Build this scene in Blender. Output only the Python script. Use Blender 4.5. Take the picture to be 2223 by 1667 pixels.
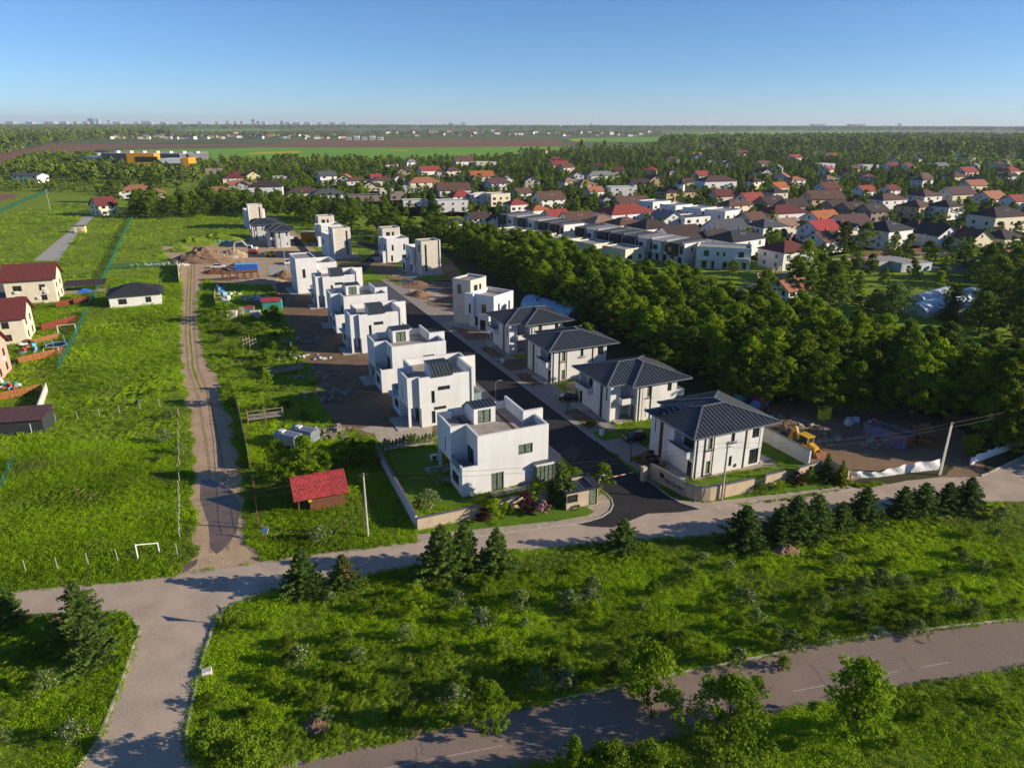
import bpy, math, random
import numpy as np
from mathutils import Vector, Matrix
from mathutils.geometry import tessellate_polygon
random.seed(7)
RNG = np.random.default_rng(7)
R = math.radians
sc = bpy.context.scene
for o in list(bpy.data.objects): bpy.data.objects.remove(o)
COL = sc.collection

# ------------------------------------------------------------------ camera
F, CX, CY, CAMZ = 1540.0, 1111.5, 833.5, 44.0            # focal length in photo pixels, drone height
PITCH, ROLL = math.atan((833.5 - 269) / F), R(0.16)
cam = bpy.data.cameras.new('camera'); camo = bpy.data.objects.new('camera', cam); COL.objects.link(camo)
cam.sensor_width = 36; cam.lens = F / 2223 * 36; cam.clip_start = 1; cam.clip_end = 80000
camo.matrix_world = Matrix.Translation((0, 0, CAMZ)) @ Matrix.Rotation(R(90) - PITCH, 4, 'X') @ Matrix.Rotation(ROLL, 4, 'Z')
sc.camera = camo

# ------------------------------------------------------------------ sky, sun, exposure
SUN_EL, SUN_H = R(18.5), Vector((0.992, -0.125, 0)).normalized()   # the sun stands low on the right, a little behind the camera
sund = (SUN_H * math.cos(SUN_EL) + Vector((0, 0, math.sin(SUN_EL)))).normalized()
w = bpy.data.worlds.new('World'); sc.world = w; w.use_nodes = True
nt = w.node_tree; nt.nodes.clear()
sky = nt.nodes.new('ShaderNodeTexSky'); sky.sky_type = 'NISHITA'; sky.sun_disc = False
sky.sun_elevation = SUN_EL; sky.sun_rotation = math.atan2(sund.x, sund.y)
sky.altitude = 100; sky.air_density = 0.7; sky.dust_density = 0.15; sky.ozone_density = 6.0
bg = nt.nodes.new('ShaderNodeBackground'); bg.inputs['Strength'].default_value = 0.095
wo = nt.nodes.new('ShaderNodeOutputWorld')
nt.links.new(sky.outputs[0], bg.inputs[0]); nt.links.new(bg.outputs[0], wo.inputs[0])
sl = bpy.data.lights.new('sun', 'SUN'); sl.energy = 5.0; sl.angle = R(0.5); sl.color = (1.0, 0.87, 0.68)
so = bpy.data.objects.new('sun', sl); COL.objects.link(so); so.location = (300, -100, 300)
so.rotation_euler = sund.to_track_quat('Z', 'Y').to_euler()
sc.render.engine = 'CYCLES'
vs = sc.view_settings
vs.view_transform = 'Standard'; vs.look = 'None'; vs.gamma = 1.0; vs.use_curve_mapping = False; vs.exposure = 0.60
cy = sc.cycles
cy.max_bounces = 5; cy.diffuse_bounces = 3; cy.glossy_bounces = 2; cy.transmission_bounces = 3; cy.volume_bounces = 0
cy.transparent_max_bounces = 4; cy.caustics_reflective = False; cy.caustics_refractive = False

# ------------------------------------------------------------------ plan helpers
def ray(x, y):
    u = (x - CX) / F; v = (y - CY) / F; c, s = math.cos(ROLL), math.sin(ROLL)
    u, v = u * c + v * s, v * c - u * s
    return (u, math.cos(PITCH) - v * math.sin(PITCH), -math.sin(PITCH) - v * math.cos(PITCH))
def P(x, y, z=0.0):                                  # surveyed plan position of a point seen in the photo at height z
    d = ray(x, y); t = (z - CAMZ) / d[2]
    return Vector((d[0] * t, d[1] * t, z))
def row_of(X, Y, Z):
    z = Z - CAMZ; dep = Y * math.cos(PITCH) - z * math.sin(PITCH)
    v = (-Y * math.sin(PITCH) - z * math.cos(PITCH)) / dep; u = X / dep
    return CY + (v * math.cos(ROLL) + u * math.sin(ROLL)) * F
def col_of(X, Y, Z):
    z = Z - CAMZ; dep = Y * math.cos(PITCH) - z * math.sin(PITCH)
    v = (-Y * math.sin(PITCH) - z * math.cos(PITCH)) / dep; u = X / dep
    return CX + (u * math.cos(ROLL) - v * math.sin(ROLL)) * F
def height(bx, by, ty):                              # height of a thing with its foot at (bx,by) and its top on row ty
    p = P(bx, by); lo, hi = 0.0, 60.0
    for _ in range(40):
        m = (lo + hi) / 2
        if row_of(p.x, p.y, m) > ty: lo = m
        else: hi = m
    return lo
def mpp(p): return math.hypot(p.y, CAMZ) / F * 1.03  # metres per photo pixel near p
TH = R(24.3); E1 = Vector((math.cos(TH), math.sin(TH), 0)); E2 = Vector((-math.sin(TH), math.cos(TH), 0))
def S(a, b, z=0.0): return E1 * a + E2 * b + Vector((0, 0, z))       # frame of the new street
def toS(p): return (p.x * E1.x + p.y * E1.y, p.x * E2.x + p.y * E2.y)
def inside(pts, poly):                               # numpy point in polygon
    x, y = pts[:, 0], pts[:, 1]; r = np.zeros(len(x), bool); n = len(poly)
    for i in range(n):
        x0, y0 = poly[i][0], poly[i][1]; x1, y1 = poly[i - 1][0], poly[i - 1][1]
        if y0 == y1: continue
        r ^= ((y0 > y) != (y1 > y)) & (x < (x1 - x0) * (y - y0) / (y1 - y0) + x0)
    return r

# ------------------------------------------------------------------ materials
M = {}
def nn(nt, t, **k):
    n = nt.nodes.new(t)
    for a, b in k.items(): setattr(n, a, b)
    return n
def mat(name, col, rough=.8, var=.12, scale=1.5, metal=0, spec=.3, bump=0, bscale=25, rand=0, streak=0, col2=None, tex='noise', det=5, bdist=.03, bw=.5, rh=.25):
    m = bpy.data.materials.new(name); m.use_nodes = True; nt = m.node_tree; L = nt.links.new
    b = nt.nodes['Principled BSDF']; b.inputs['Roughness'].default_value = rough; b.inputs['Metallic'].default_value = metal
    b.inputs['Specular IOR Level'].default_value = spec
    tc = nn(nt, 'ShaderNodeTexCoord')
    c = Vector(col); lo = tuple(c * (1 - var)) + (1,); hi = (tuple(c * (1 + var)) + (1,)) if col2 is None else tuple(col2) + (1,)
    nz = nn(nt, 'ShaderNodeTexNoise'); nz.inputs['Scale'].default_value = scale; nz.inputs['Detail'].default_value = det
    L(tc.outputs['Object'], nz.inputs['Vector'])
    mr = nn(nt, 'ShaderNodeMapRange'); mr.inputs[1].default_value = .32; mr.inputs[2].default_value = .68; L(nz.outputs[0], mr.inputs[0])
    mx = nn(nt, 'ShaderNodeMix', data_type='RGBA'); mx.inputs[6].default_value = lo; mx.inputs[7].default_value = hi
    L(mr.outputs[0], mx.inputs[0]); out = mx.outputs[2]
    def mul(a, fac_socket, lo_v, hi_v):
        r = nn(nt, 'ShaderNodeMapRange'); r.inputs[1].default_value = .3; r.inputs[2].default_value = .7; r.inputs[3].default_value = lo_v; r.inputs[4].default_value = hi_v
        L(fac_socket, r.inputs[0])
        q = nn(nt, 'ShaderNodeMix', data_type='RGBA', blend_type='MULTIPLY'); q.inputs[0].default_value = 1
        L(a, q.inputs[6]); L(r.outputs[0], q.inputs[7]); return q.outputs[2]
    if streak:
        mp = nn(nt, 'ShaderNodeMapping'); mp.inputs['Scale'].default_value = (.8, .8, .1); L(tc.outputs['Object'], mp.inputs[0])
        n2 = nn(nt, 'ShaderNodeTexNoise'); n2.inputs['Scale'].default_value = 1.2; n2.inputs['Detail'].default_value = 4; L(mp.outputs[0], n2.inputs['Vector'])
        out = mul(out, n2.outputs[0], 1 - streak, 1)
    if tex == 'brick':
        br = nn(nt, 'ShaderNodeTexBrick'); br.inputs['Scale'].default_value = 1; br.inputs['Mortar Size'].default_value = .012
        br.inputs['Brick Width'].default_value = bw; br.inputs['Row Height'].default_value = rh
        br.inputs['Color1'].default_value = (1, 1, 1, 1); br.inputs['Color2'].default_value = (.8, .8, .8, 1); br.inputs['Mortar'].default_value = (.5, .5, .5, 1)
        L(tc.outputs['Object'], br.inputs['Vector'])
        q = nn(nt, 'ShaderNodeMix', data_type='RGBA', blend_type='MULTIPLY'); q.inputs[0].default_value = 1
        L(out, q.inputs[6]); L(br.outputs[0], q.inputs[7]); out = q.outputs[2]
    if rand:
        oi = nn(nt, 'ShaderNodeObjectInfo'); out = mul(out, oi.outputs['Random'], 1 - rand, 1 + rand)
    L(out, b.inputs['Base Color'])
    if bump:
        n3 = nn(nt, 'ShaderNodeTexNoise'); n3.inputs['Scale'].default_value = bscale; n3.inputs['Detail'].default_value = 4; L(tc.outputs['Object'], n3.inputs['Vector'])
        bp = nn(nt, 'ShaderNodeBump'); bp.inputs['Strength'].default_value = bump; bp.inputs['Distance'].default_value = bdist
        L(n3.outputs[0], bp.inputs['Height']); L(bp.outputs[0], b.inputs['Normal'])
    M[name] = m; return m
def ground_mat(name, cols, scales=(.05, .35, 3.0), rough=.95, bump=.6, bscale=6, bdist=.1):
    """cols: four colours blended by noises of three sizes"""
    m = bpy.data.materials.new(name); m.use_nodes = True; nt = m.node_tree; L = nt.links.new
    b = nt.nodes['Principled BSDF']; b.inputs['Roughness'].default_value = rough; b.inputs['Specular IOR Level'].default_value = .1
    tc = nn(nt, 'ShaderNodeTexCoord'); out = None
    for i, s in enumerate(scales):
        nz = nn(nt, 'ShaderNodeTexNoise'); nz.inputs['Scale'].default_value = s; nz.inputs['Detail'].default_value = 6; nz.inputs['Roughness'].default_value = .6
        L(tc.outputs['Object'], nz.inputs['Vector'])
        mr = nn(nt, 'ShaderNodeMapRange'); mr.inputs[1].default_value = .38; mr.inputs[2].default_value = .64; L(nz.outputs[0], mr.inputs[0])
        mx = nn(nt, 'ShaderNodeMix', data_type='RGBA')
        if out is None: mx.inputs[6].default_value = tuple(cols[0]) + (1,)
        else: L(out, mx.inputs[6])
        mx.inputs[7].default_value = tuple(cols[i + 1]) + (1,); L(mr.outputs[0], mx.inputs[0])
        if i == 2: mr.inputs[4].default_value = .6
        out = mx.outputs[2]
    L(out, b.inputs['Base Color'])
    if bump:
        n3 = nn(nt, 'ShaderNodeTexNoise'); n3.inputs['Scale'].default_value = bscale; n3.inputs['Detail'].default_value = 5; L(tc.outputs['Object'], n3.inputs['Vector'])
        bp = nn(nt, 'ShaderNodeBump'); bp.inputs['Strength'].default_value = bump; bp.inputs['Distance'].default_value = bdist
        L(n3.outputs[0], bp.inputs['Height']); L(bp.outputs[0], b.inputs['Normal'])
    M[name] = m; return m
def leaf_mat(name, dark, light, trans=.35, rand=.25, obj_rand=.3, patch=0, dull=None):
    m = bpy.data.materials.new(name); m.use_nodes = True; nt = m.node_tree; nt.nodes.clear(); L = nt.links.new
    at = nn(nt, 'ShaderNodeAttribute', attribute_name='tint')
    oi = nn(nt, 'ShaderNodeObjectInfo')
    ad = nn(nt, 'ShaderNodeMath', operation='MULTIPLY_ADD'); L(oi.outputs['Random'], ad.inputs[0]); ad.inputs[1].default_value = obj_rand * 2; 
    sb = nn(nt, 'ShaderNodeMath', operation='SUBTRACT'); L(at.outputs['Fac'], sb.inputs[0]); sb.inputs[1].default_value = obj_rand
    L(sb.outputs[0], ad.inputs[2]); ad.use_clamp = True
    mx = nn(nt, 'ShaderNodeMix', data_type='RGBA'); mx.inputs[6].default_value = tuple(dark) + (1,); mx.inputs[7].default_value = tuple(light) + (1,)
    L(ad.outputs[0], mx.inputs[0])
    if patch:
        ge = nn(nt, 'ShaderNodeNewGeometry'); n1 = nn(nt, 'ShaderNodeTexNoise'); n1.inputs['Scale'].default_value = patch; n1.inputs['Detail'].default_value = 4; L(ge.outputs['Position'], n1.inputs['Vector'])
        r1 = nn(nt, 'ShaderNodeMapRange'); r1.inputs[1].default_value = .36; r1.inputs[2].default_value = .64; r1.inputs[3].default_value = -.38; r1.inputs[4].default_value = .3; L(n1.outputs[0], r1.inputs[0])
        a2 = nn(nt, 'ShaderNodeMath', operation='ADD', use_clamp=True); L(ad.outputs[0], a2.inputs[0]); L(r1.outputs[0], a2.inputs[1]); L(a2.outputs[0], mx.inputs[0])
        if dull:
            n2 = nn(nt, 'ShaderNodeTexNoise'); n2.inputs['Scale'].default_value = patch * 1.7; n2.inputs['Detail'].default_value = 5; m2 = nn(nt, 'ShaderNodeMapping'); m2.inputs['Location'].default_value = (31, 17, 5); L(ge.outputs['Position'], m2.inputs[0]); L(m2.outputs[0], n2.inputs['Vector'])
            r2 = nn(nt, 'ShaderNodeMapRange'); r2.inputs[1].default_value = .55; r2.inputs[2].default_value = .72; r2.inputs[4].default_value = .75; L(n2.outputs[0], r2.inputs[0])
            q = nn(nt, 'ShaderNodeMix', data_type='RGBA'); L(r2.outputs[0], q.inputs[0]); L(mx.outputs[2], q.inputs[6]); q.inputs[7].default_value = tuple(dull) + (1,); mx = q
    p = nn(nt, 'ShaderNodeBsdfPrincipled'); p.inputs['Roughness'].default_value = .7; p.inputs['Specular IOR Level'].default_value = .06
    t = nn(nt, 'ShaderNodeBsdfTranslucent'); ms = nn(nt, 'ShaderNodeMixShader'); ms.inputs[0].default_value = trans
    hs = nn(nt, 'ShaderNodeHueSaturation'); hs.inputs['Hue'].default_value = .485; hs.inputs['Value'].default_value = 1.25; L(mx.outputs[2], hs.inputs['Color'])
    L(mx.outputs[2], p.inputs['Base Color']); L(hs.outputs[0], t.inputs['Color'])
    L(p.outputs[0], ms.inputs[1]); L(t.outputs[0], ms.inputs[2])
    o = nn(nt, 'ShaderNodeOutputMaterial'); L(ms.outputs[0], o.inputs[0])
    M[name] = m; return m

# ------------------------------------------------------------------ object helpers
def link(name, data, parent=None):
    o = bpy.data.objects.new(name, data); COL.objects.link(o)
    if parent: o.parent = parent
    return o
def tag(o, label=None, cat=None, group=None, kind=None):
    if label: o['label'] = label
    if cat: o['category'] = cat
    if group: o['group'] = group
    if kind: o['kind'] = kind
    return o
def thing(name, label, cat, loc=(0, 0, 0), rz=0.0, group=None):
    o = link(name, None); o.empty_display_size = .3
    o.location = loc; o.rotation_euler = (0, 0, rz)
    return tag(o, label, cat, group)
def children(o): return KIDS.get(o.name, [])
KIDS = {}
def dup(o, parent=None):
    c = o.copy(); COL.objects.link(c); c.parent = parent
    for ch in o.children: dup(ch, c)
    return c
class MB:
    def __init__(s, tf=None, flip=False): s.v = []; s.f = []; s.m = []; s.tf = tf; s.flip = flip; s.mi = 0
    def add(s, vs, fs):
        o = len(s.v); s.v += [s.tf(p) for p in vs] if s.tf else [tuple(p) for p in vs]
        for f in fs:
            g = [i + o for i in f]; s.f.append(g[::-1] if s.flip else g); s.m.append(s.mi)
        return s
    def quad(s, a, b, c, d): return s.add([a, b, c, d], [(0, 1, 2, 3)])
    def poly(s, pts): return s.add(pts, [tuple(range(len(pts)))])
    def box(s, x0, y0, z0, x1, y1, z1):
        return s.add([(x0, y0, z0), (x1, y0, z0), (x1, y1, z0), (x0, y1, z0), (x0, y0, z1), (x1, y0, z1), (x1, y1, z1), (x0, y1, z1)],
                     [(3, 2, 1, 0), (4, 5, 6, 7), (0, 1, 5, 4), (1, 2, 6, 5), (2, 3, 7, 6), (3, 0, 4, 7)])
    def bar(s, p, q, w, h, up=(0, 0, 1)):             # a box beam from p to q
        p, q = Vector(p), Vector(q); d = (q - p).normalized(); u = Vector(up)
        if abs(d.dot(u)) > .95: u = Vector((1, 0, 0))
        x = d.cross(u).normalized() * w / 2; y = x.cross(d).normalized() * h / 2
        return s.add([p - x - y, p + x - y, p + x + y, p - x + y, q - x - y, q + x - y, q + x + y, q - x + y],
                     [(0, 1, 2, 3), (7, 6, 5, 4), (0, 4, 5, 1), (1, 5, 6, 2), (2, 6, 7, 3), (3, 7, 4, 0)])
    def prism(s, poly, z0, z1, top=True, bot=True):
        n = len(poly); s.add([(x, y, z0) for x, y in poly] + [(x, y, z1) for x, y in poly],
              [(i, (i + 1) % n, (i + 1) % n + n, i + n) for i in range(n)] + ([tuple(range(n, 2 * n))] if top else []) + ([tuple(range(n))[::-1]] if bot else []))
        return s
    def extr(s, prof, y0, y1):                        # profile in x,z extruded along y
        n = len(prof); s.add([(x, y0, z) for x, z in prof] + [(x, y1, z) for x, z in prof],
              [(i, (i + 1) % n, (i + 1) % n + n, i + n) for i in range(n)] + [tuple(range(n, 2 * n)), tuple(range(n))[::-1]])
        return s
    def tube(s, p, q, r0, r1=None, n=8, cap=True):
        r1 = r0 if r1 is None else r1; p, q = Vector(p), Vector(q); d = (q - p).normalized()
        u = Vector((0, 0, 1)) if abs(d.z) < .9 else Vector((1, 0, 0)); x = d.cross(u).normalized(); y = d.cross(x)
        vs = [];
        for c, r in ((p, r0), (q, r1)): vs += [c + (x * math.cos(2 * math.pi * i / n) + y * math.sin(2 * math.pi * i / n)) * r for i in range(n)]
        fs = [(i, i + n, (i + 1) % n + n, (i + 1) % n) for i in range(n)]
        if cap: fs += [tuple(range(n)), tuple(range(n, 2 * n))[::-1]]
        return s.add(vs, fs)
    def wall(s, p0, p1, z0, z1, holes=(), d=.16):
        p0, p1 = Vector(p0), Vector(p1); L_ = (p1 - p0).length; t = (p1 - p0) / L_; n = Vector((t.y, -t.x))
        pt = lambda a, z, e=0: (p0.x + t.x * a - n.x * e, p0.y + t.y * a - n.y * e, z)
        xs = sorted({0, L_} | {h[0] for h in holes} | {h[1] for h in holes}); zs = sorted({z0, z1} | {h[2] for h in holes} | {h[3] for h in holes})
        for i in range(len(xs) - 1):
            for j in range(len(zs) - 1):
                cx, cz = (xs[i] + xs[i + 1]) / 2, (zs[j] + zs[j + 1]) / 2
                if not any(h[0] < cx < h[1] and h[2] < cz < h[3] for h in holes):
                    s.quad(pt(xs[i], zs[j]), pt(xs[i + 1], zs[j]), pt(xs[i + 1], zs[j + 1]), pt(xs[i], zs[j + 1]))
        for a, b, c, e in [h[:4] for h in holes]:
            s.quad(pt(a, c), pt(b, c), pt(b, c, d), pt(a, c, d)); s.quad(pt(a, e, d), pt(b, e, d), pt(b, e), pt(a, e))
            s.quad(pt(a, c), pt(a, c, d), pt(a, e, d), pt(a, e)); s.quad(pt(b, c, d), pt(b, c), pt(b, e), pt(b, e, d))
        return s
    def mesh(s, name, mats, smooth=False):
        me = bpy.data.meshes.new(name); me.from_pydata([tuple(p) for p in s.v], [], s.f)
        for m in (mats if isinstance(mats, (list, tuple)) else [mats]): me.materials.append(M[m])
        if any(s.m): me.polygons.foreach_set('material_index', s.m)
        if smooth: me.polygons.foreach_set('use_smooth', [True] * len(s.f))
        me.update(); return me
    def build(s, name, mats, parent=None, smooth=False): return link(name, s.mesh(name, mats, smooth), parent)
def offset(poly, d):                                   # inward offset of a counter-clockwise polygon
    n = len(poly); r = []
    for i in range(n):
        a, b, c = Vector(poly[i - 1]), Vector(poly[i]), Vector(poly[(i + 1) % n])
        t1, t2 = (b - a).normalized(), (c - b).normalized(); n1, n2 = Vector((-t1.y, t1.x)), Vector((-t2.y, t2.x))
        k = 1 + n1.dot(n2); v = (n1 + n2) / k if k > .05 else n1
        r.append((b.x + v.x * d, b.y + v.y * d))
    return r
def parapet(mb, poly, zf, zt, t=.28):                  # roof deck at zf behind a parapet up to zt
    inn = offset(poly, t); n = len(poly)
    for i in range(n):
        j = (i + 1) % n
        mb.quad((*poly[i], zt), (*poly[j], zt), (*inn[j], zt), (*inn[i], zt))
        mb.quad((*inn[j], zf), (*inn[i], zf), (*inn[i], zt), (*inn[j], zt))
    return inn
def window(root, p0, p1, hole, d=.16, mull=1, tf=None, flip=False, frame='frame_dark', pane='glass', fw=.07, name='window', sill=False, bars=0):
    p0, p1 = Vector(p0), Vector(p1); t = (p1 - p0).normalized(); n = Vector((t.y, -t.x)); a, b, c, e = hole[:4]
    pt = lambda x, z, q: (p0.x + t.x * x - n.x * q, p0.y + t.y * x - n.y * q, z)
    fr = MB(tf, flip)
    def rod(x0, z0, x1, z1):
        q0, q1 = d - .09, d + .02
        fr.add([pt(x0, z0, q0), pt(x1, z0, q0), pt(x1, z0, q1), pt(x0, z0, q1), pt(x0, z1, q0), pt(x1, z1, q0), pt(x1, z1, q1), pt(x0, z1, q1)],
               [(3, 2, 1, 0), (4, 5, 6, 7), (0, 1, 5, 4), (1, 2, 6, 5), (2, 3, 7, 6), (3, 0, 4, 7)])
    rod(a, c, b, c + fw); rod(a, e - fw, b, e); rod(a, c + fw, a + fw, e - fw); rod(b - fw, c + fw, b, e - fw)
    for k in range(mull):
        x = a + (b - a) * (k + 1) / (mull + 1); rod(x - fw * .6, c + fw, x + fw * .6, e - fw)
    for k in range(bars):
        z = c + (e - c) * (k + 1) / (bars + 1); rod(a + fw, z - fw * .4, b - fw, z + fw * .4)
    if sill:
        fr.add([pt(a - .05, c - .05, -.08), pt(b + .05, c - .05, -.08), pt(b + .05, c - .05, d), pt(a - .05, c - .05, d), pt(a - .05, c, -.08), pt(b + .05, c, -.08), pt(b + .05, c, d), pt(a - .05, c, d)],
               [(3, 2, 1, 0), (4, 5, 6, 7), (0, 1, 5, 4), (1, 2, 6, 5), (2, 3, 7, 6), (3, 0, 4, 7)])
    f = fr.build(name, frame, root)
    MB(tf, flip).quad(pt(a, c, d - .03), pt(b, c, d - .03), pt(b, e, d - .03), pt(a, e, d - .03)).build('pane', pane, f)
    return f
def walls_with_windows(root, poly, z0, z1, wins, matn, name='wall', d=.16, tf=None, flip=False, top=None, parap=None, deck='roof_deck', frame='frame_dark', glass='glass'):
    """wins: {edge index: [(s0,s1,z0,z1,mullions,(pane))]}; parap=(deck height, thickness)"""
    mb = MB(tf, flip); n = len(poly)
    for i in range(n):
        mb.wall(poly[i], poly[(i + 1) % n], z0, z1, [w_[:4] for w_ in wins.get(i, ())], d)
    inn = None
    if parap: inn = parapet(mb, poly, parap[0], z1, parap[1])
    elif top: mb.poly([(*p, z1) for p in poly])
    o = mb.build(name, matn, root)
    for i, ws in wins.items():
        for w_ in ws:
            window(root, poly[i], poly[(i + 1) % n], w_, d, w_[4] if len(w_) > 4 else 1, tf, flip, pane=(w_[5] if len(w_) > 5 else glass), frame=frame)
    if inn:
        tris = tessellate_polygon([[Vector((*p, 0)) for p in inn]])
        mb = MB(tf, flip); vs = [(*p, parap[0]) for p in inn]
        fs = []
        for t in tris:
            a, b, c = (Vector(inn[i]) for i in t)
            fs.append(t if (b - a).x * (c - a).y - (b - a).y * (c - a).x > 0 else t[::-1])
        mb.add(vs, fs).build('roof_deck', deck, root)
    return o
def sheet(name, pts, z, matn, kind='structure', parent=None):
    vs = [Vector((p[0], p[1], z)) for p in pts]; me = bpy.data.meshes.new(name)
    tr = []
    for t in tessellate_polygon([vs]):
        a, b, c = (vs[i] for i in t); tr.append(tuple(t) if (b - a).x * (c - a).y - (b - a).y * (c - a).x > 0 else tuple(t)[::-1])
    me.from_pydata(vs, [], tr); me.materials.append(M[matn]); o = link(name, me, parent)
    if not parent: o['kind'] = kind
    return o
def PX(*pts): return [P(x, y) for x, y in pts]
# ================================================================== materials of the setting
ground_mat('meadow', [(.15, .25, .010), (.20, .30, .014), (.10, .18, .010), (.26, .28, .04)], (.035, .22, 1.6))
ground_mat('lawn', [(.09, .18, .012), (.115, .21, .014), (.07, .145, .01), (.13, .22, .02)], (.15, .8, 6), bump=.5, bscale=18, bdist=.05)
ground_mat('soil_tan', [(.43, .30, .185), (.50, .36, .225), (.34, .235, .14), (.55, .41, .27)], (.08, .4, 3))
ground_mat('soil_dark', [(.17, .11, .068), (.22, .145, .09), (.12, .08, .052), (.28, .19, .12)], (.08, .4, 3))
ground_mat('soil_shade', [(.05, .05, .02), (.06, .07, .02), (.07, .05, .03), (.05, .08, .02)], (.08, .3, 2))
ground_mat('soil_red', [(.22, .14, .085), (.28, .18, .11), (.17, .105, .065), (.33, .22, .14)], (.2, .8, 4))
ground_mat('gravel', [(.42, .35, .26), (.5, .43, .34), (.34, .28, .2), (.55, .48, .4)], (.2, 1, 7), bscale=25)
ground_mat('asphalt_old', [(.42, .33, .25), (.50, .395, .305), (.34, .27, .21), (.52, .415, .325)], (.06, .35, 5), rough=.85, bump=.25, bscale=30, bdist=.02)
ground_mat('asphalt_brown', [(.225, .17, .135), (.26, .20, .16), (.195, .148, .118), (.285, .22, .178)], (.06, .35, 5), rough=.85, bump=.25, bscale=30, bdist=.02)
ground_mat('asphalt_new', [(.030, .029, .032), (.044, .042, .044), (.024, .023, .026), (.058, .055, .055)], (.08, .4, 5), rough=.8, bump=.2, bscale=30, bdist=.02)
ground_mat('asphalt_grey', [(.13, .12, .115), (.16, .15, .14), (.11, .10, .1), (.18, .165, .155)], (.06, .35, 5), rough=.85, bump=.2)
mat('pavers', (.36, .31, .265), .85, .12, 2.0, tex='brick', bw=.42, rh=.21, bump=.2)
mat('pavers_warm', (.47, .385, .295), .85, .12, 1.2, tex='brick', bw=.6, rh=.3, bump=.2)
mat('pavers_dark', (.10, .105, .12), .8, .15, 2.0, tex='brick', bw=.6, rh=.3, bump=.2)
mat('concrete', (.42, .39, .35), .85, .14, 1.2, bump=.2, streak=.15)
mat('kerbstone', (.42, .38, .33), .85, .18, 1.5, bump=.2)
mat('paint_line', (.36, .31, .26), .7, .3, 6)
mat('mud_water', (.16, .115, .08), .13, .15, .5, spec=.5)
mat('crack', (.03, .027, .025), .9, .2)
ground_mat('field_green', [(.15, .31, .03), (.18, .34, .04), (.13, .28, .03), (.2, .36, .05)], (.002, .01, .05), bump=0)
ground_mat('field_plough', [(.19, .10, .06), (.23, .125, .075), (.16, .085, .05), (.26, .15, .09)], (.002, .012, .06), bump=0)
ground_mat('field_yellow', [(.5, .42, .02), (.42, .4, .03), (.3, .33, .03), (.55, .45, .02)], (.01, .05, .2), bump=0)
ground_mat('far_land', [(.10, .13, .04), (.15, .16, .06), (.05, .08, .025), (.2, .19, .1)], (.0004, .0015, .006), bump=0)

def CR(x0, y0, k, *pts): return [P(x0 + x / k, y0 + y / k) for x, y in pts]
HARD = []                                            # plan outlines where no wild grass grows
def ragged(pts, a=.45):
    out = []
    for p, q in zip(pts, pts[1:] + pts[:1]):
        d = q - p; n_ = max(1, int(d.length / 1.3)); t = Vector((-d.y, d.x, 0)).normalized()
        out += [p + d * (i / n_) + t * random.uniform(-a, a) for i in range(n_)]
    return out
def hard(name, pts, z, matn):
    if matn.startswith('soil') or matn == 'gravel': pts = ragged([Vector((p[0], p[1], 0)) for p in pts], .25 if 'bed' in name else .55)
    if matn in ('asphalt_old', 'asphalt_brown'):
        pts = [Vector((p[0], p[1], 0)) for p in pts]
        if sum(p.x * q.y - q.x * p.y for p, q in zip(pts, pts[1:] + pts[:1])) < 0: pts = pts[::-1]
        pts = ragged(pts, .13); HARD.append(offset([(p.x, p.y) for p in pts], .22))
    else: HARD.append([(p.x, p.y) for p in pts])
    return sheet(name, pts, z, matn)

# ------------------------------------------------------------------ the ground out to the horizon
def ground():
    me = bpy.data.meshes.new('ground'); X = 700.0; B = 21000.0
    me.from_pydata([(-X, -250, 0), (X, -250, 0), (X, 1100, 0), (-X, 1100, 0), (-B, -250, 0), (B, -250, 0), (B, B, 0), (-B, B, 0)], [],
                   [(0, 1, 2, 3), (1, 5, 6, 2), (2, 6, 7, 3), (3, 7, 4, 0)])
    me.materials.append(M['meadow']); me.materials.append(M['far_land'])
    me.polygons.foreach_set('material_index', [0, 1, 1, 1]); tag(link('ground', me), kind='structure')
ground()
def far(name, matn, z, *pts): sheet(name, PX(*pts), z, matn)
far('ploughed_field', 'field_plough', .10, (-60, 352), (0, 336), (105, 315), (520, 313), (610, 316), (240, 323), (130, 338), (-60, 362))
far('green_field', 'field_green', .12, (200, 345), (270, 326), (560, 321), (1240, 318), (1218, 331), (1060, 339), (860, 352), (640, 345), (430, 352), (330, 350))
far('ploughed_field', 'field_plough', .16, (545, 321), (640, 306), (1060, 304), (1216, 306), (1234, 317.5), (900, 320.5))
far('rape_field', 'field_yellow', .2, (530, 334), (560, 331), (655, 328.5), (648, 333), (600, 334), (545, 336))
far('rape_field', 'field_yellow', .2, (845, 326.5), (885, 326), (885, 328.2), (850, 328.5))
far('green_field', 'field_green', .3, (385, 282.5), (560, 280.5), (640, 283), (610, 286.5), (420, 286))
far('green_field', 'field_green', .3, (1225, 301), (1432, 298), (1440, 309), (1250, 309))
far('rape_field', 'field_yellow', .4, (1235, 305), (1268, 302), (1272, 306), (1245, 307.5))
far('green_field', 'field_green', .3, (1436, 289.5), (1640, 286), (1960, 286), (1940, 290), (1600, 292), (1450, 294))
far('bare_field', 'field_plough', .03, (-20, 440), (-20, 420), (40, 421), (30, 432))

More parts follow.
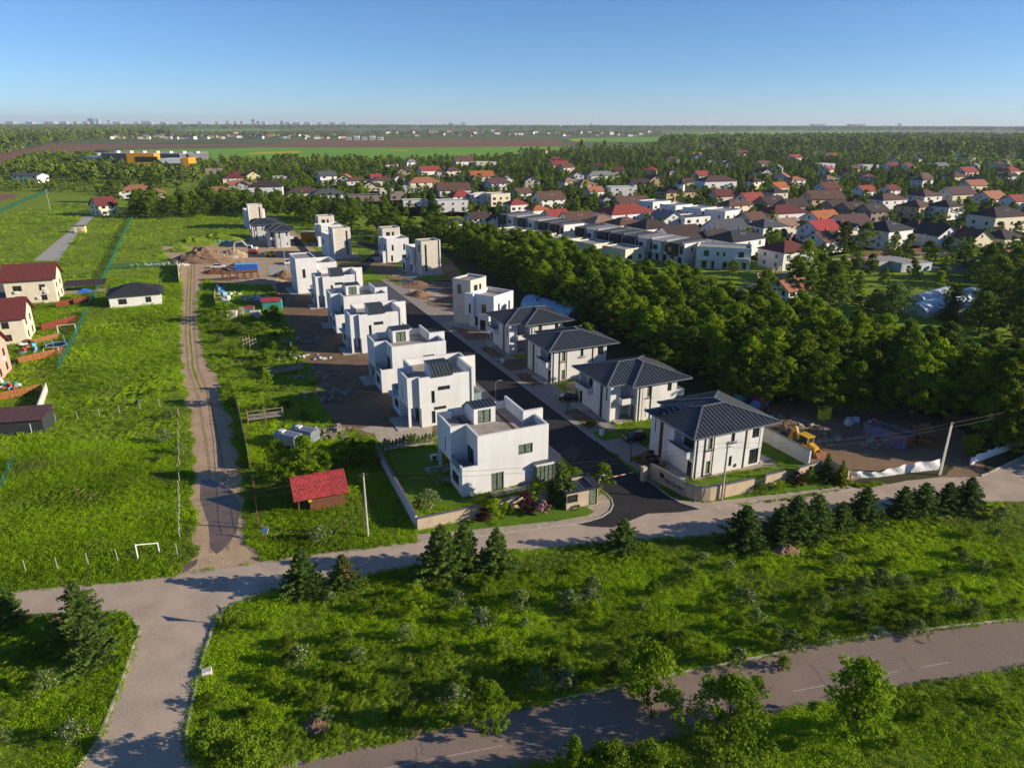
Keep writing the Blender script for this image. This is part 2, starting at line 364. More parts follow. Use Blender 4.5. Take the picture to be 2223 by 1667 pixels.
# ------------------------------------------------------------------ old roads
main_top = [(-220, 1306), (0, 1287), (70, 1278), (265, 1262), (360, 1250), (420, 1240), (545, 1222), (640, 1208), (800, 1187), (900, 1174)]
hard('old_road', PX(*main_top, (1000, 1162), (1200, 1130), (1330, 1100), (1480, 1092), (1600, 1096), (1700, 1084), (1845, 1061), (1905, 1053), (1990, 1040),
     (2040, 1036), (2120, 1036), (2160, 1020), (2223, 990), (2400, 920), (2420, 1098), (2223, 1091), (2110, 1096), (1950, 1112), (1800, 1132), (1650, 1152), (1560, 1166), (1370, 1174), (1110, 1197),
     (930, 1224), (760, 1259), (640, 1276), (560, 1294), (510, 1313), (480, 1332), (460, 1367), (440, 1432), (418, 1522), (405, 1592), (405, 1628), (418, 1655), (455, 1690), (520, 1730),
     (430, 1850), (60, 1850), (120, 1750), (172, 1662), (208, 1615), (240, 1540), (272, 1455), (292, 1395), (303, 1368), (290, 1346), (262, 1334), (225, 1329), (75, 1337), (0, 1345), (-220, 1368)), .004, 'asphalt_old')
low_top = [(455, 1690), (560, 1676), (640, 1656), (830, 1613), (990, 1576), (1130, 1537), (1330, 1494), (1480, 1459), (1640, 1428), (1800, 1393), (1900, 1378), (2110, 1355), (2223, 1342), (2420, 1318)]
low_bot = [(2420, 1410), (2223, 1452), (1960, 1492), (1750, 1537), (1640, 1560), (1500, 1592), (1250, 1645), (1110, 1672), (900, 1722), (455, 1850)]
hard('lower_road', PX(*low_top, *low_bot), .008, 'asphalt_brown')
def strip(name, pts, z0, z1, wd, matn, parent=None):              # a kerb: a low swept box along plan points
    mb = MB(); q = [Vector((p[0], p[1])) for p in pts]
    for i in range(len(q) - 1):
        d = (q[i + 1] - q[i]); n_ = max(1, int(d.length / 1.0)); t = d.normalized()
        for k in range(n_):
            a = q[i] + d * (k / n_) + t * .008; b = q[i] + d * ((k + 1) / n_) - t * .008
            mb.bar((a.x, a.y, (z0 + z1) / 2), (b.x, b.y, (z0 + z1) / 2), wd, z1 - z0 + random.uniform(-.015, .01))
    o = mb.build(name, matn, parent)
    if not parent: o['kind'] = 'structure'
    return o
strip('kerb', PX((480, 1332), (460, 1367), (440, 1432), (418, 1522), (405, 1592), (405, 1628), (418, 1655), (455, 1690)), 0, .13, .18, 'kerbstone')
strip('kerb', PX((120, 1750), (172, 1662), (208, 1615), (240, 1540), (272, 1455), (292, 1395), (303, 1368), (290, 1346), (262, 1334), (225, 1329)), 0, .13, .18, 'kerbstone')
strip('kerb', PX((1200, 1520), (1330, 1494), (1480, 1459), (1640, 1428), (1800, 1393), (1900, 1378), (2110, 1355), (2223, 1342)), 0, .13, .18, 'kerbstone')
strip('kerb', PX((2130, 1033), (2160, 1020), (2223, 990), (2330, 948)), 0, .13, .2, 'kerbstone')
def line(name, a, b, wd=.12, z=.013, matn='paint_line', jag=0):
    A, B = P(*a), P(*b); t = (B - A).normalized(); n = Vector((-t.y, t.x, 0)); pts = [A]
    if jag:
        k = 9; pts = [A + (B - A) * (i / k) + n * random.uniform(-jag, jag) for i in range(k + 1)]
    else: pts = [A, B]
    mb = MB()
    for p, q in zip(pts, pts[1:]): mb.quad((*(p - n * wd / 2).xy, z), (*(p + n * wd / 2).xy, z), (*(q + n * wd / 2).xy, z), (*(q - n * wd / 2).xy, z))
    return tag(mb.build(name, matn), kind='structure')
for a, b in (((830, 1668), (1090, 1618)), ((1722, 1500), (1790, 1487)), ((1925, 1462), (1950, 1456)), ((1240, 1170), (1350, 1157)), ((1440, 1147), (1560, 1133)), ((2000, 1448), (2060, 1437)), ((1290, 1583), (1350, 1571))): line('road_marking', a, b, .11)
line('stop_line', (640, 1662), (652, 1650), .35)
for a, b in (((1757, 1440), (1798, 1493)), ((1340, 1560), (1362, 1605)), ((910, 1600), (918, 1640)), ((1133, 1560), (1136, 1580)), ((902, 1620), (905, 1667)), ((1960, 1425), (1985, 1460))): line('road_crack', a, b, .035, .012, 'crack', .12)

# ------------------------------------------------------------------ dirt track, site, lots
trackL = [(390, 575), (398, 650), (392, 720), (396, 800), (404, 860), (416, 940), (425, 1010), (420, 1080), (422, 1150), (424, 1205), (385, 1248)]
trackR = [(575, 1218), (528, 1182), (530, 1120), (526, 1060), (512, 980), (497, 910), (478, 840), (442, 770), (431, 720), (427, 650), (442, 600)]
hard('dirt_track', PX(*trackL, *trackR), .012, 'soil_tan')
hard('building_site_soil', PX((640, 600), (620, 640), (600, 640), (590, 618), (470, 616), (440, 604), (392, 580), (352, 548), (356, 530), (386, 536), (430, 520),
     (470, 515), (520, 530), (560, 500), (545, 470), (600, 470), (660, 520), (700, 560)), .006, 'soil_tan')
hard('back_garden_soil', PX((955, 955), (900, 942), (800, 945), (735, 930), (705, 895), (692, 850), (682, 805), (655, 765), (638, 728), (618, 690), (606, 645), (596, 612), (640, 590), (760, 650), (850, 760), (930, 850), (980, 930)), .010, 'soil_dark')
mat('rut_soil', (.32, .22, .135), .95, .25, 2, bump=.6, bscale=6)
def rut(off, wd, a, b, matn='rut_soil', name='wheel_rut', z=.0155):
    cl = [((l[0] + r_[0]) / 2, l[1]) for l, r_ in zip(trackL[a:b], trackR[::-1][a:b])]; q = [P(*c) for c in cl]; pts = []
    for p0, p1 in zip(q, q[1:]): pts += [p0.lerp(p1, i / 8) for i in range(8)]
    L_, R_ = [], []
    for i, p in enumerate(pts):
        d = (pts[min(i + 1, len(pts) - 1)] - pts[max(i - 1, 0)]).normalized(); n = Vector((d.y, -d.x, 0)); o_ = off + random.uniform(-.04, .04); w_ = wd * random.uniform(.5, 1.2) / 2
        L_.append(p + n * (o_ - w_)); R_.append(p + n * (o_ + w_))
    sheet(name, L_ + R_[::-1], z, matn)
rut(-.9, .55, 0, 10); rut(.8, .5, 0, 10); rut(.0, .4, 0, 5, 'meadow', 'grass_median', .0165)
sheet('puddle', PX((436, 1040), (470, 1046), (500, 1062), (522, 1092), (516, 1150), (492, 1186), (470, 1203), (457, 1190), (452, 1135), (434, 1085)), .018, 'mud_water')
sheet('puddle', PX((366, 1246), (392, 1228), (430, 1212), (426, 1226), (402, 1241), (384, 1249)), .018, 'mud_water')
hard('muddy_lot', PX((1660, 880), (1740, 870), (1900, 868), (2010, 900), (2120, 950), (2100, 1000), (2060, 1012), (1980, 1020), (1900, 1035), (1830, 1045), (1770, 1010), (1700, 940)), .010, 'soil_red')
hard('muddy_entry', PX((2040, 1036), (2075, 1000), (2110, 985), (2145, 1010), (2130, 1036)), .014, 'soil_red')
hard('parking_pad', CR(400, 540, 3.95, (715, 150), (860, 130), (905, 160), (908, 215), (740, 235)), .014, 'concrete')
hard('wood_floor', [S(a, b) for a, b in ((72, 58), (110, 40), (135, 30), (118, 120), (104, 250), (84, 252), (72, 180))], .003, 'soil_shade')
hard('access_path', PX((72, 566), (128, 566), (170, 505), (206, 470), (186, 467), (140, 510)), .006, 'concrete')
hard('side_drive', PX((-40, 665), (-40, 610), (10, 596), (32, 600), (40, 650)), .006, 'asphalt_grey')

# ------------------------------------------------------------------ the new street
ST0, ST1 = 43.56, 50.69
c9 = lambda *p: CR(900, 740, 3.95, *p)
c13 = lambda *p: CR(1300, 740, 3.95, *p)
c5x = lambda *p: CR(500, 860, 3.95, *p)
c2x = lambda *p: CR(500, 240, 3.95, *p)
apron = c9((1465, 1172), (1560, 1250), (1640, 1310), (1690, 1360), (1702, 1410), (1680, 1460), (1610, 1510), (1500, 1545), (1390, 1568), (1500, 1590), (1700, 1600)) + c13((420, 1480), (700, 1468), (860, 1442), (700, 1392), (600, 1332), (480, 1240), (340, 1150))
hard('new_street', [S(ST0, 176), S(ST0, 79.5)] + apron + [S(ST1, 81), S(ST1, 176)], .016, 'asphalt_new')
hard('block_paved_street', [S(ST0, 205), S(ST0, 176.05), S(ST1, 176.05), S(ST1, 205)], .014, 'pavers_dark')
hard('new_street_end', c2x((905, 1340), (700, 1240), (600, 1115), (575, 1080), (505, 1095), (560, 1160), (620, 1225), (690, 1300), (800, 1370), (1150, 1385), (1180, 1340), (1250, 1280), (1320, 1205), (1320, 1165), (1085, 1118), (1105, 1152), (1240, 1200), (1235, 1225), (1120, 1305), (950, 1308)), .018, 'asphalt_new')
sheet('asphalt_patch', c9((1250, 950), (1350, 880), (1450, 945), (1365, 1040)), .020, 'asphalt_grey').data.materials[0] = mat('asphalt_patch', (.05, .043, .042), .85, .15, 2)
hard('pavement', [S(ST1, 84), S(ST1 + .16, 66.5), S(56.2, 66.5), S(56.2, 172), S(52.6, 208), S(ST1, 208)], .020, 'pavers')
hard('pavement', [S(41.3, 74), S(ST0, 79.4), S(ST0, 200), S(39.5, 200), S(39.5, 74)], .022, 'pavers')
strip('kerb', [S(ST1, 82), S(ST1, 208)], 0, .10, .14, 'kerbstone'); strip('kerb', [S(ST0, 79.6), S(ST0, 198)], 0, .10, .14, 'kerbstone')
hard('front_pavement', c9((20, 1659), (430, 1625), (1250, 1540), (1480, 1500), (1540, 1467), (1480, 1430), (1505, 1400), (1560, 1385), (1600, 1290), (1690, 1360), (1702, 1410), (1680, 1460), (1610, 1510), (1500, 1545), (1390, 1568), (900, 1628), (440, 1690), (20, 1720)), .022, 'pavers_warm')
strip('kerb', c9((1465, 1172), (1560, 1250), (1640, 1310), (1690, 1360), (1702, 1410), (1680, 1460), (1610, 1510), (1500, 1545), (1390, 1568), (900, 1628), (440, 1690)), 0, .11, .15, 'kerbstone')
hard('front_pavement', c13((340, 1150), (395, 1180), (500, 1255), (620, 1335), (740, 1370), (900, 1385), (1060, 1368), (2180, 1238), (2212, 1266), (1000, 1437), (860, 1442), (700, 1392), (600, 1332), (480, 1240)), .022, 'pavers_warm')
strip('kerb', c13((340, 1150), (480, 1240), (600, 1332), (700, 1392), (860, 1442), (1000, 1437), (2212, 1268)), 0, .11, .15, 'kerbstone')
hard('house_apron', c13((790, 1210), (1000, 1165), (1180, 1125), (1560, 1070), (1470, 1010), (1500, 930), (1300, 860), (900, 1100)), .024, 'pavers_warm')
for q in (((565, 65), (650, 50), (760, 135), (665, 145)), ((700, 170), (1010, 140), (1015, 225), (820, 262)), ((855, 285), (960, 272), (1115, 375), (1000, 390), (930, 345)), ((1270, 610), (1390, 580), (1590, 700), (1480, 745)), ((1840, 1010), (2000, 940), (2130, 1070), (1960, 1080))):
    hard('planting_bed', c9(*q), .026, 'soil_dark')
hard('planting_bed', c9((1280, 375), (1440, 330), (1465, 340), (1460, 430), (1350, 430)), .026, 'soil_tan')
hard('planting_bed', CR(970, 580, 3.968, (35, 512), (140, 500), (430, 575), (428, 610), (190, 632)), .026, 'soil_red')
hard('planting_bed', CR(970, 580, 3.968, (290, 700), (380, 690), (490, 765), (400, 785)), .034, 'soil_dark')
LAWN = [c9((1520, 785), (1655, 760), (1680, 770), (2080, 705), (2080, 760), (1960, 790), (1620, 860)),
        c13((780, 1225), (1060, 1160), (1150, 1165), (1590, 1070), (1570, 1060), (1380, 960), (1370, 850), (1490, 890), (1790, 1050), (1700, 1110), (1310, 1180), (870, 1258)),
        c5x((1330, 480), (1760, 430), (1790, 600), (1690, 640), (1775, 785), (1890, 775), (1990, 885), (2190, 845), (2212, 890), (2140, 900), (1615, 1005), (1590, 960), (1510, 830), (1420, 640), (1350, 500)),
        c9((35, 1640), (600, 1490), (1290, 1440), (1480, 1430), (1540, 1465), (1480, 1498), (1250, 1538), (600, 1605), (60, 1655)),
        c13((1065, 1368), (1090, 1325), (1300, 1280), (1700, 1240), (2160, 1225), (2175, 1236), (1500, 1316)),
        c2x((1095, 1215), (1200, 1195), (1220, 1225), (1110, 1240)), c2x((1560, 1450), (1650, 1420), (1870, 1410), (1870, 1440), (1700, 1470))]
for q in LAWN: hard('lawn', q, .03, 'lawn')
hard('gravel_strip', c5x((1040, 270), (1760, 255), (1760, 410), (1340, 475), (1270, 350)), .016, 'gravel')
# round garden by the street
hard('garden_path', PX((842, 590), (880, 596), (1000, 596), (1010, 690), (1000, 705), (930, 670)), .012, 'pavers_warm')
for q in (((1410, 1490), (1560, 1468), (1935, 1455), (1935, 1510), (1700, 1537), (1500, 1530)), ((1505, 1565), (1620, 1545), (1745, 1590), (1680, 1622), (1540, 1602)), ((1760, 1550), (1850, 1525), (1940, 1518), (1940, 1592), (1820, 1587)), ((1660, 1645), (1935, 1605), (1935, 1700), (1750, 1690)),
          ((1330, 1430), (1480, 1415), (1560, 1440), (1400, 1462)), ((1190, 1330), (1290, 1270), (1420, 1310), (1430, 1360), (1500, 1395), (1290, 1410)), ((860, 1280), (930, 1270), (1180, 1235), (1100, 1290), (930, 1305)), ((1580, 1395), (1900, 1280), (1960, 1400), (1870, 1470), (1640, 1460))): hard('planting_bed', c2x(*q), .028, 'soil_red')
# village streets and plots
c4x = lambda *p: CR(1600, 240, 3.551, *p)
hard('village_road', c4x((690, 1160), (860, 1125), (1100, 1100), (1500, 1085), (1640, 1085), (1660, 1100), (1300, 1150), (1150, 1135), (1030, 1205), (820, 1205)), .01, 'asphalt_old')
hard('village_road', c4x((-100, 1420), (40, 1350), (370, 1240), (400, 1252), (310, 1310), (200, 1345), (40, 1390), (-60, 1450)), .01, 'asphalt_grey')
hard('village_road', c4x((1440, 1180), (1700, 1195), (1940, 1240), (1930, 1278), (1500, 1222)), .01, 'asphalt_grey')
ground_mat('village_ground', [(.05, .085, .015), (.07, .11, .018), (.04, .06, .015), (.13, .12, .07)], (.03, .12, .6))  # dark mix: shade of the village trees is partly put into the colour
sheet('village_ground', PX((420, 420), (480, 372), (860, 358), (1240, 340), (1800, 348), (2400, 372), (2420, 540), (1900, 540), (1700, 575), (1500, 545), (1200, 470), (960, 470), (800, 470), (600, 445)), .002, 'village_ground')
sheet('village_lawn', c4x((960, 1225), (1210, 1230), (1210, 1275), (1000, 1265)), .01, 'lawn'); ground_mat('village_ground', [(.05, .085, .015), (.07, .11, .018), (.04, .06, .015), (.13, .12, .07)], (.03, .12, .6))
sheet('village_ground', PX((420, 420), (480, 372), (860, 358), (1240, 340), (1800, 348), (2400, 372), (2420, 540), (1900, 540), (1700, 575), (1500, 545), (1200, 470), (960, 470), (800, 470), (600, 445)), .002, 'village_ground')
sheet('village_lawn', c4x((1490, 1225), (1900, 1300), (1910, 1375), (1650, 1360), (1500, 1300)), .01, 'lawn')
# ================================================================== materials of the buildings
mat('render_white', (.675, .672, .668), .85, .045, .35, streak=.09, bump=.12, bscale=30, bdist=.01)
mat('render_white_b', (.66, .652, .636), .85, .05, .35, streak=.11, bump=.12, bscale=30, bdist=.01)
mat('render_beige', (.56, .51, .44), .9, .07, 1.2, streak=.06, bump=.9, bscale=9, bdist=.04)
mat('panel_beige', (.62, .57, .5), .85, .05, 1.5, bump=.2)
mat('roof_deck', (.33, .29, .25), .9, .2, .6, bump=.2)
mat('roof_deck_grey', (.26, .26, .26), .9, .3, .7, bump=.2)
mat('coping', (.55, .53, .51), .7, .08, 1)
mat('seam_metal', (.075, .085, .095), .42, .10, .7, metal=.35, spec=.5)
mat('seam_rib', (.05, .055, .062), .4, .1, 1, metal=.3, spec=.5)
mat('ridge_metal', (.20, .21, .215), .45, .1, 1, metal=.3, spec=.5)
mat('frame_dark', (.03, .03, .032), .5, .1, 2, spec=.4)
mat('frame_white', (.7, .7, .7), .5, .05, 2)
mat('frame_brown', (.10, .05, .03), .6, .1, 2)
mat('glass', (.02, .028, .03), .07, .5, .9, spec=.6)
mat('glass_curtain', (.13, .17, .13), .1, .45, 5, spec=.6)
mat('glass_clear', (.22, .30, .31), .08, .15, 1, spec=.6)
mat('terracotta_deck', (.13, .05, .035), .8, .2, 2)
mat('dark_pipe', (.035, .035, .04), .5, .1, 2)
mat('door_grey', (.13, .155, .15), .6, .1, 2)
mat('wood_brown', (.16, .075, .035), .75, .25, 3, bump=.3)
mat('stone_beige', (.50, .40, .285), .85, .12, .9, tex='noise', bump=.25, bscale=12)
mat('metal_white', (.68, .68, .66), .5, .05, 2)
mat('fan_dark', (.05, .05, .05), .5, .1)
mat('solar', (.012, .016, .035), .2, .2, 2, spec=.6)
mat('steel', (.35, .36, .37), .45, .1, 2, metal=.7)

# ------------------------------------------------------------------ cube houses with roof terraces
def house_cube(mir, label):
    D = 9.9; tf = (lambda p: (p[0], D - p[1], p[2])) if mir else None; k = dict(tf=tf, flip=mir)
    r = thing('terrace_house', label, 'house', group='white cube houses with roof terraces')
    W_ = 'render_white'
    ground = [(0, 0), (11.9, 0), (11.9, 9.9), (1.9, 9.9), (1.9, 4.5), (0, 4.5)]
    walls_with_windows(r, ground, 0, 3.2, {0: [(3.9, 5.6, .1, 2.6, 1, 'glass_curtain')], 2: [(6.0, 8.0, 2.55, 3.05, 0), (7.8, 8.4, .4, 2.45, 0)], 5: [(.8, 3.2, 1.0, 2.45, 1)],
                       3: [(1.2, 3.6, .1, 2.5, 1)], 1: [(1.0, 3.2, .3, 2.6, 1), (5.2, 8.8, .2, 2.7, 2)]}, W_, 'ground_floor_wall', **k)
    up = [(2.1, 0), (11.9, 0), (11.9, 4.0), (10.3, 4.0), (10.3, 9.9), (1.7, 9.9), (1.7, 9.3), (0, 9.3), (0, 4.0), (2.1, 4.0)]
    walls_with_windows(r, up, 3.2, 8.05, {0: [(5.55, 7.55, 4.5, 5.85, 1, 'glass_curtain')], 4: [(3.7, 5.7, 5.65, 6.3, 1), (6.2, 6.75, 3.75, 5.75, 0)], 7: [(2.9, 3.3, 3.8, 5.9, 0)],
                       9: [(.3, 2.6, 3.32, 5.6, 1)], 1: [(1.2, 3.0, 4.2, 5.8, 1)], 3: [(1.2, 4.6, 3.3, 5.6, 2)]}, W_, 'upper_wall', parap=(7.0, .3), **k)
    MB(**k).box(.02, 4.02, 3.17, 2.08, 9.28, 3.196).build('soffit', W_, r)
    MB(**k).box(.012, .012, 3.2, 2.09, 3.99, 3.24).build('balcony_floor', 'roof_deck_grey', r)
    b = MB(**k); b.box(0, 0, 3.2, 2.1, .25, 4.12); b.box(0, .25, 3.2, .25, .9, 4.12); b.build('balcony_parapet', W_, r)
    b = MB(**k); b.box(.05, .9, 3.24, .09, 3.95, 4.25); g = b.build('balcony_glass', 'glass_clear', r); MB(**k).box(.03, .9, 4.25, .11, 3.95, 4.3).build('handrail', 'frame_dark', g)
    MB(**k).box(10.32, 4.02, 3.2, 11.88, 9.88, 3.24).build('terrace_floor', 'roof_deck_grey', r)
    b = MB(**k); b.box(11.78, 4.3, 3.24, 11.82, 9.85, 4.3); b.box(10.45, 9.8, 3.24, 11.8, 9.84, 4.3); b.build('terrace_glass', 'glass_clear', r)
    b = MB(**k); b.box(10.1, 3.88, 3.22, 10.42, 10.1, 8.6); b.box(10.42, 3.88, 0, 13.0, 4.24, 8.6); b.build('fin_wall', 'render_white_b', r)
    b = MB(**k); b.box(0, 9.0, 0, .42, 9.296, 3.2); b.build('pillar', W_, r)
    MB(**k).box(-1.9, 4.52, -.05, 1.88, 9.7, .12).build('patio', 'concrete', r)
    b = MB(**k); b.box(3.5, -1.5, -.05, 9.5, -.01, .16); b.build('front_step', 'concrete', r)
    # roof exit
    x0, x1 = 3.9, 6.95; prof = [(5.8, 7.0), (9.6, 7.0), (9.6, 8.35), (8.0, 9.45), (5.8, 9.32)]
    b = MB(**k); b.add([(x0, y, z) for y, z in prof] + [(x1, y, z) for y, z in prof], [tuple(range(5))[::-1], tuple(range(5, 10)), (1, 2, 7, 6), (0, 1, 6, 5), (2, 3, 8, 7), (3, 4, 9, 8)])
    b.wall((x0, 5.8), (x1, 5.8), 7.0, 9.32, [(.55, 2.4, 7.05, 8.9)]); b.build('roof_exit_wall', W_, r)
    window(r, (x0, 5.8), (x1, 5.8), (.55, 2.4, 7.05, 8.9), name='roof_door', pane='glass_curtain', tf=tf, flip=mir)
    b = MB(**k)
    for (ya, za), (yb, zb) in (((5.68, 9.36), (8.0, 9.52)), ((8.0, 9.52), (10.12, 8.08))):
        b.add([(x0 - .1, ya, za), (x1 + .1, ya, za), (x1 + .1, yb, zb), (x0 - .1, yb, zb), (x0 - .1, ya, za - .14), (x1 + .1, ya, za - .14), (x1 + .1, yb, zb - .14), (x0 - .1, yb, zb - .14)],
              [(0, 1, 2, 3), (7, 6, 5, 4), (0, 4, 5, 1), (1, 5, 6, 2), (2, 6, 7, 3), (3, 7, 4, 0)])
    ro = b.build('roof_exit_roof', 'seam_metal', r); b = MB(**k)
    for i in range(7):
        x = x0 - .08 + (x1 - x0 + .16) * i / 6
        b.bar((x, 5.68, 9.40), (x, 8.0, 9.56), .05, .07); b.bar((x, 8.0, 9.56), (x, 10.12, 8.12), .05, .07)
    tag(b.build('roof_seam', 'seam_rib', ro), kind='stuff')
    if not mir:
        b = MB(**k); b.box(9.9, -.75, 0, 12.2, -.01, 2.7); bay = b.build('bay_window', 'glass_curtain', r)
        MB(**k).box(9.75, -.9, 2.72, 12.35, 0, 3.02).build('bay_roof', W_, bay); MB(**k).box(9.78, -.86, 3.025, 12.32, -.01, 3.1).build('bay_roof_sheet', 'seam_metal', bay)
        f = MB(**k)
        for i in range(5): f.box(9.88 + i * .57, -.79, 0, 9.95 + i * .57, -.74, 2.72)
        f.build('bay_frame', 'frame_dark', bay)
    else:
        b = MB(**k); b.box(-.8, .5, 3.1, -.01, 3.9, 3.25); b.build('balcony_slab', W_, r)
    return r
# front corner positions along the street: plain, mirrored, plain, mirrored ...
specs = [(74.03, 0, 'white cube house with furnished roof terrace on green lawn beside the guardhouse'),
         (97.2, 1, 'white cube house with sloping roof exit directly behind the one on the lawn'),
         (114.4, 0, 'white cube house with glazed roof door, third along the street from the entrance'),
         (138.1, 1, 'white cube house with sloping roof exit, fourth along the street from the entrance'),
         (155.2, 0, 'white cube house with scaffold before its roof door, fifth along the street'),
         (179.3, 1, 'white cube house with sloping roof exit, sixth and last beside the tall plain block')]
hc = [None, None]
for i, (b0, m_, lab) in enumerate(specs):
    if hc[m_] is None: h = hc[m_] = house_cube(m_, lab)
    else: h = dup(hc[m_]); h['label'] = lab
    h.location = S(26.7 + (b0 - 74) * .005, b0); h.rotation_euler = (0, 0, TH)
A1 = hc[0]
# things only on the first roof
b = MB(); b.box(2.5, 4.6, 7.004, 3.0, 8.9, 7.03); b.box(3.0, 6.9, 7.004, 3.9, 7.25, 7.03); b.box(8.0, .4, 7.004, 8.45, 9.4, 7.03); b.build('deck_strip', 'terracotta_deck', A1)

# ------------------------------------------------------------------ hipped houses
def slope(mb, rib, poly, z0, k, eave, sp=.62, th=.0):
    """poly: plan points with eave edge given by its two points; height grows k per metre inward"""
    a, b = Vector(eave[0]), Vector(eave[1]); t = (b - a).normalized(); n = Vector((-t.y, t.x))
    zz = lambda p: z0 + k * max(0, (Vector(p) - a).dot(n))
    mb.poly([(*p, zz(p)) for p in poly])
    ss = [(Vector(p) - a).dot(t) for p in poly]; ds = [(Vector(p) - a).dot(n) for p in poly]; N = len(poly)
    s = math.ceil((min(ss) + .15) / sp) * sp
    while s < max(ss) - .1:
        hits = []
        for i in range(N):
            s0, s1, d0, d1 = ss[i], ss[(i + 1) % N], ds[i], ds[(i + 1) % N]
            if (s0 - s) * (s1 - s) < 0: hits.append(d0 + (d1 - d0) * (s - s0) / (s1 - s0))
        hits.sort()
        for lo, hi in zip(hits[::2], hits[1::2]):
            if hi - lo > .15:
                p = a + t * s + n * (lo + .02); q = a + t * s + n * (hi - .02)
                rib.bar((p.x, p.y, z0 + k * lo + .035), (q.x, q.y, z0 + k * hi + .035), .05, .075)
        s += sp
def house_hip(mir, label, solar=False):
    D = 11.2; tf = (lambda p: (p[0], D - p[1], p[2])) if mir else None; k = dict(tf=tf, flip=mir); W_ = 'render_white_b'
    r = thing('hipped_house', label, 'house', group='white houses with grey hipped metal roofs')
    # ground: the corner by the street end is cut back under the roof (porch)
    g = [(0, 0), (11.4, 0), (11.4, 11.2), (4.0, 11.2), (4.0, 8.4), (.5, 8.4), (.5, 9.8), (0, 9.8)]
    walls_with_windows(r, g, 0, 3.1, {0: [(2.1, 2.75, .35, 2.2, 0, 'glass_curtain'), (5.9, 6.4, .7, 2.2, 0), (9.4, 11.0, .25, 2.5, 1)], 7: [(8.6, 9.5, .1, 2.3, 0), (2.3, 3.0, 1.2, 3.0, 0)], 3: [(.6, 1.5, .15, 2.4, 0, 'door_grey')],
                       2: [(5.6, 6.3, .5, 2.2, 0, 'glass_curtain'), (1.2, 1.9, 1.0, 1.7, 0)], 4: [(1.4, 2.2, .2, 2.3, 0, 'glass_curtain')], 1: [(2, 4, .3, 2.4, 1), (6.5, 8.5, .8, 2.2, 1)]}, W_, 'ground_floor_wall', d=.14, **k)
    u = [(1.2, 0.5), (1.2, .25), (0, .25), (0, 0), (11.4, 0), (11.4, 11.2), (4.0, 11.2), (4.0, 8.4), (.5, 8.4), (.5, 9.8), (0, 9.8), (0, 4.4), (1.2, 4.4)]
    walls_with_windows(r, u, 3.1, 6.1, {3: [(2.1, 2.75, 3.9, 6.0, 0, 'glass_curtain'), (5.9, 6.5, 4.3, 5.9, 0), (9.5, 10.7, 4.2, 5.9, 1)], 5: [(4.9, 5.6, 3.9, 5.9, 0, 'glass_curtain'), (1.0, 1.8, 4.3, 5.7, 0)], 7: [(1.2, 2.4, 3.3, 5.6, 1, 'glass_curtain')],
                       10: [(.9, 1.45, 3.3, 5.9, 0)], 12: [(.6, 3.2, 3.25, 5.5, 1)], 4: [(2, 4, 4, 5.6, 1), (6.5, 8.5, 4, 5.6, 1)]}, W_, 'upper_wall', d=.14, **k)
    b = MB(**k); b.box(-.9, .3, 2.95, 1.3, 4.4, 3.09); b.build('balcony_slab', W_, r)
    b = MB(**k)
    for i in range(3): b.box(-.95, .3, 3.12 + i * .26, -.75, 4.4, 3.34 + i * .26)
    b.box(-.72, .3, 3.1, -.04, .48, 3.9); b.box(-.72, 4.2, 3.1, -.04, 4.4, 3.9); bp = b.build('balcony_parapet', W_, r)
    b = MB(**k); b.box(-.97, .3, 4.0, -.72, 4.4, 4.06); b.box(-.72, .3, 4.0, .1, .42, 4.06); b.bar((-.7, .34, 3.9), (-.7, .34, 4.0), .05, .05); b.build('balcony_rail', 'frame_dark', bp)
    # corner balcony in the cut-back end
    b = MB(**k); b.box(1.6, 8.42, 2.95, 3.98, 10.7, 3.09); b.box(1.6, 10.5, 3.1, 3.98, 10.7, 3.9); b.box(1.6, 8.42, 3.1, 1.78, 10.5, 3.9); cb = b.build('corner_balcony', W_, r)
    b = MB(**k); b.box(1.58, 10.55, 3.98, 4.0, 10.62, 4.03); b.bar((2.4, 10.58, 3.9), (2.4, 10.58, 4.0), .04, .04); b.bar((3.4, 10.58, 3.9), (3.4, 10.58, 4.0), .04, .04); b.build('balcony_rail', 'frame_dark', cb)
    MB(**k).box(.52, 8.42, -.05, 3.98, 10.9, .25).build('porch_step', 'concrete', r); MB(**k).box(.5, 9.3, .25, 2.0, 9.5, 6.05).build('screen_wall', W_, r)
    MB(**k).box(-1.7, .4, -.05, -.02, 4.4, .22).build('side_step', 'concrete', r); MB(**k).box(11.42, -.1, -.05, 13.4, 5.2, .28).build('rear_terrace', 'concrete', r)
    for x in (.32, 1.55, 3.0, 8.4): MB(**k).box(x, -.09, .02, x + .13, -.005, 6.08).build('downpipe', 'dark_pipe', r)
    for x in (4.35, 6.5): MB(**k).box(x, 11.205, .02, x + .13, 11.29, 6.08).build('downpipe', 'dark_pipe', r)
    MB(**k).box(-.09, 6.9, .02, -.005, 7.55, 6.08).build('dark_panel', 'dark_pipe', r)
    for q in ((1.75, -.05, .0, 2.05, -.004, 6.05), (2.8, -.05, 0, 2.98, -.004, 6.05), (8.6, -.05, 2.7, 9.2, -.004, 6.05), (10.9, -.05, 2.7, 11.38, -.004, 6.05), (5.0, 11.205, 0, 5.65, 11.25, 6.05), (-.05, 5.9, 0, -.004, 6.85, 6.05), (-.05, 7.6, 0, -.004, 8.6, 6.05)): MB(**k).box(*q).build('cladding', 'panel_beige', r)
    b = MB(**k)
    for x, z in ((2.1, 3.75), (5.9, 4.15)): b.box(x - .3, -.3, z, x + .95, -.02, z + .06); b.box(x - .3, -.3, z + .35, x + .95, -.26, z + .4)
    for x in (2.1,): b.box(x - .3, -.3, .2, x + .95, -.02, .26)
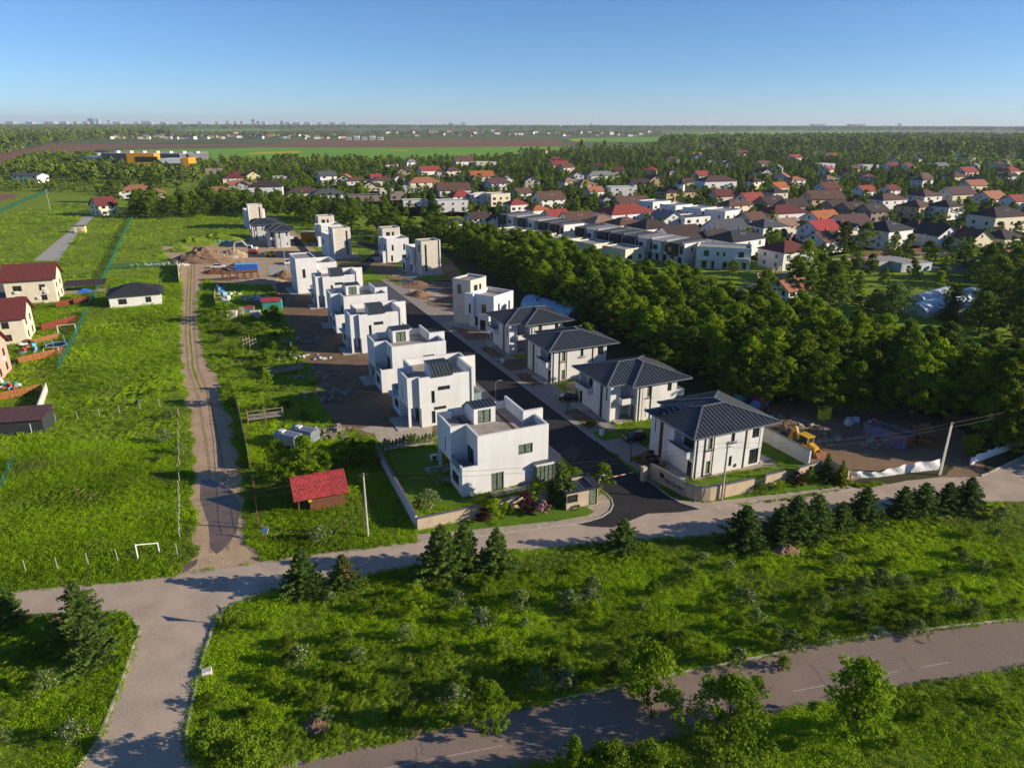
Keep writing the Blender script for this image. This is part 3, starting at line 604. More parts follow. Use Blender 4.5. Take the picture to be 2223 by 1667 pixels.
    b.box(5.5, 11.22, 3.75, 6.7, 11.5, 3.81); b.build('window_ledge', 'dark_pipe', r)
    MB(**k).box(11.42, 5.8, 3.0, 13.2, 10.9, 3.2).build('rear_balcony', W_, r); b = MB(**k); b.box(13.0, 5.8, 3.2, 13.2, 10.9, 4.1); b.box(11.42, 10.7, 3.2, 13.0, 10.9, 4.1); b.build('rear_balcony_parapet', W_, r)
    MB(**k).box(10.95, -.02, 2.62, 11.42, .3, 2.7).build('lintel', W_, r)
    # roof
    z0, sl_ = 6.25, .305; mb, rib = MB(**k), MB(**k)
    Fp = [(-1, -.9), (13.6, -.9), (8.025, 4.675), (4.575, 4.675)]; slope(mb, rib, Fp, z0, sl_, (Fp[0], Fp[1]))
    q = [(-1, 10.25), (-1, -.9), (4.575, 4.675)]; slope(mb, rib, q, z0, sl_, (q[0], q[1]))
    q = [(13.6, -.9), (13.6, 12.1), (8.025, 6.525), (8.025, 4.675)]; slope(mb, rib, q, z0, sl_, (q[0], q[1]))
    q = [(13.6, 12.1), (2.45, 12.1), (8.025, 6.525)]; slope(mb, rib, q, z0, sl_, (q[0], q[1]))
    q = [(2.45, 12.1), (2.45, 10.25), (8.025, 4.675), (8.025, 6.525)]; slope(mb, rib, q, z0, sl_, (q[0], q[1]))
    q = [(2.45, 10.25), (-1, 10.25), (4.575, 4.675), (8.025, 4.675)]; slope(mb, rib, q, z0, sl_, (q[0], q[1]))
    out = [(-1, -.9), (13.6, -.9), (13.6, 12.1), (2.45, 12.1), (2.45, 10.25), (-1, 10.25)]
    ro = mb.build('roof', 'seam_metal', r); tag(rib.build('roof_seam', 'seam_rib', ro), kind='stuff')
    MB(**k).prism(out, 6.11, 6.245, top=False).build('soffit', 'ridge_metal', ro)
    b = MB(**k); zr = z0 + sl_ * 5.575
    for p, q in (((-1, -.9, z0), (4.575, 4.675, zr)), ((13.6, -.9, z0), (8.025, 4.675, zr)), ((4.575, 4.675, zr), (8.025, 4.675, zr)), ((8.025, 4.675, zr), (8.025, 6.525, zr)), ((13.6, 12.1, z0), (8.025, 6.525, zr)), ((2.45, 12.1, z0), (8.025, 6.525, zr)), ((-1, 10.25, z0), (4.575, 4.675, zr))):
        b.bar((p[0], p[1], p[2] + .05), (q[0], q[1], q[2] + .05), .22, .09)
    b.build('ridge_cap', 'ridge_metal', ro)
    b = MB(**k); n = len(out)
    for i in range(n):
        p, q = out[i], out[(i + 1) % n]; b.bar((*p, 6.2), (*q, 6.2), .16, .15)
    b.build('gutter', 'ridge_metal', ro)
    if solar:
        for row, yy in enumerate((6.2, 8.0)):
            for i in range(6):
                x = 1.9 - row * 1.3 + i * .92; z = z0 + sl_ * min(10.25 - yy, x + 1) + .16
                if x + 1 < 10.25 - yy + .3: z = z0 + sl_ * (x + 1) + .12
                MB(**k).bar((x, yy, z + .05), (x + .1, yy + 1.15, z - .02 + (.28 if x + 1 < 10.25 - yy else -.1)), .86, .05).build('solar_panel', 'solar', ro)
    return r
hh = {}
for key, a0, b0, rot, m_, sx, lab in ((0, 56.1, 66.44, TH, 0, 1, 'white house with grey hipped roof behind the curved stone entrance wall'),
        (1, 56.1, 85.75, TH, 1, 1, 'white hipped-roof house with recessed porch between the two parked black cars'),
        (2, 56.0, 106.9, TH, 0, 1, 'white hipped-roof house, third from the entrance on the right of the street'),
        (3, 56.1, 124.3, TH, 1, 1, 'white hipped-roof house beside the blue tunnel greenhouse')):
    if m_ not in hh: h = hh[m_] = house_hip(m_, lab)
    else: h = dup(hh[m_]); h['label'] = lab
    h.location = S(a0, b0); h.rotation_euler = (0, 0, rot)
# solar panels only on the first: tilted rows on its left and rear slopes
for row in range(2):
    for i in range(7):
        u_, v_ = 3.6 - row * 1.9, 5.6 + row * .9
        x = -.2 + i * .72 + row * .0; y = 6.3 + row * 1.55 - (0 if row else 0)
        zpl = 6.25 + .305 * max(0, min(10.25 - y - .5, x + 1.3)) + .12
        MB().bar((x, y - .45, zpl + .10), (x, y + .55, zpl + .42), .68, .05).build('solar_panel', 'solar', hh[0])
for lab, q, sx, rot in (('white hipped-roof house with big ground floor window above the yellow site dumper', P(525 + 470 / 8.28, 445 + 780 / 8.28), .72, R(17)), ('white hipped-roof house second from the wood, behind the one by the dumper', P(525 + 190 / 8.28, 445 + 640 / 8.28), .72, R(17))):
    h = dup(hh[1]) if 'dumper' in lab and 'second' not in lab else dup(hh[0]); h['label'] = lab; h.location = q; h.rotation_euler = (0, 0, rot); h.scale = (sx, 1, 1)

# ------------------------------------------------------------------ tower houses
def house_tower(mx, my, label):
    """x 0..7.6, y 0..12.4; tower block at the far end unless mirrored in y"""
    def tf(p): return (7.6 - p[0] if mx else p[0], 12.4 - p[1] if my else p[1], p[2])
    k = dict(tf=tf, flip=(mx != my)); W_ = 'render_white'
    r = thing('tower_house', label, 'house', group='white houses with beige stair towers')
    g = [(0, 0), (7.6, 0), (7.6, 9.8), (6.4, 9.8), (6.4, 7.0), (.6, 7.0), (0, 7.0)]
    walls_with_windows(r, g, 0, 7.9, {0: [(1.2, 1.9, .3, 2.4, 0), (1.6, 2.3, 3.9, 5.9, 0), (5.6, 6.3, 3.9, 5.9, 0), (5.0, 6.6, .3, 2.4, 1)], 6: [(1.0, 1.6, 3.7, 5.7, 0), (3.5, 4.9, 3.3, 5.7, 1), (4.8, 5.7, .1, 2.4, 0), (1.6, 3.2, .3, 2.6, 1)], 1: [(2, 3.5, 4, 5.6, 1)]}, W_, 'wall', d=.15, parap=(6.95, .28), **k)
    b = MB(**k); b.box(-1.5, 0.3, 0, -.004, 3.4, 3.0); bl = b.build('balcony_block', W_, r)
    b = MB(**k); b.box(-1.5, .3, 3.0, -1.3, 3.4, 3.95); b.box(-1.3, .3, 3.0, -.004, .5, 3.95); b.box(-1.3, 3.2, 3.0, -.004, 3.4, 3.5); b.build('balcony_parapet', W_, bl)
    window(r, (-1.5, 3.4), (-1.5, .3), (.7, 2.1, .2, 2.5), d=-.04, name='window', tf=tf, flip=(mx != my), mull=1)
    b = MB(**k); b.box(-.9, 5.2, 2.7, -.004, 7.6, 7.9); ob = b.build('oriel', W_, r)
    window(r, (-.9, 7.6), (-.9, 5.2), (1.3, 1.7, 3.4, 5.6), d=-.04, name='window', tf=tf, flip=(mx != my), mull=0)
    t = [(.6, 7.0), (6.4, 7.0), (6.4, 12.3), (.6, 12.3)]
    walls_with_windows(r, t, 0, 10.5, {0: [(1.2, 2.6, 7.6, 9.2, 1), (3.2, 4.0, 7.6, 9.2, 0)], 2: [(4.1, 4.75, 1.2, 9.4, 0)], 3: [(1.4, 2.6, 7.1, 9.2, 1)]}, 'render_beige', 'tower_wall', d=.15, parap=(10.15, .3), deck='roof_deck_grey', **k)
    b = MB(**k); b.box(6.41, 7.2, 0, 6.75, 12.6, 10.6); b.build('fin_wall', W_, r)
    MB(**k).box(-2.6, -.6, -.05, 8.2, 13.0, .07).build('plinth', 'concrete', r)
    return r
for lab, q, rot, mx, my in (('white tower house turned askew beside the blue tunnel greenhouse', S(60.0, 142.9), R(55), 0, 0),
                            ('tower house with tall slit window, nearest of the pair before the dark trees', P(917, 599), R(28), 0, 1), ('tower house second of the right pair, its roof tower at the back', P(842, 571), R(25), 0, 0),
                            ('tower house with slit window beside the junction, its base in shade', P(729, 563), R(30), 1, 1), ('tower house beside the small orange kiosk', P(701, 536), R(27), 0, 0),
                            ('tower house farthest back, behind the hipped roofs at the wood', P(545, 498), R(27), 1, 1)):
    h = house_tower(mx, my, lab); h.rotation_euler = (0, 0, rot)
    h.location = q - Matrix.Rotation(rot, 3, 'Z') @ (Vector((1.2 if mx else .6, .1, 0)) if my else Vector((0, 0, 0)))
# the plain tall block at the end of the left row
def tall_block():
    r = thing('block_house', 'tall plain white block house with dark flat roof at the site yard', 'house', P(648, 638), R(26))
    walls_with_windows(r, [(0, 0), (5.6, 0), (5.6, 9.5), (0, 9.5)], 0, 9.6, {0: [(1.6, 2.4, 4.2, 6.6, 0)], 3: [(1, 1.7, 3.6, 5.8, 0), (3.2, 4, .3, 2.4, 0), (6, 6.8, .3, 2.4, 0), (6.4, 7, 3.6, 5.8, 0), (4, 4.6, 4.6, 6, 0)]}, 'render_white', 'tower_wall', d=.15, parap=(9.3, .25), deck='roof_deck_grey')
    walls_with_windows(r, [(5.62, 0.6), (11.2, .6), (11.2, 9.5), (5.62, 9.5)], 0, 7.9, {}, 'render_white', 'wall', parap=(6.9, .28))
    MB().box(-2.2, -1.2, -.04, 6.5, 9, .1).build('patio', 'concrete', r)
tall_block()
# ================================================================== plants
leaf_mat('leaf_belt', (.016, .042, .006), (.25, .36, .012), .38, obj_rand=.4)  # dark end deepened: the belt's inner shade is put into the leaf colour
leaf_mat('leaf_rose', (.022, .055, .012), (.15, .235, .03), .34)
leaf_mat('leaf_dark', (.016, .042, .008), (.16, .25, .014), .34)
leaf_mat('leaf_bright', (.04, .09, .008), (.21, .33, .012), .42)
leaf_mat('leaf_pale', (.05, .10, .025), (.19, .29, .07), .38)
leaf_mat('leaf_spruce', (.018, .045, .012), (.10, .165, .026), .22)
leaf_mat('leaf_yellow', (.10, .13, .012), (.24, .26, .03), .35)
leaf_mat('leaf_maroon', (.03, .008, .012), (.10, .025, .035), .3)
leaf_mat('leaf_meadow', (.07, .14, .006), (.36, .56, .012), .42, obj_rand=.4, patch=.07, dull=(.16, .19, .06))
leaf_mat('leaf_grass', (.09, .16, .008), (.37, .55, .02), .42, obj_rand=.4, patch=.07, dull=(.20, .21, .08))
leaf_mat('leaf_straw', (.16, .15, .05), (.34, .30, .13), .3, obj_rand=.4)
leaf_mat('leaf_rust', (.16, .07, .03), (.32, .17, .08), .3)
leaf_mat('leaf_far', (.030, .060, .016), (.22, .29, .045), .25, obj_rand=.35)
mat('petal_white', (.72, .66, .62), .7, .12, 4)
mat('petal_pink', (.55, .16, .38), .7, .2, 4)
mat('petal_yellow', (.5, .36, .02), .7, .2, 4)
mat('bark', (.10, .075, .052), .9, .3, 4, bump=.5)
mat('bark_pale', (.22, .18, .14), .9, .25, 4, bump=.5)

def quads(c, n, size, asp, tint, name, mats, mi=None, up=None):
    """leaf faces: centres c, normals n, sizes; one mesh with a per-leaf tint"""
    N = len(c); a = np.cross(n, RNG.normal(size=(N, 3))) if up is None else np.cross(n, up)
    a /= np.linalg.norm(a, axis=1, keepdims=True) + 1e-9; b = np.cross(n, a); b /= np.linalg.norm(b, axis=1, keepdims=True) + 1e-9
    s = size[:, None] * .5; v = np.empty((N, 4, 3)); a = a * s; b = b * s * asp[:, None]
    v[:, 0] = c - b; v[:, 1] = c + a * .8; v[:, 2] = c + b; v[:, 3] = c - a * .8
    me = bpy.data.meshes.new(name); me.vertices.add(N * 4); me.vertices.foreach_set('co', v.ravel())
    me.loops.add(N * 4); me.loops.foreach_set('vertex_index', np.arange(N * 4, dtype=np.int32))
    me.polygons.add(N); me.polygons.foreach_set('loop_start', np.arange(0, N * 4, 4, dtype=np.int32))
    try: me.polygons.foreach_set('loop_total', np.full(N, 4, np.int32))
    except Exception: pass
    for m in mats: me.materials.append(M[m])
    if mi is not None: me.polygons.foreach_set('material_index', mi.astype(np.int32))
    at = me.attributes.new('tint', 'FLOAT', 'FACE'); at.data.foreach_set('value', np.clip(tint, 0, 1).astype(np.float32))
    me.update(calc_edges=True); return me
def unit(n):
    v = RNG.normal(size=(n, 3)); return v / np.linalg.norm(v, axis=1, keepdims=True)
def crown_mesh(name, matn, h=1.0, r=.42, base=.22, clumps=46, per=60, leaf=.045, flat=.75, droop=0, taper=.35, seed=0, extra=(), rough=.25, cs_=1.0):
    """unit-height leafy crown built of clumps on a ragged shell"""
    z0 = base; hc = 1 - base; cs = []
    for i in range(clumps):
        t = RNG.random() ** .8; z = z0 + hc * (.08 + .88 * t)
        prof = r * (math.sin(math.pi * min(1, .14 + .86 * t) ** .8) ** .7) * (1 - taper * t)
        a = RNG.random() * 2 * math.pi; rr = prof * (RNG.random() ** .35) * (1 + rough * RNG.normal())
        cs.append((math.cos(a) * rr, math.sin(a) * rr, z))
    cs = np.array(cs); cr = (.075 + .075 * RNG.random(clumps)) * (r / .42) ** .7 * cs_
    cs[:, 2] = np.clip(cs[:, 2], z0, 1 - cr * .7)
    tc = RNG.random(clumps)
    idx = np.repeat(np.arange(clumps), per); N = len(idx)
    d = unit(N); d[:, 2] = np.where(d[:, 2] < -.2, -d[:, 2] * .6, d[:, 2])
    rad = cr[idx] * (.45 + .65 * RNG.random(N)); c = cs[idx] + d * rad[:, None] * np.array([1, 1, flat])
    if droop:
        m = RNG.random(N) < droop; c[m, 2] -= RNG.random(m.sum()) * .28
    n = d * .8 + unit(N) * .7 + np.array([0, 0, .35]); n /= np.linalg.norm(n, axis=1, keepdims=True)
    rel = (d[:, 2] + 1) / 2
    tint = .12 + .38 * tc[idx] + .28 * RNG.random(N) + .22 * rel  # upper leaves of each clump tinted lighter, light from above put into the colour
    size = leaf * (.6 + .9 * RNG.random(N)); mi = np.zeros(N, int); mats = [matn]
    for k, (fm, frac, fs) in enumerate(extra):
        m = (RNG.random(N) < frac) & (rel > .35); mi[m] = k + 1; size[m] *= fs; c[m] += d[m] * .02; mats.append(fm)
    return quads(c, n, size, .7 + .5 * RNG.random(N), tint, name, mats, mi)
def trunk_mesh(name, matn='bark', r=.022, fork=.3, n=5, lean=.0):
    mb = MB(); mb.tube((0, 0, -.03), (lean, 0, fork), r, r * .75, 7)
    for i in range(n):
        a = 2 * math.pi * i / n + RNG.random(); e = .12 + .12 * RNG.random(); t = fork + .32 + .25 * RNG.random()
        mb.tube((lean, 0, fork - .02 - .05 * RNG.random()), (lean + math.cos(a) * e, math.sin(a) * e, t), r * .55, r * .15, 5, False)
    mb.tube((lean, 0, fork - .01), (lean * 1.4, 0, .82), r * .6, r * .15, 6, False)
    return mb.mesh(name, matn)
def spruce_mesh(name, matn='leaf_spruce', tiers=13, r=.30, seed=0, brown=0.0, ragged=.36, openg=.06):
    C, Nn, Sz, As, Ti, Up = [], [], [], [], [], []
    for t in range(tiers):
        f = t / (tiers - 1); z = .05 + .93 * f; R0 = r * (1 - f) ** .85 + .015; nb = int(11 - 5 * f)
        for b in range(nb):
            a = 2 * math.pi * (b + RNG.random() * .8) / nb; ln = R0 * (1 - ragged + 2 * ragged * RNG.random())
            if RNG.random() < openg: continue
            m = max(4, int(20 * (1 - f) ** .6 + 3)); s = np.linspace(.12, 1, m)
            dz = -.16 * s * ln * 2 + .28 * s ** 3 * ln
            pos = np.stack([math.cos(a) * s * ln, math.sin(a) * s * ln, z + dz + RNG.normal(size=m) * .006], 1)
            side = np.array([-math.sin(a), math.cos(a), 0]); out = np.array([math.cos(a), math.sin(a), -.1])
            for sgn in (-1, 0, 1):
                wd = .030 * (1.15 - s) + .014
                pp = pos + side * (sgn * wd)[:, None] * 1.1 + RNG.normal(size=(m, 3)) * .006
                C.append(pp); nn_ = np.tile(np.array([0, 0, 1.0]), (m, 1)) + side * (.6 * sgn) + RNG.normal(size=(m, 3)) * .35; Nn.append(nn_)
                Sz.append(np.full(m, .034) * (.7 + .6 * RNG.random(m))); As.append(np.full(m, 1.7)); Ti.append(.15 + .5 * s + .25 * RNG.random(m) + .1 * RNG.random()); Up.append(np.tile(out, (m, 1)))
    C, Nn, Up = np.concatenate(C), np.concatenate(Nn), np.concatenate(Up); Nn /= np.linalg.norm(Nn, axis=1, keepdims=True)
    N = len(C); mi = np.zeros(N, int); mats = [matn]
    if brown: mats.append('leaf_rust'); mi[(C[:, 0] > .02) & (C[:, 2] > .35) & (RNG.random(N) < brown)] = 1
    return quads(C, Nn, np.concatenate(Sz), np.concatenate(As), np.concatenate(Ti), name, mats, mi, up=np.cross(Nn, Up))
PROTO = {}
def proto(kind, crowns, trunks): PROTO[kind] = (crowns, trunks)
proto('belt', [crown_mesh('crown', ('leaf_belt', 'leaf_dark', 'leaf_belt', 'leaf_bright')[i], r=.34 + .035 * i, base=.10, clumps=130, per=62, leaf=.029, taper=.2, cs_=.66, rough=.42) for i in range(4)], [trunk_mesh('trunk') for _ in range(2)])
proto('dark', [crown_mesh('crown', 'leaf_dark', r=.38 + .04 * i, base=.06, clumps=90, per=56, leaf=.038, cs_=.8) for i in range(3)], [trunk_mesh('trunk') for _ in range(2)])
proto('bright', [crown_mesh('crown', 'leaf_bright', r=.36 + .05 * i, base=.06, clumps=110, per=60, leaf=.031, cs_=.8) for i in range(3)], [trunk_mesh('trunk', 'bark') for _ in range(2)])
proto('village', [crown_mesh('crown', 'leaf_belt', r=.36 + .04 * i, base=.1, clumps=44, per=40, leaf=.062) for i in range(2)] + [crown_mesh('crown', 'leaf_dark', r=.38, base=.08, clumps=44, per=40, leaf=.062), crown_mesh('crown', 'leaf_dark', r=.40, base=.05, clumps=44, per=40, leaf=.062), crown_mesh('crown', 'leaf_pale', r=.36, base=.1, clumps=44, per=40, leaf=.062)], [trunk_mesh('trunk')])
proto('spruce', [spruce_mesh('crown', r=.32 + .05 * i, tiers=(12, 14, 13)[i]) for i in range(3)], [trunk_mesh('trunk', r=.02, n=0, fork=.6)])
proto('dry_spruce', [spruce_mesh('crown', 'leaf_spruce', r=.36, brown=.45, openg=.2, ragged=.35)], [trunk_mesh('trunk', r=.02, n=3, fork=.6)])
proto('poplar', [crown_mesh('crown', 'leaf_dark', r=.13, base=.08, clumps=34, per=34, leaf=.05, taper=.4)], [trunk_mesh('trunk', r=.015)])
proto('willow', [crown_mesh('crown', 'leaf_pale', r=.55, base=.15, clumps=60, per=60, leaf=.04, droop=.7)], [trunk_mesh('trunk', r=.03)])
proto('young', [crown_mesh('crown', 'leaf_bright', r=.34, base=.3, clumps=22, per=40, leaf=.07)], [trunk_mesh('trunk', r=.018, fork=.4)])
proto('shrub', [crown_mesh('crown', ('leaf_bright', 'leaf_belt')[i], r=.58 + .08 * i, base=.0, clumps=70, per=66, leaf=.050, taper=.1, rough=.35) for i in range(2)] + [crown_mesh('crown', 'leaf_dark', r=.62, base=.0, clumps=70, per=66, leaf=.050, taper=.1, rough=.35)], [trunk_mesh('stem', r=.03, fork=.15)])
proto('rose', [crown_mesh('crown', 'leaf_rose', r=.62 + .08 * i, base=.0, clumps=66, per=60, leaf=.052, taper=.1, rough=.35, extra=(('petal_white', .06 + .03 * i, .7),)) for i in range(3)], [trunk_mesh('stem', r=.03, fork=.15)])
proto('maroon', [crown_mesh('crown', 'leaf_maroon', r=.55, base=.0, clumps=26, per=46, leaf=.1, taper=.1)], [trunk_mesh('stem', r=.03, fork=.15)])
proto('rhodo', [crown_mesh('crown', 'leaf_dark', r=.55, base=.0, clumps=26, per=46, leaf=.1, taper=.1, extra=(('petal_pink', .3, 1.1),))], [trunk_mesh('stem', r=.03, fork=.15)])
proto('gold', [spruce_mesh('crown', 'leaf_yellow', r=.26)], [trunk_mesh('trunk', r=.02, n=0, fork=.6)])
proto('weeping', [crown_mesh('crown', 'leaf_spruce', r=.26, base=.02, clumps=40, per=40, leaf=.07, droop=.8, flat=1.6)], [trunk_mesh('trunk', r=.02)])
proto('goldbush', [crown_mesh('crown', 'leaf_yellow', r=.55, base=.0, clumps=22, per=40, leaf=.11, taper=.1)], [trunk_mesh('stem', r=.03, fork=.15)])
PLANT_N = [0]
def plant(kind, p, h, label, group, name='tree', cat='tree', wide=1.0, v=None, dz=0):
    cr, tr = PROTO[kind]; PLANT_N[0] += 1
    o = link(name, None); o.location = (p[0], p[1], dz); o.rotation_euler = (0, 0, random.random() * 6.283); tag(o, label, cat, group); o.empty_display_size = .3
    sx = h * wide
    c = link('crown', cr[v if v is not None else random.randrange(len(cr))], o); c.scale = (sx * random.uniform(.9, 1.1), sx * random.uniform(.9, 1.1), h)
    t = link(tr[0].name.split('.')[0], tr[random.randrange(len(tr))], o); t.scale = (sx, sx, h)
    return o
def plant_px(kind, bx, by, ty, label, group=None, name='tree', cat='tree', wide=1.0, v=None):
    return plant(kind, P(bx, by), max(.4, height(bx, by, ty)), label, group, name, cat, wide, v)

# ------------------------------------------------------------------ scattered stuff through one instancing modifier
def scatter(name, pts, rots, scl, idx, protos, label=None, tilt=None):
    """pts Nx3; protos: list of hidden prototype meshes"""
    me = bpy.data.meshes.new(name); N = len(pts); me.vertices.add(N); me.vertices.foreach_set('co', np.asarray(pts, np.float32).ravel())
    a = me.attributes.new('rot', 'FLOAT_VECTOR', 'POINT'); r = np.zeros((N, 3), np.float32); r[:, 2] = rots
    if tilt is not None: r[:, 0] = tilt
    a.data.foreach_set('vector', r.ravel())
    a = me.attributes.new('scl', 'FLOAT_VECTOR', 'POINT'); a.data.foreach_set('vector', np.asarray(scl, np.float32).ravel())
    a = me.attributes.new('idx', 'INT', 'POINT'); a.data.foreach_set('value', np.asarray(idx, np.int32))
    o = link(name, me); o['kind'] = 'stuff'
    if label: o['label'] = label
    ng = bpy.data.node_groups.new(name, 'GeometryNodeTree'); ng.interface.new_socket('Geometry', in_out='INPUT', socket_type='NodeSocketGeometry'); ng.interface.new_socket('Geometry', in_out='OUTPUT', socket_type='NodeSocketGeometry')
    N_ = ng.nodes; L = ng.links.new; gi = N_.new('NodeGroupInput'); go = N_.new('NodeGroupOutput'); jn = N_.new('GeometryNodeGeometryToInstance')
    ip = N_.new('GeometryNodeInstanceOnPoints'); ip.inputs['Pick Instance'].default_value = True
    for m in protos[::-1]:
        ob = N_.new('GeometryNodeObjectInfo'); ob.inputs['Object'].default_value = m; ob.inputs['As Instance'].default_value = True; L(ob.outputs['Geometry'], jn.inputs[0])
    for nm, ty, sk in (('rot', 'FLOAT_VECTOR', 'Rotation'), ('scl', 'FLOAT_VECTOR', 'Scale'), ('idx', 'INT', 'Instance Index')):
        na = N_.new('GeometryNodeInputNamedAttribute'); na.data_type = ty; na.inputs['Name'].default_value = nm
        if sk == 'Rotation':
            er = N_.new('FunctionNodeEulerToRotation'); L(na.outputs['Attribute'], er.inputs[0]); L(er.outputs[0], ip.inputs[sk])
        else: L(na.outputs['Attribute'], ip.inputs[sk])
    L(gi.outputs[0], ip.inputs['Points']); L(jn.outputs[0], ip.inputs['Instance']); L(ip.outputs[0], go.inputs[0])
    md = o.modifiers.new('scatter', 'NODES'); md.node_group = ng
    return o
def source(name, me):                                 # prototype kept out of the scene: only its copies are drawn
    return bpy.data.objects.new(name, me)

# ------------------------------------------------------------------ wild grass
def tuft(n, hgt, spread, matn, wdt=.05):
    a = RNG.random(n) * 6.283; r = spread * np.sqrt(RNG.random(n)); hh_ = hgt * (.5 + .6 * RNG.random(n))
    c = np.stack([np.cos(a) * r, np.sin(a) * r, hh_ * .5], 1); nrm = np.stack([np.cos(a + 1.2), np.sin(a + 1.2), np.full(n, .25)], 1) + RNG.normal(size=(n, 3)) * .3
    nrm /= np.linalg.norm(nrm, axis=1, keepdims=True); up = np.stack([np.cos(a) * .35, np.sin(a) * .35, np.ones(n)], 1)
    return quads(c, nrm, np.full(n, wdt), hh_ / wdt, .2 + .7 * RNG.random(n), 'tuft', [matn], up=np.cross(nrm, up))
def weed(n, hgt, spread, matn, leaf=.14, extra=None):
    d = unit(n); d[:, 2] = np.abs(d[:, 2]); c = d * np.array([spread, spread, hgt]) * (.55 + .5 * RNG.random(n))[:, None]
    nrm = d + np.array([0, 0, .6]) + RNG.normal(size=(n, 3)) * .5; nrm /= np.linalg.norm(nrm, axis=1, keepdims=True)
    mi = np.zeros(n, int); mats = [matn]; size = leaf * (.6 + .8 * RNG.random(n))
    if extra: mats.append(extra[0]); m = RNG.random(n) < extra[1]; mi[m] = 1; size[m] *= .7
    return quads(c, nrm, size, np.full(n, .8), .1 + .6 * RNG.random(n) + .3 * d[:, 2], 'weed', mats, mi)
GR = [source('tuft', tuft(20, .5, .34, 'leaf_grass', .07)), source('tuft', tuft(18, .62, .30, 'leaf_grass', .065)), source('tuft', tuft(14, .6, .35, 'leaf_straw', .05)),
      source('weed', weed(30, .45, .45, 'leaf_meadow', .13)), source('weed', weed(32, .55, .5, 'leaf_meadow', .14)), source('weed', weed(28, .35, .5, 'leaf_meadow', .12)), source('weed', weed(30, .4, .48, 'leaf_meadow', .12, ('petal_yellow', .12)))]
def noise2(x, y, s, seed=0):                          # cheap smooth value noise
    r = np.random.default_rng(seed); T = r.random((64, 64)); X, Y = x * s, y * s; i, j = np.floor(X).astype(int), np.floor(Y).astype(int); f, g = X - i, Y - j
    f, g = f * f * (3 - 2 * f), g * g * (3 - 2 * g); q = lambda a, b: T[a % 64, b % 64]
    return (q(i, j) * (1 - f) + q(i + 1, j) * f) * (1 - g) + (q(i, j + 1) * (1 - f) + q(i + 1, j + 1) * f) * g
def grow(name, n, y0, y1, label, smin=.8, smax=1.5, mix=0., keep=None, big=1.0):
    y = np.sqrt(y0 * y0 + (y1 * y1 - y0 * y0) * RNG.random(n)); x = (RNG.random(n) * 2 - 1) * (y * .76 + 16); p = np.stack([x, y], 1)
    ok = np.ones(n, bool)
    for poly in HARD: 
        xs, ys = [q[0] for q in poly], [q[1] for q in poly]
        b = (x > min(xs)) & (x < max(xs)) & (y > min(ys)) & (y < max(ys)) & ok
        if b.any(): ok[np.where(b)[0][inside(p[b], poly)]] = False
    if keep is not None: ok &= keep(x, y)
    x, y = x[ok], y[ok]; N = len(x); a = noise2(x, y, .09, 1); b = noise2(x, y, .3, 2); c = noise2(x, y, .05, 3)
    u = RNG.random(N); idx = np.full(N, 0)
    leafy = (a + .35 * (b - .5)) > .36
    idx = np.where(leafy, np.where(u < .45, 3, np.where(u < .75, 4, np.where(u < .92, 5, 6))), np.where(u < .55, 0, np.where(u < .85, 1, np.where(c > .62, 2, 0))))
    s = (smin + (smax - smin) * RNG.random(N)) * (.75 + .6 * b) * big
    scl = np.stack([s * 1.05, s * 1.05, s * (.8 + .5 * RNG.random(N))], 1)
    return scatter(name, np.stack([x, y, np.zeros(N)], 1), RNG.random(N) * 6.283, scl, idx, GR, label)
# ================================================================== the village
ROOF = dict(brown=(.115, .062, .045), maroon=(.13, .032, .03), orange=(.38, .115, .042), red=(.26, .05, .038), dark=(.05, .034, .032), charcoal=(.034, .037, .044), grey=(.22, .22, .225), tan=(.25, .16, .11), terracotta=(.33, .135, .075), slate=(.075, .082, .095), plum=(.10, .05, .052), crimson=(.31, .035, .04), flat=(.30, .29, .29))
WALL = dict(white=(.70, .69, .67), cream=(.70, .62, .47), tan=(.56, .42, .25), beige=(.62, .55, .45), pink=(.6, .38, .32), grey=(.4, .4, .4), yellow=(.72, .60, .30), taupe=(.26, .21, .18))
for n_, c_ in ROOF.items(): mat('roof_' + n_, c_, .75, .22, 2.2, bump=.5, bscale=10, bdist=.05)
for n_, c_ in WALL.items(): mat('wall_' + n_, c_, .88, .05, .7, streak=.07)
mat('soffit_white', (.6, .58, .55), .8, .05)
mat('chimney_brick', (.28, .12, .08), .9, .2, 5)
ROOFW = dict(brown='brown', maroon='maroon', orange='bright orange', red='red', dark='dark brown', charcoal='charcoal', grey='light grey', tan='tan tiled', terracotta='terracotta', slate='slate grey', plum='purplish brown', crimson='crimson')
def ring(): 
    b = MB(); t = .06
    b.box(-.5, -.04, 0, .5, .03, t); b.box(-.5, -.04, 1 - t, .5, .03, 1); b.box(-.5, -.04, t, -.5 + t, .03, 1 - t); b.box(.5 - t, -.04, t, .5, .03, 1 - t); b.box(-t * .4, -.04, t, t * .4, .03, 1 - t); return b
WIN_DARK = ring().mesh('window', 'frame_dark'); WIN_WHITE = ring().mesh('window', 'frame_white'); WIN_BROWN = ring().mesh('window', 'frame_brown')
PANE = MB().quad((-.5, -.012, 0), (.5, -.012, 0), (.5, -.012, 1), (-.5, -.012, 1)).mesh('pane', 'glass'); PANE_C = MB().quad((-.5, -.012, 0), (.5, -.012, 0), (.5, -.012, 1), (-.5, -.012, 1)).mesh('pane', 'glass_curtain')
def win(root, x, y, z, w_, h_, rz=0., fr=None, pane=None, name='window'):
    o = link(name, fr or WIN_DARK, root); o.location = (x, y, z); o.rotation_euler = (0, 0, rz); o.scale = (w_, 1, h_)
    link('pane', pane or PANE, o); return o
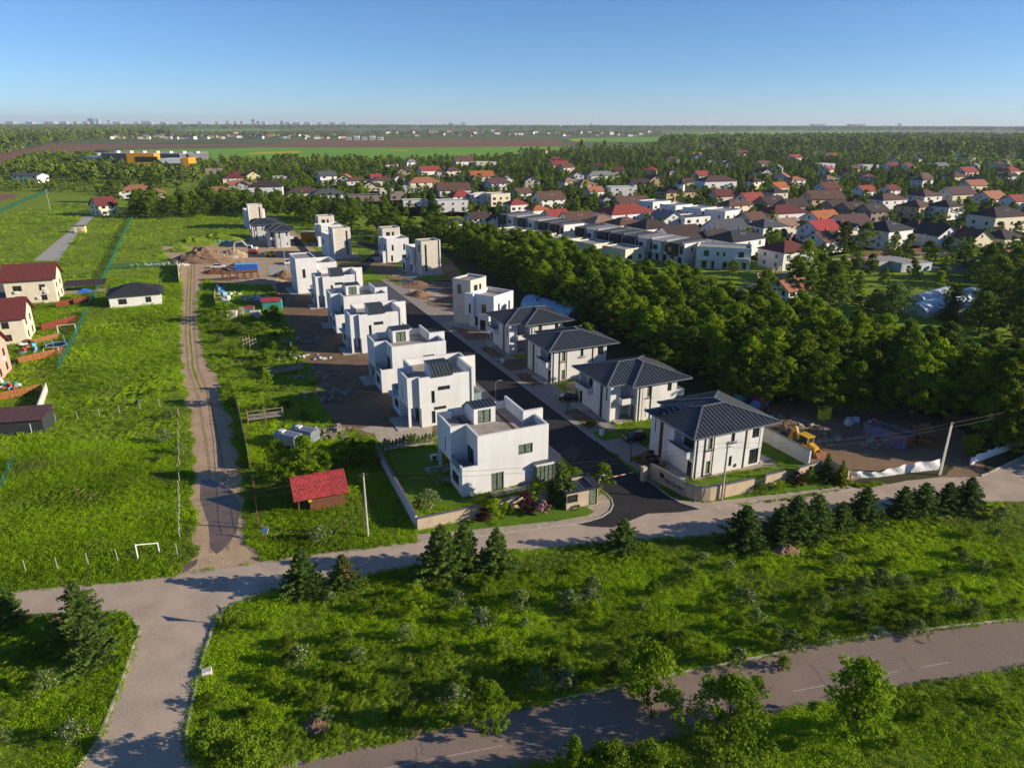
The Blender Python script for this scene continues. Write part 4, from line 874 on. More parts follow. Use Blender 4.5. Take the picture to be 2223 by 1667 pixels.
def slab(mb, pts, t):                                  # a thick sloping sheet
    n = Vector(pts[1]) - Vector(pts[0]); n = n.cross(Vector(pts[2]) - Vector(pts[0])).normalized() * t; k = len(pts)
    lo = [tuple(Vector(p) - n) for p in pts]
    mb.add(list(pts) + lo, [tuple(range(k)), tuple(range(k, 2 * k))[::-1]] + [(i, i + k, (i + 1) % k + k, (i + 1) % k) for i in range(k)])
def vhouse(loc, rz, L, W, eave, typ, roof, wall, label, name='house', cat='house', group=None, pitch=None, ov=.6, rows=None, nwin=3, fr=None, chim=True, both=False):
    r = thing(name, label, cat, loc, rz, group); hx, hy = L / 2, W / 2; wm = 'wall_' + wall; rm = 'roof_' + roof; mb = MB(); ro = None
    p = pitch if pitch is not None else (.62 if typ == 'g' else .45)
    if typ == 'f':
        poly = [(-hx, -hy), (hx, -hy), (hx, hy), (-hx, hy)]
        for i in range(4): mb.wall(poly[i], poly[(i + 1) % 4], 0, eave)
        inn = parapet(mb, poly, eave - .4, eave, .25); mb.build('wall', wm, r)
        ro = MB().poly([(*q, eave - .4) for q in inn]).build('roof', rm, r)
    else:
        zr = eave + p * hy
        if typ == 'g':
            mb.add([(-hx, -hy, 0), (hx, -hy, 0), (hx, hy, 0), (-hx, hy, 0), (-hx, -hy, eave), (hx, -hy, eave), (hx, hy, eave), (-hx, hy, eave), (-hx, 0, zr), (hx, 0, zr)],
                   [(0, 1, 5, 4), (1, 2, 6, 9, 5), (2, 3, 7, 6), (3, 0, 4, 8, 7)])
        else:
            for i, (a, b) in enumerate((((-hx, -hy), (hx, -hy)), ((hx, -hy), (hx, hy)), ((hx, hy), (-hx, hy)), ((-hx, hy), (-hx, -hy)))): mb.wall(a, b, 0, eave)
        mb.build('wall', wm, r); rb = MB(); X, Y = hx + ov, hy + ov; ze = eave - p * ov + .12; zt = zr + .12
        if typ == 'g':
            slab(rb, [(-X, -Y, ze), (X, -Y, ze), (X, 0, zt), (-X, 0, zt)], .18); slab(rb, [(X, Y, ze), (-X, Y, ze), (-X, 0, zt), (X, 0, zt)], .18)
        else:
            k = max(0., X - Y); zt = ze + p * Y; zb = ze - .12
            vs_ = [(-X, -Y, ze), (X, -Y, ze), (X, Y, ze), (-X, Y, ze), (-k, 0, zt), (k, 0, zt), (-X, -Y, zb), (X, -Y, zb), (X, Y, zb), (-X, Y, zb)]
            rb.add(vs_, [(0, 1, 5, 4), (1, 2, 5), (2, 3, 4, 5), (3, 0, 4), (0, 6, 7, 1), (1, 7, 8, 2), (2, 8, 9, 3), (3, 9, 6, 0), (9, 8, 7, 6)])
        ro = rb.build('roof', rm, r)
        if chim:
            c = MB(); cx_ = hx * .4; cy_ = hy * .3; zc = zr - p * cy_; c.box(cx_ - .3, cy_ - .3, zc - .6, cx_ + .3, cy_ + .3, zr + .7); c.build('chimney', 'chimney_brick', ro)
    levels = rows or ([.9, 3.6] if eave > 4.6 else [.9])
    for z in levels:
        for i in range(nwin):
            x = -hx + L * (i + .5) / nwin
            if z > eave - 1.3: continue
            win(r, x, -hy, z, 1.3 if (i + int(z)) % 3 else 1.9, 1.4, 0, fr, PANE_C if (i * 7 + int(z * 3)) % 4 == 0 else PANE)
        for i in range(2):
            y = hy - W * (i + .6) / 2.2
            win(r, -hx, y, z, 1.1, 1.4, -math.pi / 2, fr)
            if both: win(r, hx, y, z, 1.1, 1.4, math.pi / 2, fr)
    if typ == 'g' and W > 6:
        win(r, -hx, .6, eave + .3, 1.0, 1.2, -math.pi / 2, fr)
        if both: win(r, hx, -.6, eave + .3, 1.0, 1.2, math.pi / 2, fr)
    return r
# crop origin, scale: rows give roof centre, extent in the crop, eaves height, type, roof, wall, turn, landmark phrase
CROPS = {2: (500, 240, 3.95), 3: (1000, 240, 3.352), 4: (1600, 240, 3.551), 1: (0, 240, 3.95)}
VR = 33
HOUSES = """
2 45 520 150 5.5 h maroon beige 20 -
2 190 515 140 5.5 g dark yellow 110 -
2 400 565 170 3.5 f slate grey 30 grey metal barn
2 820 520 140 5.5 g slate white 30 -
2 830 548 120 3 g orange white 30 -
2 985 545 160 4 g orange white 100 large bright orange gable
2 50 600 190 3.2 h terracotta white 20 -
2 300 605 270 6 h dark white 15 white villa with brown cladding
2 110 605 110 3.5 g charcoal white 100 -
2 1075 572 190 3.2 h brown white 25 -
2 1240 545 90 4 g crimson white 30 small crimson roof
2 1300 568 190 4 h brown beige 25 -
2 1440 550 110 3.5 g orange white 110 -
2 1645 572 285 5.5 h terracotta cream 25 broad terracotta hip with skylights
2 1375 440 130 4 h maroon white 30 -
2 1200 427 110 4 h maroon beige 30 -
2 1490 485 130 5 g brown tan 100 -
2 1545 420 110 5 h grey white 30 -
2 1700 478 170 4 g red white 30 -
2 1895 487 150 5 h plum beige 30 -
2 1800 508 110 4 g orange white 100 -
2 2150 520 190 4.5 g orange beige 20 -
2 1990 402 150 5 g brown white 30 -
2 2165 438 140 6 f flat white 20 -
2 860 598 170 3.5 f flat white 20 -
2 830 672 270 3.4 h slate white 20 low slate hip
2 620 657 280 3.4 h plum white 20 -
2 1150 722 300 3.6 f slate taupe 15 wide dark flat roof with skylights
2 1430 700 150 4.5 f flat taupe 15 -
2 1580 765 220 3.4 f flat white 15 -
2 1910 620 260 4.5 g brown white 20 -
2 1965 688 210 5 h red white 30 -
2 1895 765 280 6 f flat white 15 white villa with long upper balcony
2 1920 925 220 6 h charcoal white 35 -
2 2110 870 180 5 g dark white 35 -
2 2150 705 120 6 f flat white 20 -
2 1200 603 150 3.5 g brown cream 100 -
2 1560 650 170 4 f flat white 20 -
2 1330 668 120 4 f flat beige 20 -
2 2010 985 110 6.5 f flat white 35 -
3 30 330 120 4 g brown beige 25 -
3 180 372 155 6 f flat cream 15 -
3 140 440 130 4 g orange white 25 -
3 320 465 120 4 g orange white 110 -
3 515 474 130 5 g brown cream 100 -
3 255 492 130 5 g plum white 30 -
3 780 492 120 5 h tan beige 30 -
3 905 508 130 5 h tan tan 25 -
3 850 440 90 6 g orange white 100 -
3 1020 442 250 4 h grey white 20 -
3 770 388 90 6 g brown cream 30 -
3 445 565 120 4 g brown white 25 -
3 640 588 190 5 g brown white 25 -
3 400 648 150 4 h red white 30 -
3 560 690 140 4.5 h orange white 30 bright orange hip
3 690 720 170 4 g red white 30 -
3 850 735 220 4 g brown white 20 -
3 265 600 165 7 f flat cream 30 -
3 130 608 130 6 f flat white 30 -
3 970 553 120 4 g terracotta white 30 -
3 1170 552 210 6 f flat white 10 -
3 1235 622 240 4 g brown tan 25 -
3 1070 610 110 6 g brown beige 100 -
3 1200 685 390 6.5 h red white 30 great red hip with many windows
3 1020 765 240 5 h tan white 30 -
3 1190 775 220 6 h brown white 35 -
3 1375 792 260 6 h dark white 35 -
3 1500 725 220 5 g grey white 110 light grey gable with roof windows
3 1410 655 200 7 f flat white 40 -
3 1570 680 200 7 f flat white 40 -
3 1740 700 210 7 f flat white 40 -
3 1920 718 240 7 f flat white 40 -
3 1660 765 260 6 f slate white 30 -
3 1590 835 290 4 g dark white 30 -
3 1850 865 200 3.5 g dark beige 30 -
3 1930 790 270 5 g slate white 30 -
3 2010 870 380 6 h charcoal white 35 great charcoal hip with skylights
3 1860 475 260 7 h plum white 15 -
3 1660 492 160 5 h plum cream 15 -
3 1990 648 240 5 h brown cream 30 -
3 2110 598 190 5 g red white 30 -
3 1900 578 150 4 g maroon beige 20 -
3 1540 425 80 5 g orange cream 100 -
3 1750 440 110 5 g red beige 30 -
3 1410 468 120 5 g dark tan 100 -
3 2125 740 170 5 g brown beige 30 -
3 120 748 150 4 g dark white 100 -
3 240 755 140 4 g charcoal white 110 -
4 440 340 110 5 g red white 30 -
4 200 388 120 4 g brown beige 30 -
4 680 408 130 6 f flat white 10 -
4 1010 418 140 7 f flat white 10 -
4 905 424 90 5 g brown pink 30 -
4 1190 398 110 5 g maroon beige 30 -
4 1310 404 100 5 g maroon white 30 -
4 700 503 130 5 h tan beige 30 -
4 320 553 130 4 g orange beige 25 -
4 700 555 160 5 g maroon white 25 -
4 985 578 150 4.5 g red white 30 -
4 1185 575 130 5 g maroon white 30 -
4 1430 508 130 6 h brown white 30 -
4 1685 478 140 5 h brown beige 25 -
4 2110 440 170 5 h red cream 25 -
4 1830 535 180 6 g terracotta cream 20 -
4 1700 588 240 6 g plum cream 20 -
4 1450 612 200 6 h brown white 25 -
4 1160 640 260 6 h brown white 20 -
4 665 615 270 6 g brown tan 10 long brown roof with tan gable
4 100 635 180 5 g red white 25 -
4 300 598 150 6 h dark beige 25 -
4 260 660 190 5 g dark taupe 25 -
4 430 680 190 5 g dark taupe 25 -
4 760 690 190 5 g dark taupe 25 -
4 890 705 190 5 g dark taupe 25 -
4 1050 720 190 5 g dark taupe 25 -
4 350 728 340 4.5 h maroon white 20 -
4 655 770 240 6 g orange white 30 -
4 640 845 250 5 g crimson white 30 crimson gable
4 870 800 270 5 g plum cream 20 -
4 855 865 190 4 g charcoal white 110 -
4 1160 848 310 7 h charcoal white 30 -
4 1490 865 350 5 g charcoal white 110 black gable with wide glazed balcony
4 1790 905 260 4.5 g brown cream 110 -
4 2050 920 260 4 h dark cream 30 -
4 2030 745 370 7.5 h dark cream 20 cream villa with arched windows
4 1620 688 220 6.5 h dark white 30 -
4 1390 690 220 6 h brown tan 30 -
4 1960 620 200 5 g terracotta cream 25 -
4 2150 650 160 6 g red white 25 -
4 375 828 190 5 g tan beige 30 -
4 100 788 180 4 g brown white 30 -
4 30 690 120 5 g brown white 30 -
4 230 835 250 6 h slate white 30 -
4 390 1005 320 6 h maroon white 30 two-tier maroon hip with arcade
4 680 930 240 4.5 g brown white 30 -
4 2170 1065 330 4 g terracotta beige 30 -
4 425 1300 250 2.6 g terracotta white 30 low tiled outbuilding
1 1165 640 260 5 h terracotta white 20 -
1 1310 670 170 4.5 h terracotta beige 20 -
1 720 455 170 5 g maroon beige 110 -
1 600 438 100 5 f flat cream 10 -
1 1990 545 160 6 h maroon beige 20 -
1 2035 600 230 3.4 h terracotta beige 20 -
1 1860 655 220 3 h terracotta beige 20 -
1 860 340 130 7 h charcoal white 20 dark-roofed villa before the ploughed field
1 1840 500 160 4 f flat taupe 20 -
"""
VH = []
for ln in HOUSES.strip().splitlines():
    q = ln.split(None, 9); cr = int(q[0]); x0, y0, k = CROPS[cr]; px, py = x0 + float(q[1]) / k, y0 + float(q[2]) / k; ext = float(q[3]) / k; eave = float(q[4]); typ = q[5]
    rest = q[9]; c0 = P(px, py, eave + 2)
    L = max(8, min(28, ext * mpp(c0) / 1.08)); W = max(6.5, min(13.5, L * (.8 if L < 16 else .62))); rz = R(float(q[8]) + random.uniform(-4, 4))
    zr = eave if typ == 'f' else eave + (.62 if typ == 'g' else .45) * W / 2
    VH.append(dict(px=px, py=py, loc=P(px, py, zr), L=L, W=W, eave=eave, typ=typ, roof=q[6], wall=q[7], rz=rz, lm=rest if rest != '-' else None))
lms = [h for h in VH if h['lm']]
used = {}
for h in VH:
    tw = {'g': 'gabled roof', 'h': 'hipped roof', 'f': 'flat roof'}[h['typ']]
    if h['lm']: lab = f"{h['wall']}-walled house, the {h['lm']} in the village"
    else:
        m_ = min(lms, key=lambda o: math.hypot(o['px'] - h['px'], (o['py'] - h['py']) * 1.6)); dx, dy = h['px'] - m_['px'], h['py'] - m_['py']
        rel = ('left of' if dx < 0 else 'right of') if abs(dx) > 1.8 * abs(dy) else ('behind' if dy < 0 else 'in front of')
        base = f"{h['wall']} {tw.split()[0][:-2] if 0 else ''}house".replace('  ', ' '); ro_ = '' if h['typ'] == 'f' else ROOFW[h['roof']] + ' '
        key = (h['wall'], h['roof'], h['typ'], rel, m_['lm']); n_ = used[key] = used.get(key, 0) + 1
        od = ['', 'second ', 'third ', 'fourth ', 'fifth ', 'sixth '][n_ - 1]
        lab = f"{od}{h['wall']} house with {ro_}{tw} {rel} the {m_['lm']}"
        if len(lab.split()) > 16: lab = f"{od}{h['wall']} house with {ro_}{tw.split()[0]} roof {rel} the {m_['lm']}".replace('house with ', 'house, ')
    far_ = h['loc'].y > 420
    o = vhouse((h['loc'].x, h['loc'].y, 0), h['rz'], h['L'], h['W'], h['eave'], h['typ'], h['roof'], h['wall'], lab, 'village_house', 'house', 'houses of the village', nwin=2 if far_ else 3, fr=WIN_WHITE if random.random() < .4 else WIN_DARK)
    h['obj'] = o
    if h['typ'] != 'f' and not far_ and random.random() < .5:
        roof = [c for c in o.children if c.name.startswith('roof')][0]; p_ = .62 if h['typ'] == 'g' else .45
        for i in range(2):
            yy = -h['W'] * .22; zz = h['eave'] + p_ * (h['W'] / 2 + yy) + .2
            MB().bar((i * 1.5 - .5, yy - .4, zz - p_ * .4), (i * 1.5 - .5, yy + .4, zz + p_ * .4), .7, .06).build('skylight', 'glass_clear', roof)
_r = random.Random(5)
for _i in range(900):
    if len(VH) > 190: break
    px, py = _r.uniform(1180, 2230), _r.uniform(326, 412); py = py if px > 1500 else max(py, 335); c0 = P(px, py)
    if any((c0.x - h['loc'].x) ** 2 + (c0.y - h['loc'].y) ** 2 < 24 ** 2 for h in VH): continue
    L = _r.uniform(11, 17); W = L * .75; typ = _r.choice('ggh'); rf = _r.choice(('brown', 'maroon', 'red', 'plum', 'terracotta', 'dark', 'tan', 'grey')); wl = _r.choice(('white', 'cream', 'beige', 'white'))
    side = 'right' if px > 1850 else 'middle' if px > 1500 else 'left'
    vhouse((c0.x, c0.y, 0), R(_r.uniform(0, 110)), L, W, _r.choice((3.5, 5, 5.5)), typ, rf, wl, f"{wl} house with {ROOFW[rf]} {'gabled' if typ == 'g' else 'hipped'} roof among the trees at the back, {side} part", 'village_house', 'house', 'farthest houses of the village', nwin=2)
    VH.append(dict(px=px, py=py, loc=c0, L=L, W=W, eave=5, typ=typ, roof=rf, wall=wl, rz=0, lm=None))
# the turreted house and church-like spire
def turret():
    q = P(1000 + 1570 / 3.352, 240 + 660 / 3.352); r = vhouse((q.x, q.y, 0), R(20), 22, 12, 6, 'h', 'dark', 'tan', 'turreted tan house with pointed dark spire in the village', 'turreted_house', 'house')
    b = MB(); n = 8; b.prism([(2.2 * math.cos(i * math.pi / 4), -4 + 2.2 * math.sin(i * math.pi / 4)) for i in range(n)], 0, 10.5); t = b.build('turret', 'wall_white', r)
    b = MB(); b.tube((0, -4, 10.4), (0, -4, 12.0), 3.0, 1.6, 10); b.tube((0, -4, 12.0), (0, -4, 15.6), 1.6, .05, 10); b.build('spire', 'roof_dark', t)
    for i in range(3): win(r, -6 + i * 2.2, -6.02, 1.0, 1.2, 2.4)
turret()
# ------------------------------------------------------------------ terraced houses in two rows
mat('panel_grey', (.06, .062, .072), .8, .1, 1); mat('panel_wood', (.07, .045, .035), .8, .25, 3, bump=.3)
def terraces(a0, b0, n, w_, order, tag_, rot):
    Fx = S(a0, b0); rz = rot - math.pi / 2; ux = Vector((math.cos(rz), math.sin(rz), 0))
    for i in range(n):
        kind = order[i]; lab = f"terraced house with {dict(w='white', g='dark grey', b='dark wood')[kind]} upper bay, {['first','second','third','fourth','fifth','sixth','seventh','eighth'][i]} from the far end of the {tag_} row"
        r = thing('terraced_house', lab, 'house', Fx + ux * (w_ * i), rz, 'terraced houses behind the tree belt')
        MB().box(0.004, 1.2, 0, w_ - .004, 11.5, 7.0).build('wall', 'wall_white', r)
        MB().box(.25, 0, 2.7, w_ * .62, 1.19, 6.9).build('upper_bay', {'w': 'wall_white', 'g': 'panel_grey', 'b': 'panel_wood'}[kind], r)
        mb = MB(); slab(mb, [(0.0, -.1, 6.95), (w_ - .02, -.1, 6.95), (w_ - .02, 11.6, 7.5), (0.0, 11.6, 7.5)], .16); mb.box(w_ - .3, -.1, 6.9, w_ - .03, 11.6, 7.62); mb.build('roof', 'roof_flat' if kind == 'w' else 'roof_slate', r)
        win(r, .25 + w_ * .2, -.01, 3.9, 2.0, 1.6); win(r, w_ * .82, 1.19, 3.4, 1.3, 2.6); win(r, w_ * .25, 1.19, .2, 1.2, 2.2, name='door'); win(r, w_ * .75, 1.19, .2, 1.6, 2.2)
        if i == n - 1: win(r, w_, 5, 4.2, 1.0, 1.3, math.pi / 2)
terraces(135.6 - .2, 242.0, 8, 6.6, 'bwgbgwwb', 'near', R(37.3)); terraces(124.6, 291.5, 6, 7.5, 'bwgwgb', 'far', R(34.5))
for i in range(5):                                    # low flat-roofed houses in front of the rows
    q = S(119 + i * 4.3, 262 - i * 13.5); o = vhouse((q.x, q.y, 0), R(37), 9.5, 10.5, 4.6, 'f', 'flat', 'cream', f"low cream flat-roofed house, {['farthest','second farthest','middle','second nearest','nearest'][i]} of five before the terraces", 'flat_house', 'house', 'low houses before the terraces', nwin=2)
def duplex():
    r = thing('duplex_house', 'white flat-roofed double house with balconies right of the near terrace row', 'house', S(149.5, 186.0), R(-18))
    walls_with_windows(r, [(0, 0), (17, 0), (17, 10), (0, 10)], 0, 7.0, {0: [(2.4, 4.0, 3.5, 5.8, 1), (6.4, 7.2, 4.2, 5.4, 0), (8.4, 9.2, 4.2, 5.4, 0), (13.2, 14.8, 3.5, 5.8, 1), (2, 3.6, .2, 2.4, 1), (5, 6, .1, 2.4, 0), (8.5, 10, .1, 2.4, 1), (12.2, 13.4, .1, 2.4, 0), (14.4, 15.8, .2, 2.4, 1)], 1: [(4, 5, 4, 5.6, 0), (7, 8.6, 1, 2, 1)]}, 'wall_white', 'wall', parap=(6.5, .3))
    for x in (.4, 11.6): MB().box(x, -1.3, 2.9, x + 5, -.01, 4.0).build('balcony', 'wall_white', r)
duplex()
# ------------------------------------------------------------------ left-hand houses by the meadow
def lhouse_g(fx, fy, bx, by, L, eave, wall, label, pitch=.66):      # gable end from front corner to back corner, house runs to the left
    A, B = P(fx, fy), P(bx, by); n = (B - A); deep = min(n.length, 9.5); n.normalize(); t = Vector((n.y, -n.x, 0)); c = A + n * deep / 2 - t * L / 2
    return vhouse((c.x, c.y, 0), math.atan2(t.y, t.x), L, deep, eave, 'g', 'maroon', wall, label, 'meadow_house', 'house', None, pitch, .7, [.8, 3.5], 2, WIN_BROWN, both=True, chim=False)
def lhouse(bx0, by0, bx1, by1, deep, eave, wall, label, roof='maroon', fr=None, typ='g', pitch=.75, nwin=2, flip=False):
    A, B = P(bx0, by0), P(bx1, by1); d = B - A; L = d.length; rz = math.atan2(d.y, d.x); n = Vector((-d.y, d.x, 0)).normalized(); c = (A + B) / 2 + n * deep / 2
    return vhouse((c.x, c.y, 0), rz, L, deep, eave, typ, roof, wall, label, 'meadow_house', 'house', None, pitch, .7, [.8, 3.5], nwin, fr or WIN_BROWN, both=True, chim=False)
h1 = lhouse_g(126, 656, 149, 630, 11, 6.5, 'cream', 'cream two-storey house with maroon gabled roof beside the blue canopy')
h2 = lhouse_g(61, 745, 89, 706, 13, 5.8, 'cream', 'cream house with maroon gabled roof between the red garden fences')
h3 = lhouse_g(-2, 836, 39, 786, 13, 5.8, 'pink', 'pink house with maroon gabled roof at the left edge')
h4 = lhouse(218, 470, 258, 466, 8.5, 5.4, 'cream', 'small cream house with maroon roof at the end of the grey path', pitch=.8)
h5 = lhouse(240, 670, 352, 660, 9.5, 3.1, 'white', 'white bungalow with dark ribbed hipped roof on the meadow', 'charcoal', WIN_DARK, 'h', .42)
for h_, n_ in ((h1, 4), (h3, 1), (h2, 1)):
    vs_ = [c for c in h_.children if c.name.startswith('wall')][0].data.vertices; wy = min(v.co.y for v in vs_); wx = max(v.co.x for v in vs_)
    for i in range(n_):
        o = MB().box(-.4, -.35, 0, .4, -.01, .6).build('air_conditioner', 'metal_white', h_)
        if h_ == h1: o.location = ((-3.2, 3.0, 3.4, 1.5)[i], wy, (3.0, 3.6, 2.6, 1.2)[i])
        else: o.location = (wx, 1.0, 3.0); o.rotation_euler = (0, 0, math.pi / 2)
def ribs_bungalow():
    ro = [c for c in h5.children if c.name.startswith('roof')][0]; b = MB(); ce = h5
    bb = ro.data.vertices; X = max(v.co.x for v in bb); Y = max(v.co.y for v in bb); zs = [v.co.z for v in bb]; ze = sorted(set(round(z, 3) for z in zs))[1]; zt = max(zs); k = X - Y; n = int(2 * X / .5)
    for i in range(1, n):
        x = -X + 2 * X * i / n; d = min(Y, X - abs(x)); b.bar((x, -Y + .03, ze + .03), (x, -Y + d, ze + (zt - ze) * d / Y + .03), .05, .06)
    tag(b.build('roof_seam', 'seam_rib', ro), kind='stuff')
ribs_bungalow()
# modern white house and the school complex on the left horizon side
q = P(68, 396); vhouse((q.x, q.y, 0), R(-8), 22, 12, 5.2, 'g', 'slate', 'white', 'white modern house with slate gable standing alone at the far left', 'modern_house', 'house', nwin=4, pitch=.3)
mat('orange_render', (.62, .27, .02), .8, .05); mat('cladding_grey', (.12, .12, .13), .7, .1, .4); mat('cladding_blue', (.32, .38, .44), .7, .1, .4)
def complex_():
    r = thing('school_building', 'long grey and white school with orange blocks beyond the trees', 'building', P(292, 374), R(4))
    k = mpp(P(292, 374)); 
    MB().box(0, 0, 0, 56 * k, 30, 11).build('wing', 'cladding_blue', r); MB().box(-4, -2, 0, 50 * k * .9, 12, 17).build('orange_block', 'orange_render', r)
    o = MB().box(4, -2.3, 9.5, 24, -2.01, 14).build('window_band', 'glass', r)
    MB().box(56 * k, -3, 0, 100 * k, 20, 12).build('white_wing', 'wall_white', r); MB().box(100 * k, -3.4, 0, 112 * k, 16, 13).build('orange_end', 'orange_render', r)
    for i in range(10): win(r, 58 * k + i * 2.0, -3.02, 3, 1.7, 5)
    for i in range(9): win(r, 3 + i * 3, -.02, 2, 2.2, 4)
    r2 = thing('sports_hall', 'wide dark grey hall with flat roof behind the orange school', 'building', P(225, 362), R(-6)); k2 = mpp(P(225, 362))
    MB().box(0, 0, 0, 165 * k2, 60, 13).build('wall', 'cladding_grey', r2); MB().box(-45 * k2, 0, 0, -.1, 30, 10).build('annex', 'cladding_blue', r2); MB().box(1, 1, 13.01, 164 * k2, 59, 13.5).build('roof', 'roof_flat', r2)
    for i in range(7): MB().box(6 + i * 15, 12, 13.5, 10 + i * 15, 18, 15.5).build('roof_unit', 'metal_white', r2)
complex_()
# ------------------------------------------------------------------ far settlements and the city on the horizon
FARH = [MB().box(-6, -4.5, 0, 6, 4.5, 5).mesh('wall', 'wall_white'), MB().box(-6, -4.5, 0, 6, 4.5, 5).mesh('wall', 'wall_cream')]
FARR = []
for c_ in ('maroon', 'brown', 'red', 'plum', 'grey'):
    rb = MB(); rb.add([(-6.6, -5.1, 4.9), (6.6, -5.1, 4.9), (6.6, 5.1, 4.9), (-6.6, 5.1, 4.9), (-3, 0, 8.2), (3, 0, 8.2)], [(0, 1, 5, 4), (1, 2, 5), (2, 3, 4, 5), (3, 0, 4), (3, 2, 1, 0)]); FARR.append(rb.mesh('roof', 'roof_' + c_))
def far_rows(n, x0, x1, y0, y1, label, group, sc_=1.0):
    for i in range(n):
        x = x0 + (x1 - x0) * (i + random.random() * .8) / n; y = y0 + (y1 - y0) * random.random(); q = P(x, y)
        r = thing('distant_house', label, 'house', q, R(random.uniform(-30, 30)), group); s = sc_ * random.uniform(.8, 1.3); r.scale = (s, s, s)
        link('wall', FARH[random.random() < .3], r); link('roof', FARR[random.choice((0, 0, 1, 2, 3, 3, 4))], r)
far_rows(26, 238, 470, 296, 303, 'small house of the maroon-roofed estate beyond the ploughed field at left', 'distant estate at left', 1.25)
far_rows(30, 470, 750, 291, 303, 'small house among trees beyond the brown field, left of centre', 'distant estate left of centre', 1.25)
far_rows(34, 830, 1425, 287, 297, 'tiny house of the settlement before the long dark wood on the horizon', 'distant settlement right of centre', 1.6)
for i in range(5):
    q = P(758 + i * 17, 304.5); r = thing('distant_block', f"tiny white cube building, {['leftmost','second from left','middle','second from right','rightmost'][i]} of five before the brown field", 'building', q, R(4), 'five white blocks by the brown field')
    MB().box(-7, -6, 0, 7, 6, 8 + (i % 2) * 3).build('wall', 'wall_white', r); MB().box(-7.1, -6.3, 3.6, 7.1, -6.02, 4.6).build('window_band', 'glass', r)
mat('city_hazed', (.36, .38, .42), .9, .1, .02); mat('city_blue', (.16, .21, .28), .5, .2, .03)  # distance haze is put into these wall colours, greyed and faded
CITY = [(215, 8, 5), (235, 10, 5), (247, 12, 16), (259, 9, 14), (252, 14, 7), (284, 5, 9), (300, 16, 4), (340, 10, 4), (357, 14, 7), (366, 10, 6), (395, 12, 4), (430, 12, 4), (470, 8, 6), (505, 7, 5), (527, 7, 7), (543, 6, 7), (556, 6, 8), (580, 8, 15), (590, 8, 8), (600, 10, 6), (638, 6, 9), (650, 10, 5), (668, 16, 4), (690, 12, 5), (715, 10, 4), (742, 12, 5), (765, 10, 4), (80, 16, 4), (120, 14, 3), (160, 20, 4), (190, 14, 5), (985, 10, 4), (1010, 8, 5), (1272, 5, 4), (1905, 6, 6), (1740, 26, 3), (1820, 30, 3)]
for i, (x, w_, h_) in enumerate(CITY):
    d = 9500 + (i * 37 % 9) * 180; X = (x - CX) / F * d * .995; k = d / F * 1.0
    r = MB().box(-w_ * k / 2, 0, 0, w_ * k / 2, w_ * k * .7, h_ * k * .5 + 41).build('city_building', 'city_blue' if h_ > 8 and i % 2 == 0 else 'city_hazed'); r.location = (X, d, 0)
    side = 'left' if x < 741 else ('middle' if x < 1482 else 'right')
    tag(r, ('tall blue-grey tower block' if h_ > 8 else 'low pale building block') + f" on the hazy {side} skyline of the far city", 'building', f"far city skyline, {side}")
for x, h_ in ((626, 16), (722, 10), (892, 14), (1289, 14)):
    d = 9000; b = MB(); b.tube((0, 0, 0), (0, 0, 42 + h_ * d / F), 3, 1.5, 6); r = b.build('radio_mast', 'city_hazed'); r.location = ((x - CX) / F * d, d, 0); tag(r, f"thin radio mast on the horizon, {dict([(626,'leftmost'),(722,'second from left'),(892,'third from left'),(1289,'rightmost')])[x]}", 'mast', 'masts on the horizon')
# ================================================================== planting
placed = []                                          # trees as (x, y, r)
BLOCK = []                                           # (x, y, radius) of houses
for h in VH: BLOCK.append((h['loc'].x, h['loc'].y, max(h['L'], h['W']) * .46))
for a_, b_, n_, st in ((135.4, 242.0, 8, 6.6), (124.6, 291.5, 6, 7.5)):
    for i in range(n_): 
        rz_ = R(36.5) - math.pi / 2; q = S(a_, b_) + Vector((math.cos(rz_), math.sin(rz_), 0)) * (st * (i + .5)) + Vector((-math.sin(rz_), math.cos(rz_), 0)) * 5; BLOCK.append((q.x, q.y, 9))
q = S(158, 182); BLOCK.append((q.x, q.y, 11))
def blocked(x, y, r): return any((x - a) ** 2 + (y - b) ** 2 < (r + c) ** 2 for a, b, c in BLOCK)
def crowded(x, y, r): return any((x - a) ** 2 + (y - b) ** 2 < (r + c) ** 2 for a, b, c in placed)
def fill(poly, n, r, tries=40, blk=True):
    xs, ys = [p[0] for p in poly], [p[1] for p in poly]; out = []
    c = np.stack([RNG.uniform(min(xs), max(xs), n * tries), RNG.uniform(min(ys), max(ys), n * tries)], 1); c = c[inside(c, poly)]
    if blk:
        B = np.array(BLOCK)
        for a, b, q in B: c = c[(c[:, 0] - a) ** 2 + (c[:, 1] - b) ** 2 > (r * .8 + q) ** 2]
    T = np.zeros((len(placed) + n + 1, 3)); k = len(placed)
    if k: T[:k] = placed
    for x, y in c:
        if len(out) >= n: break
        if k and (((T[:k, 0] - x) ** 2 + (T[:k, 1] - y) ** 2) < (T[:k, 2] + r) ** 2).any(): continue
        T[k] = (x, y, r); k += 1; placed.append((x, y, r)); out.append((x, y))
    return out
SP = lambda *q: [(S(a, b).x, S(a, b).y) for a, b in q]
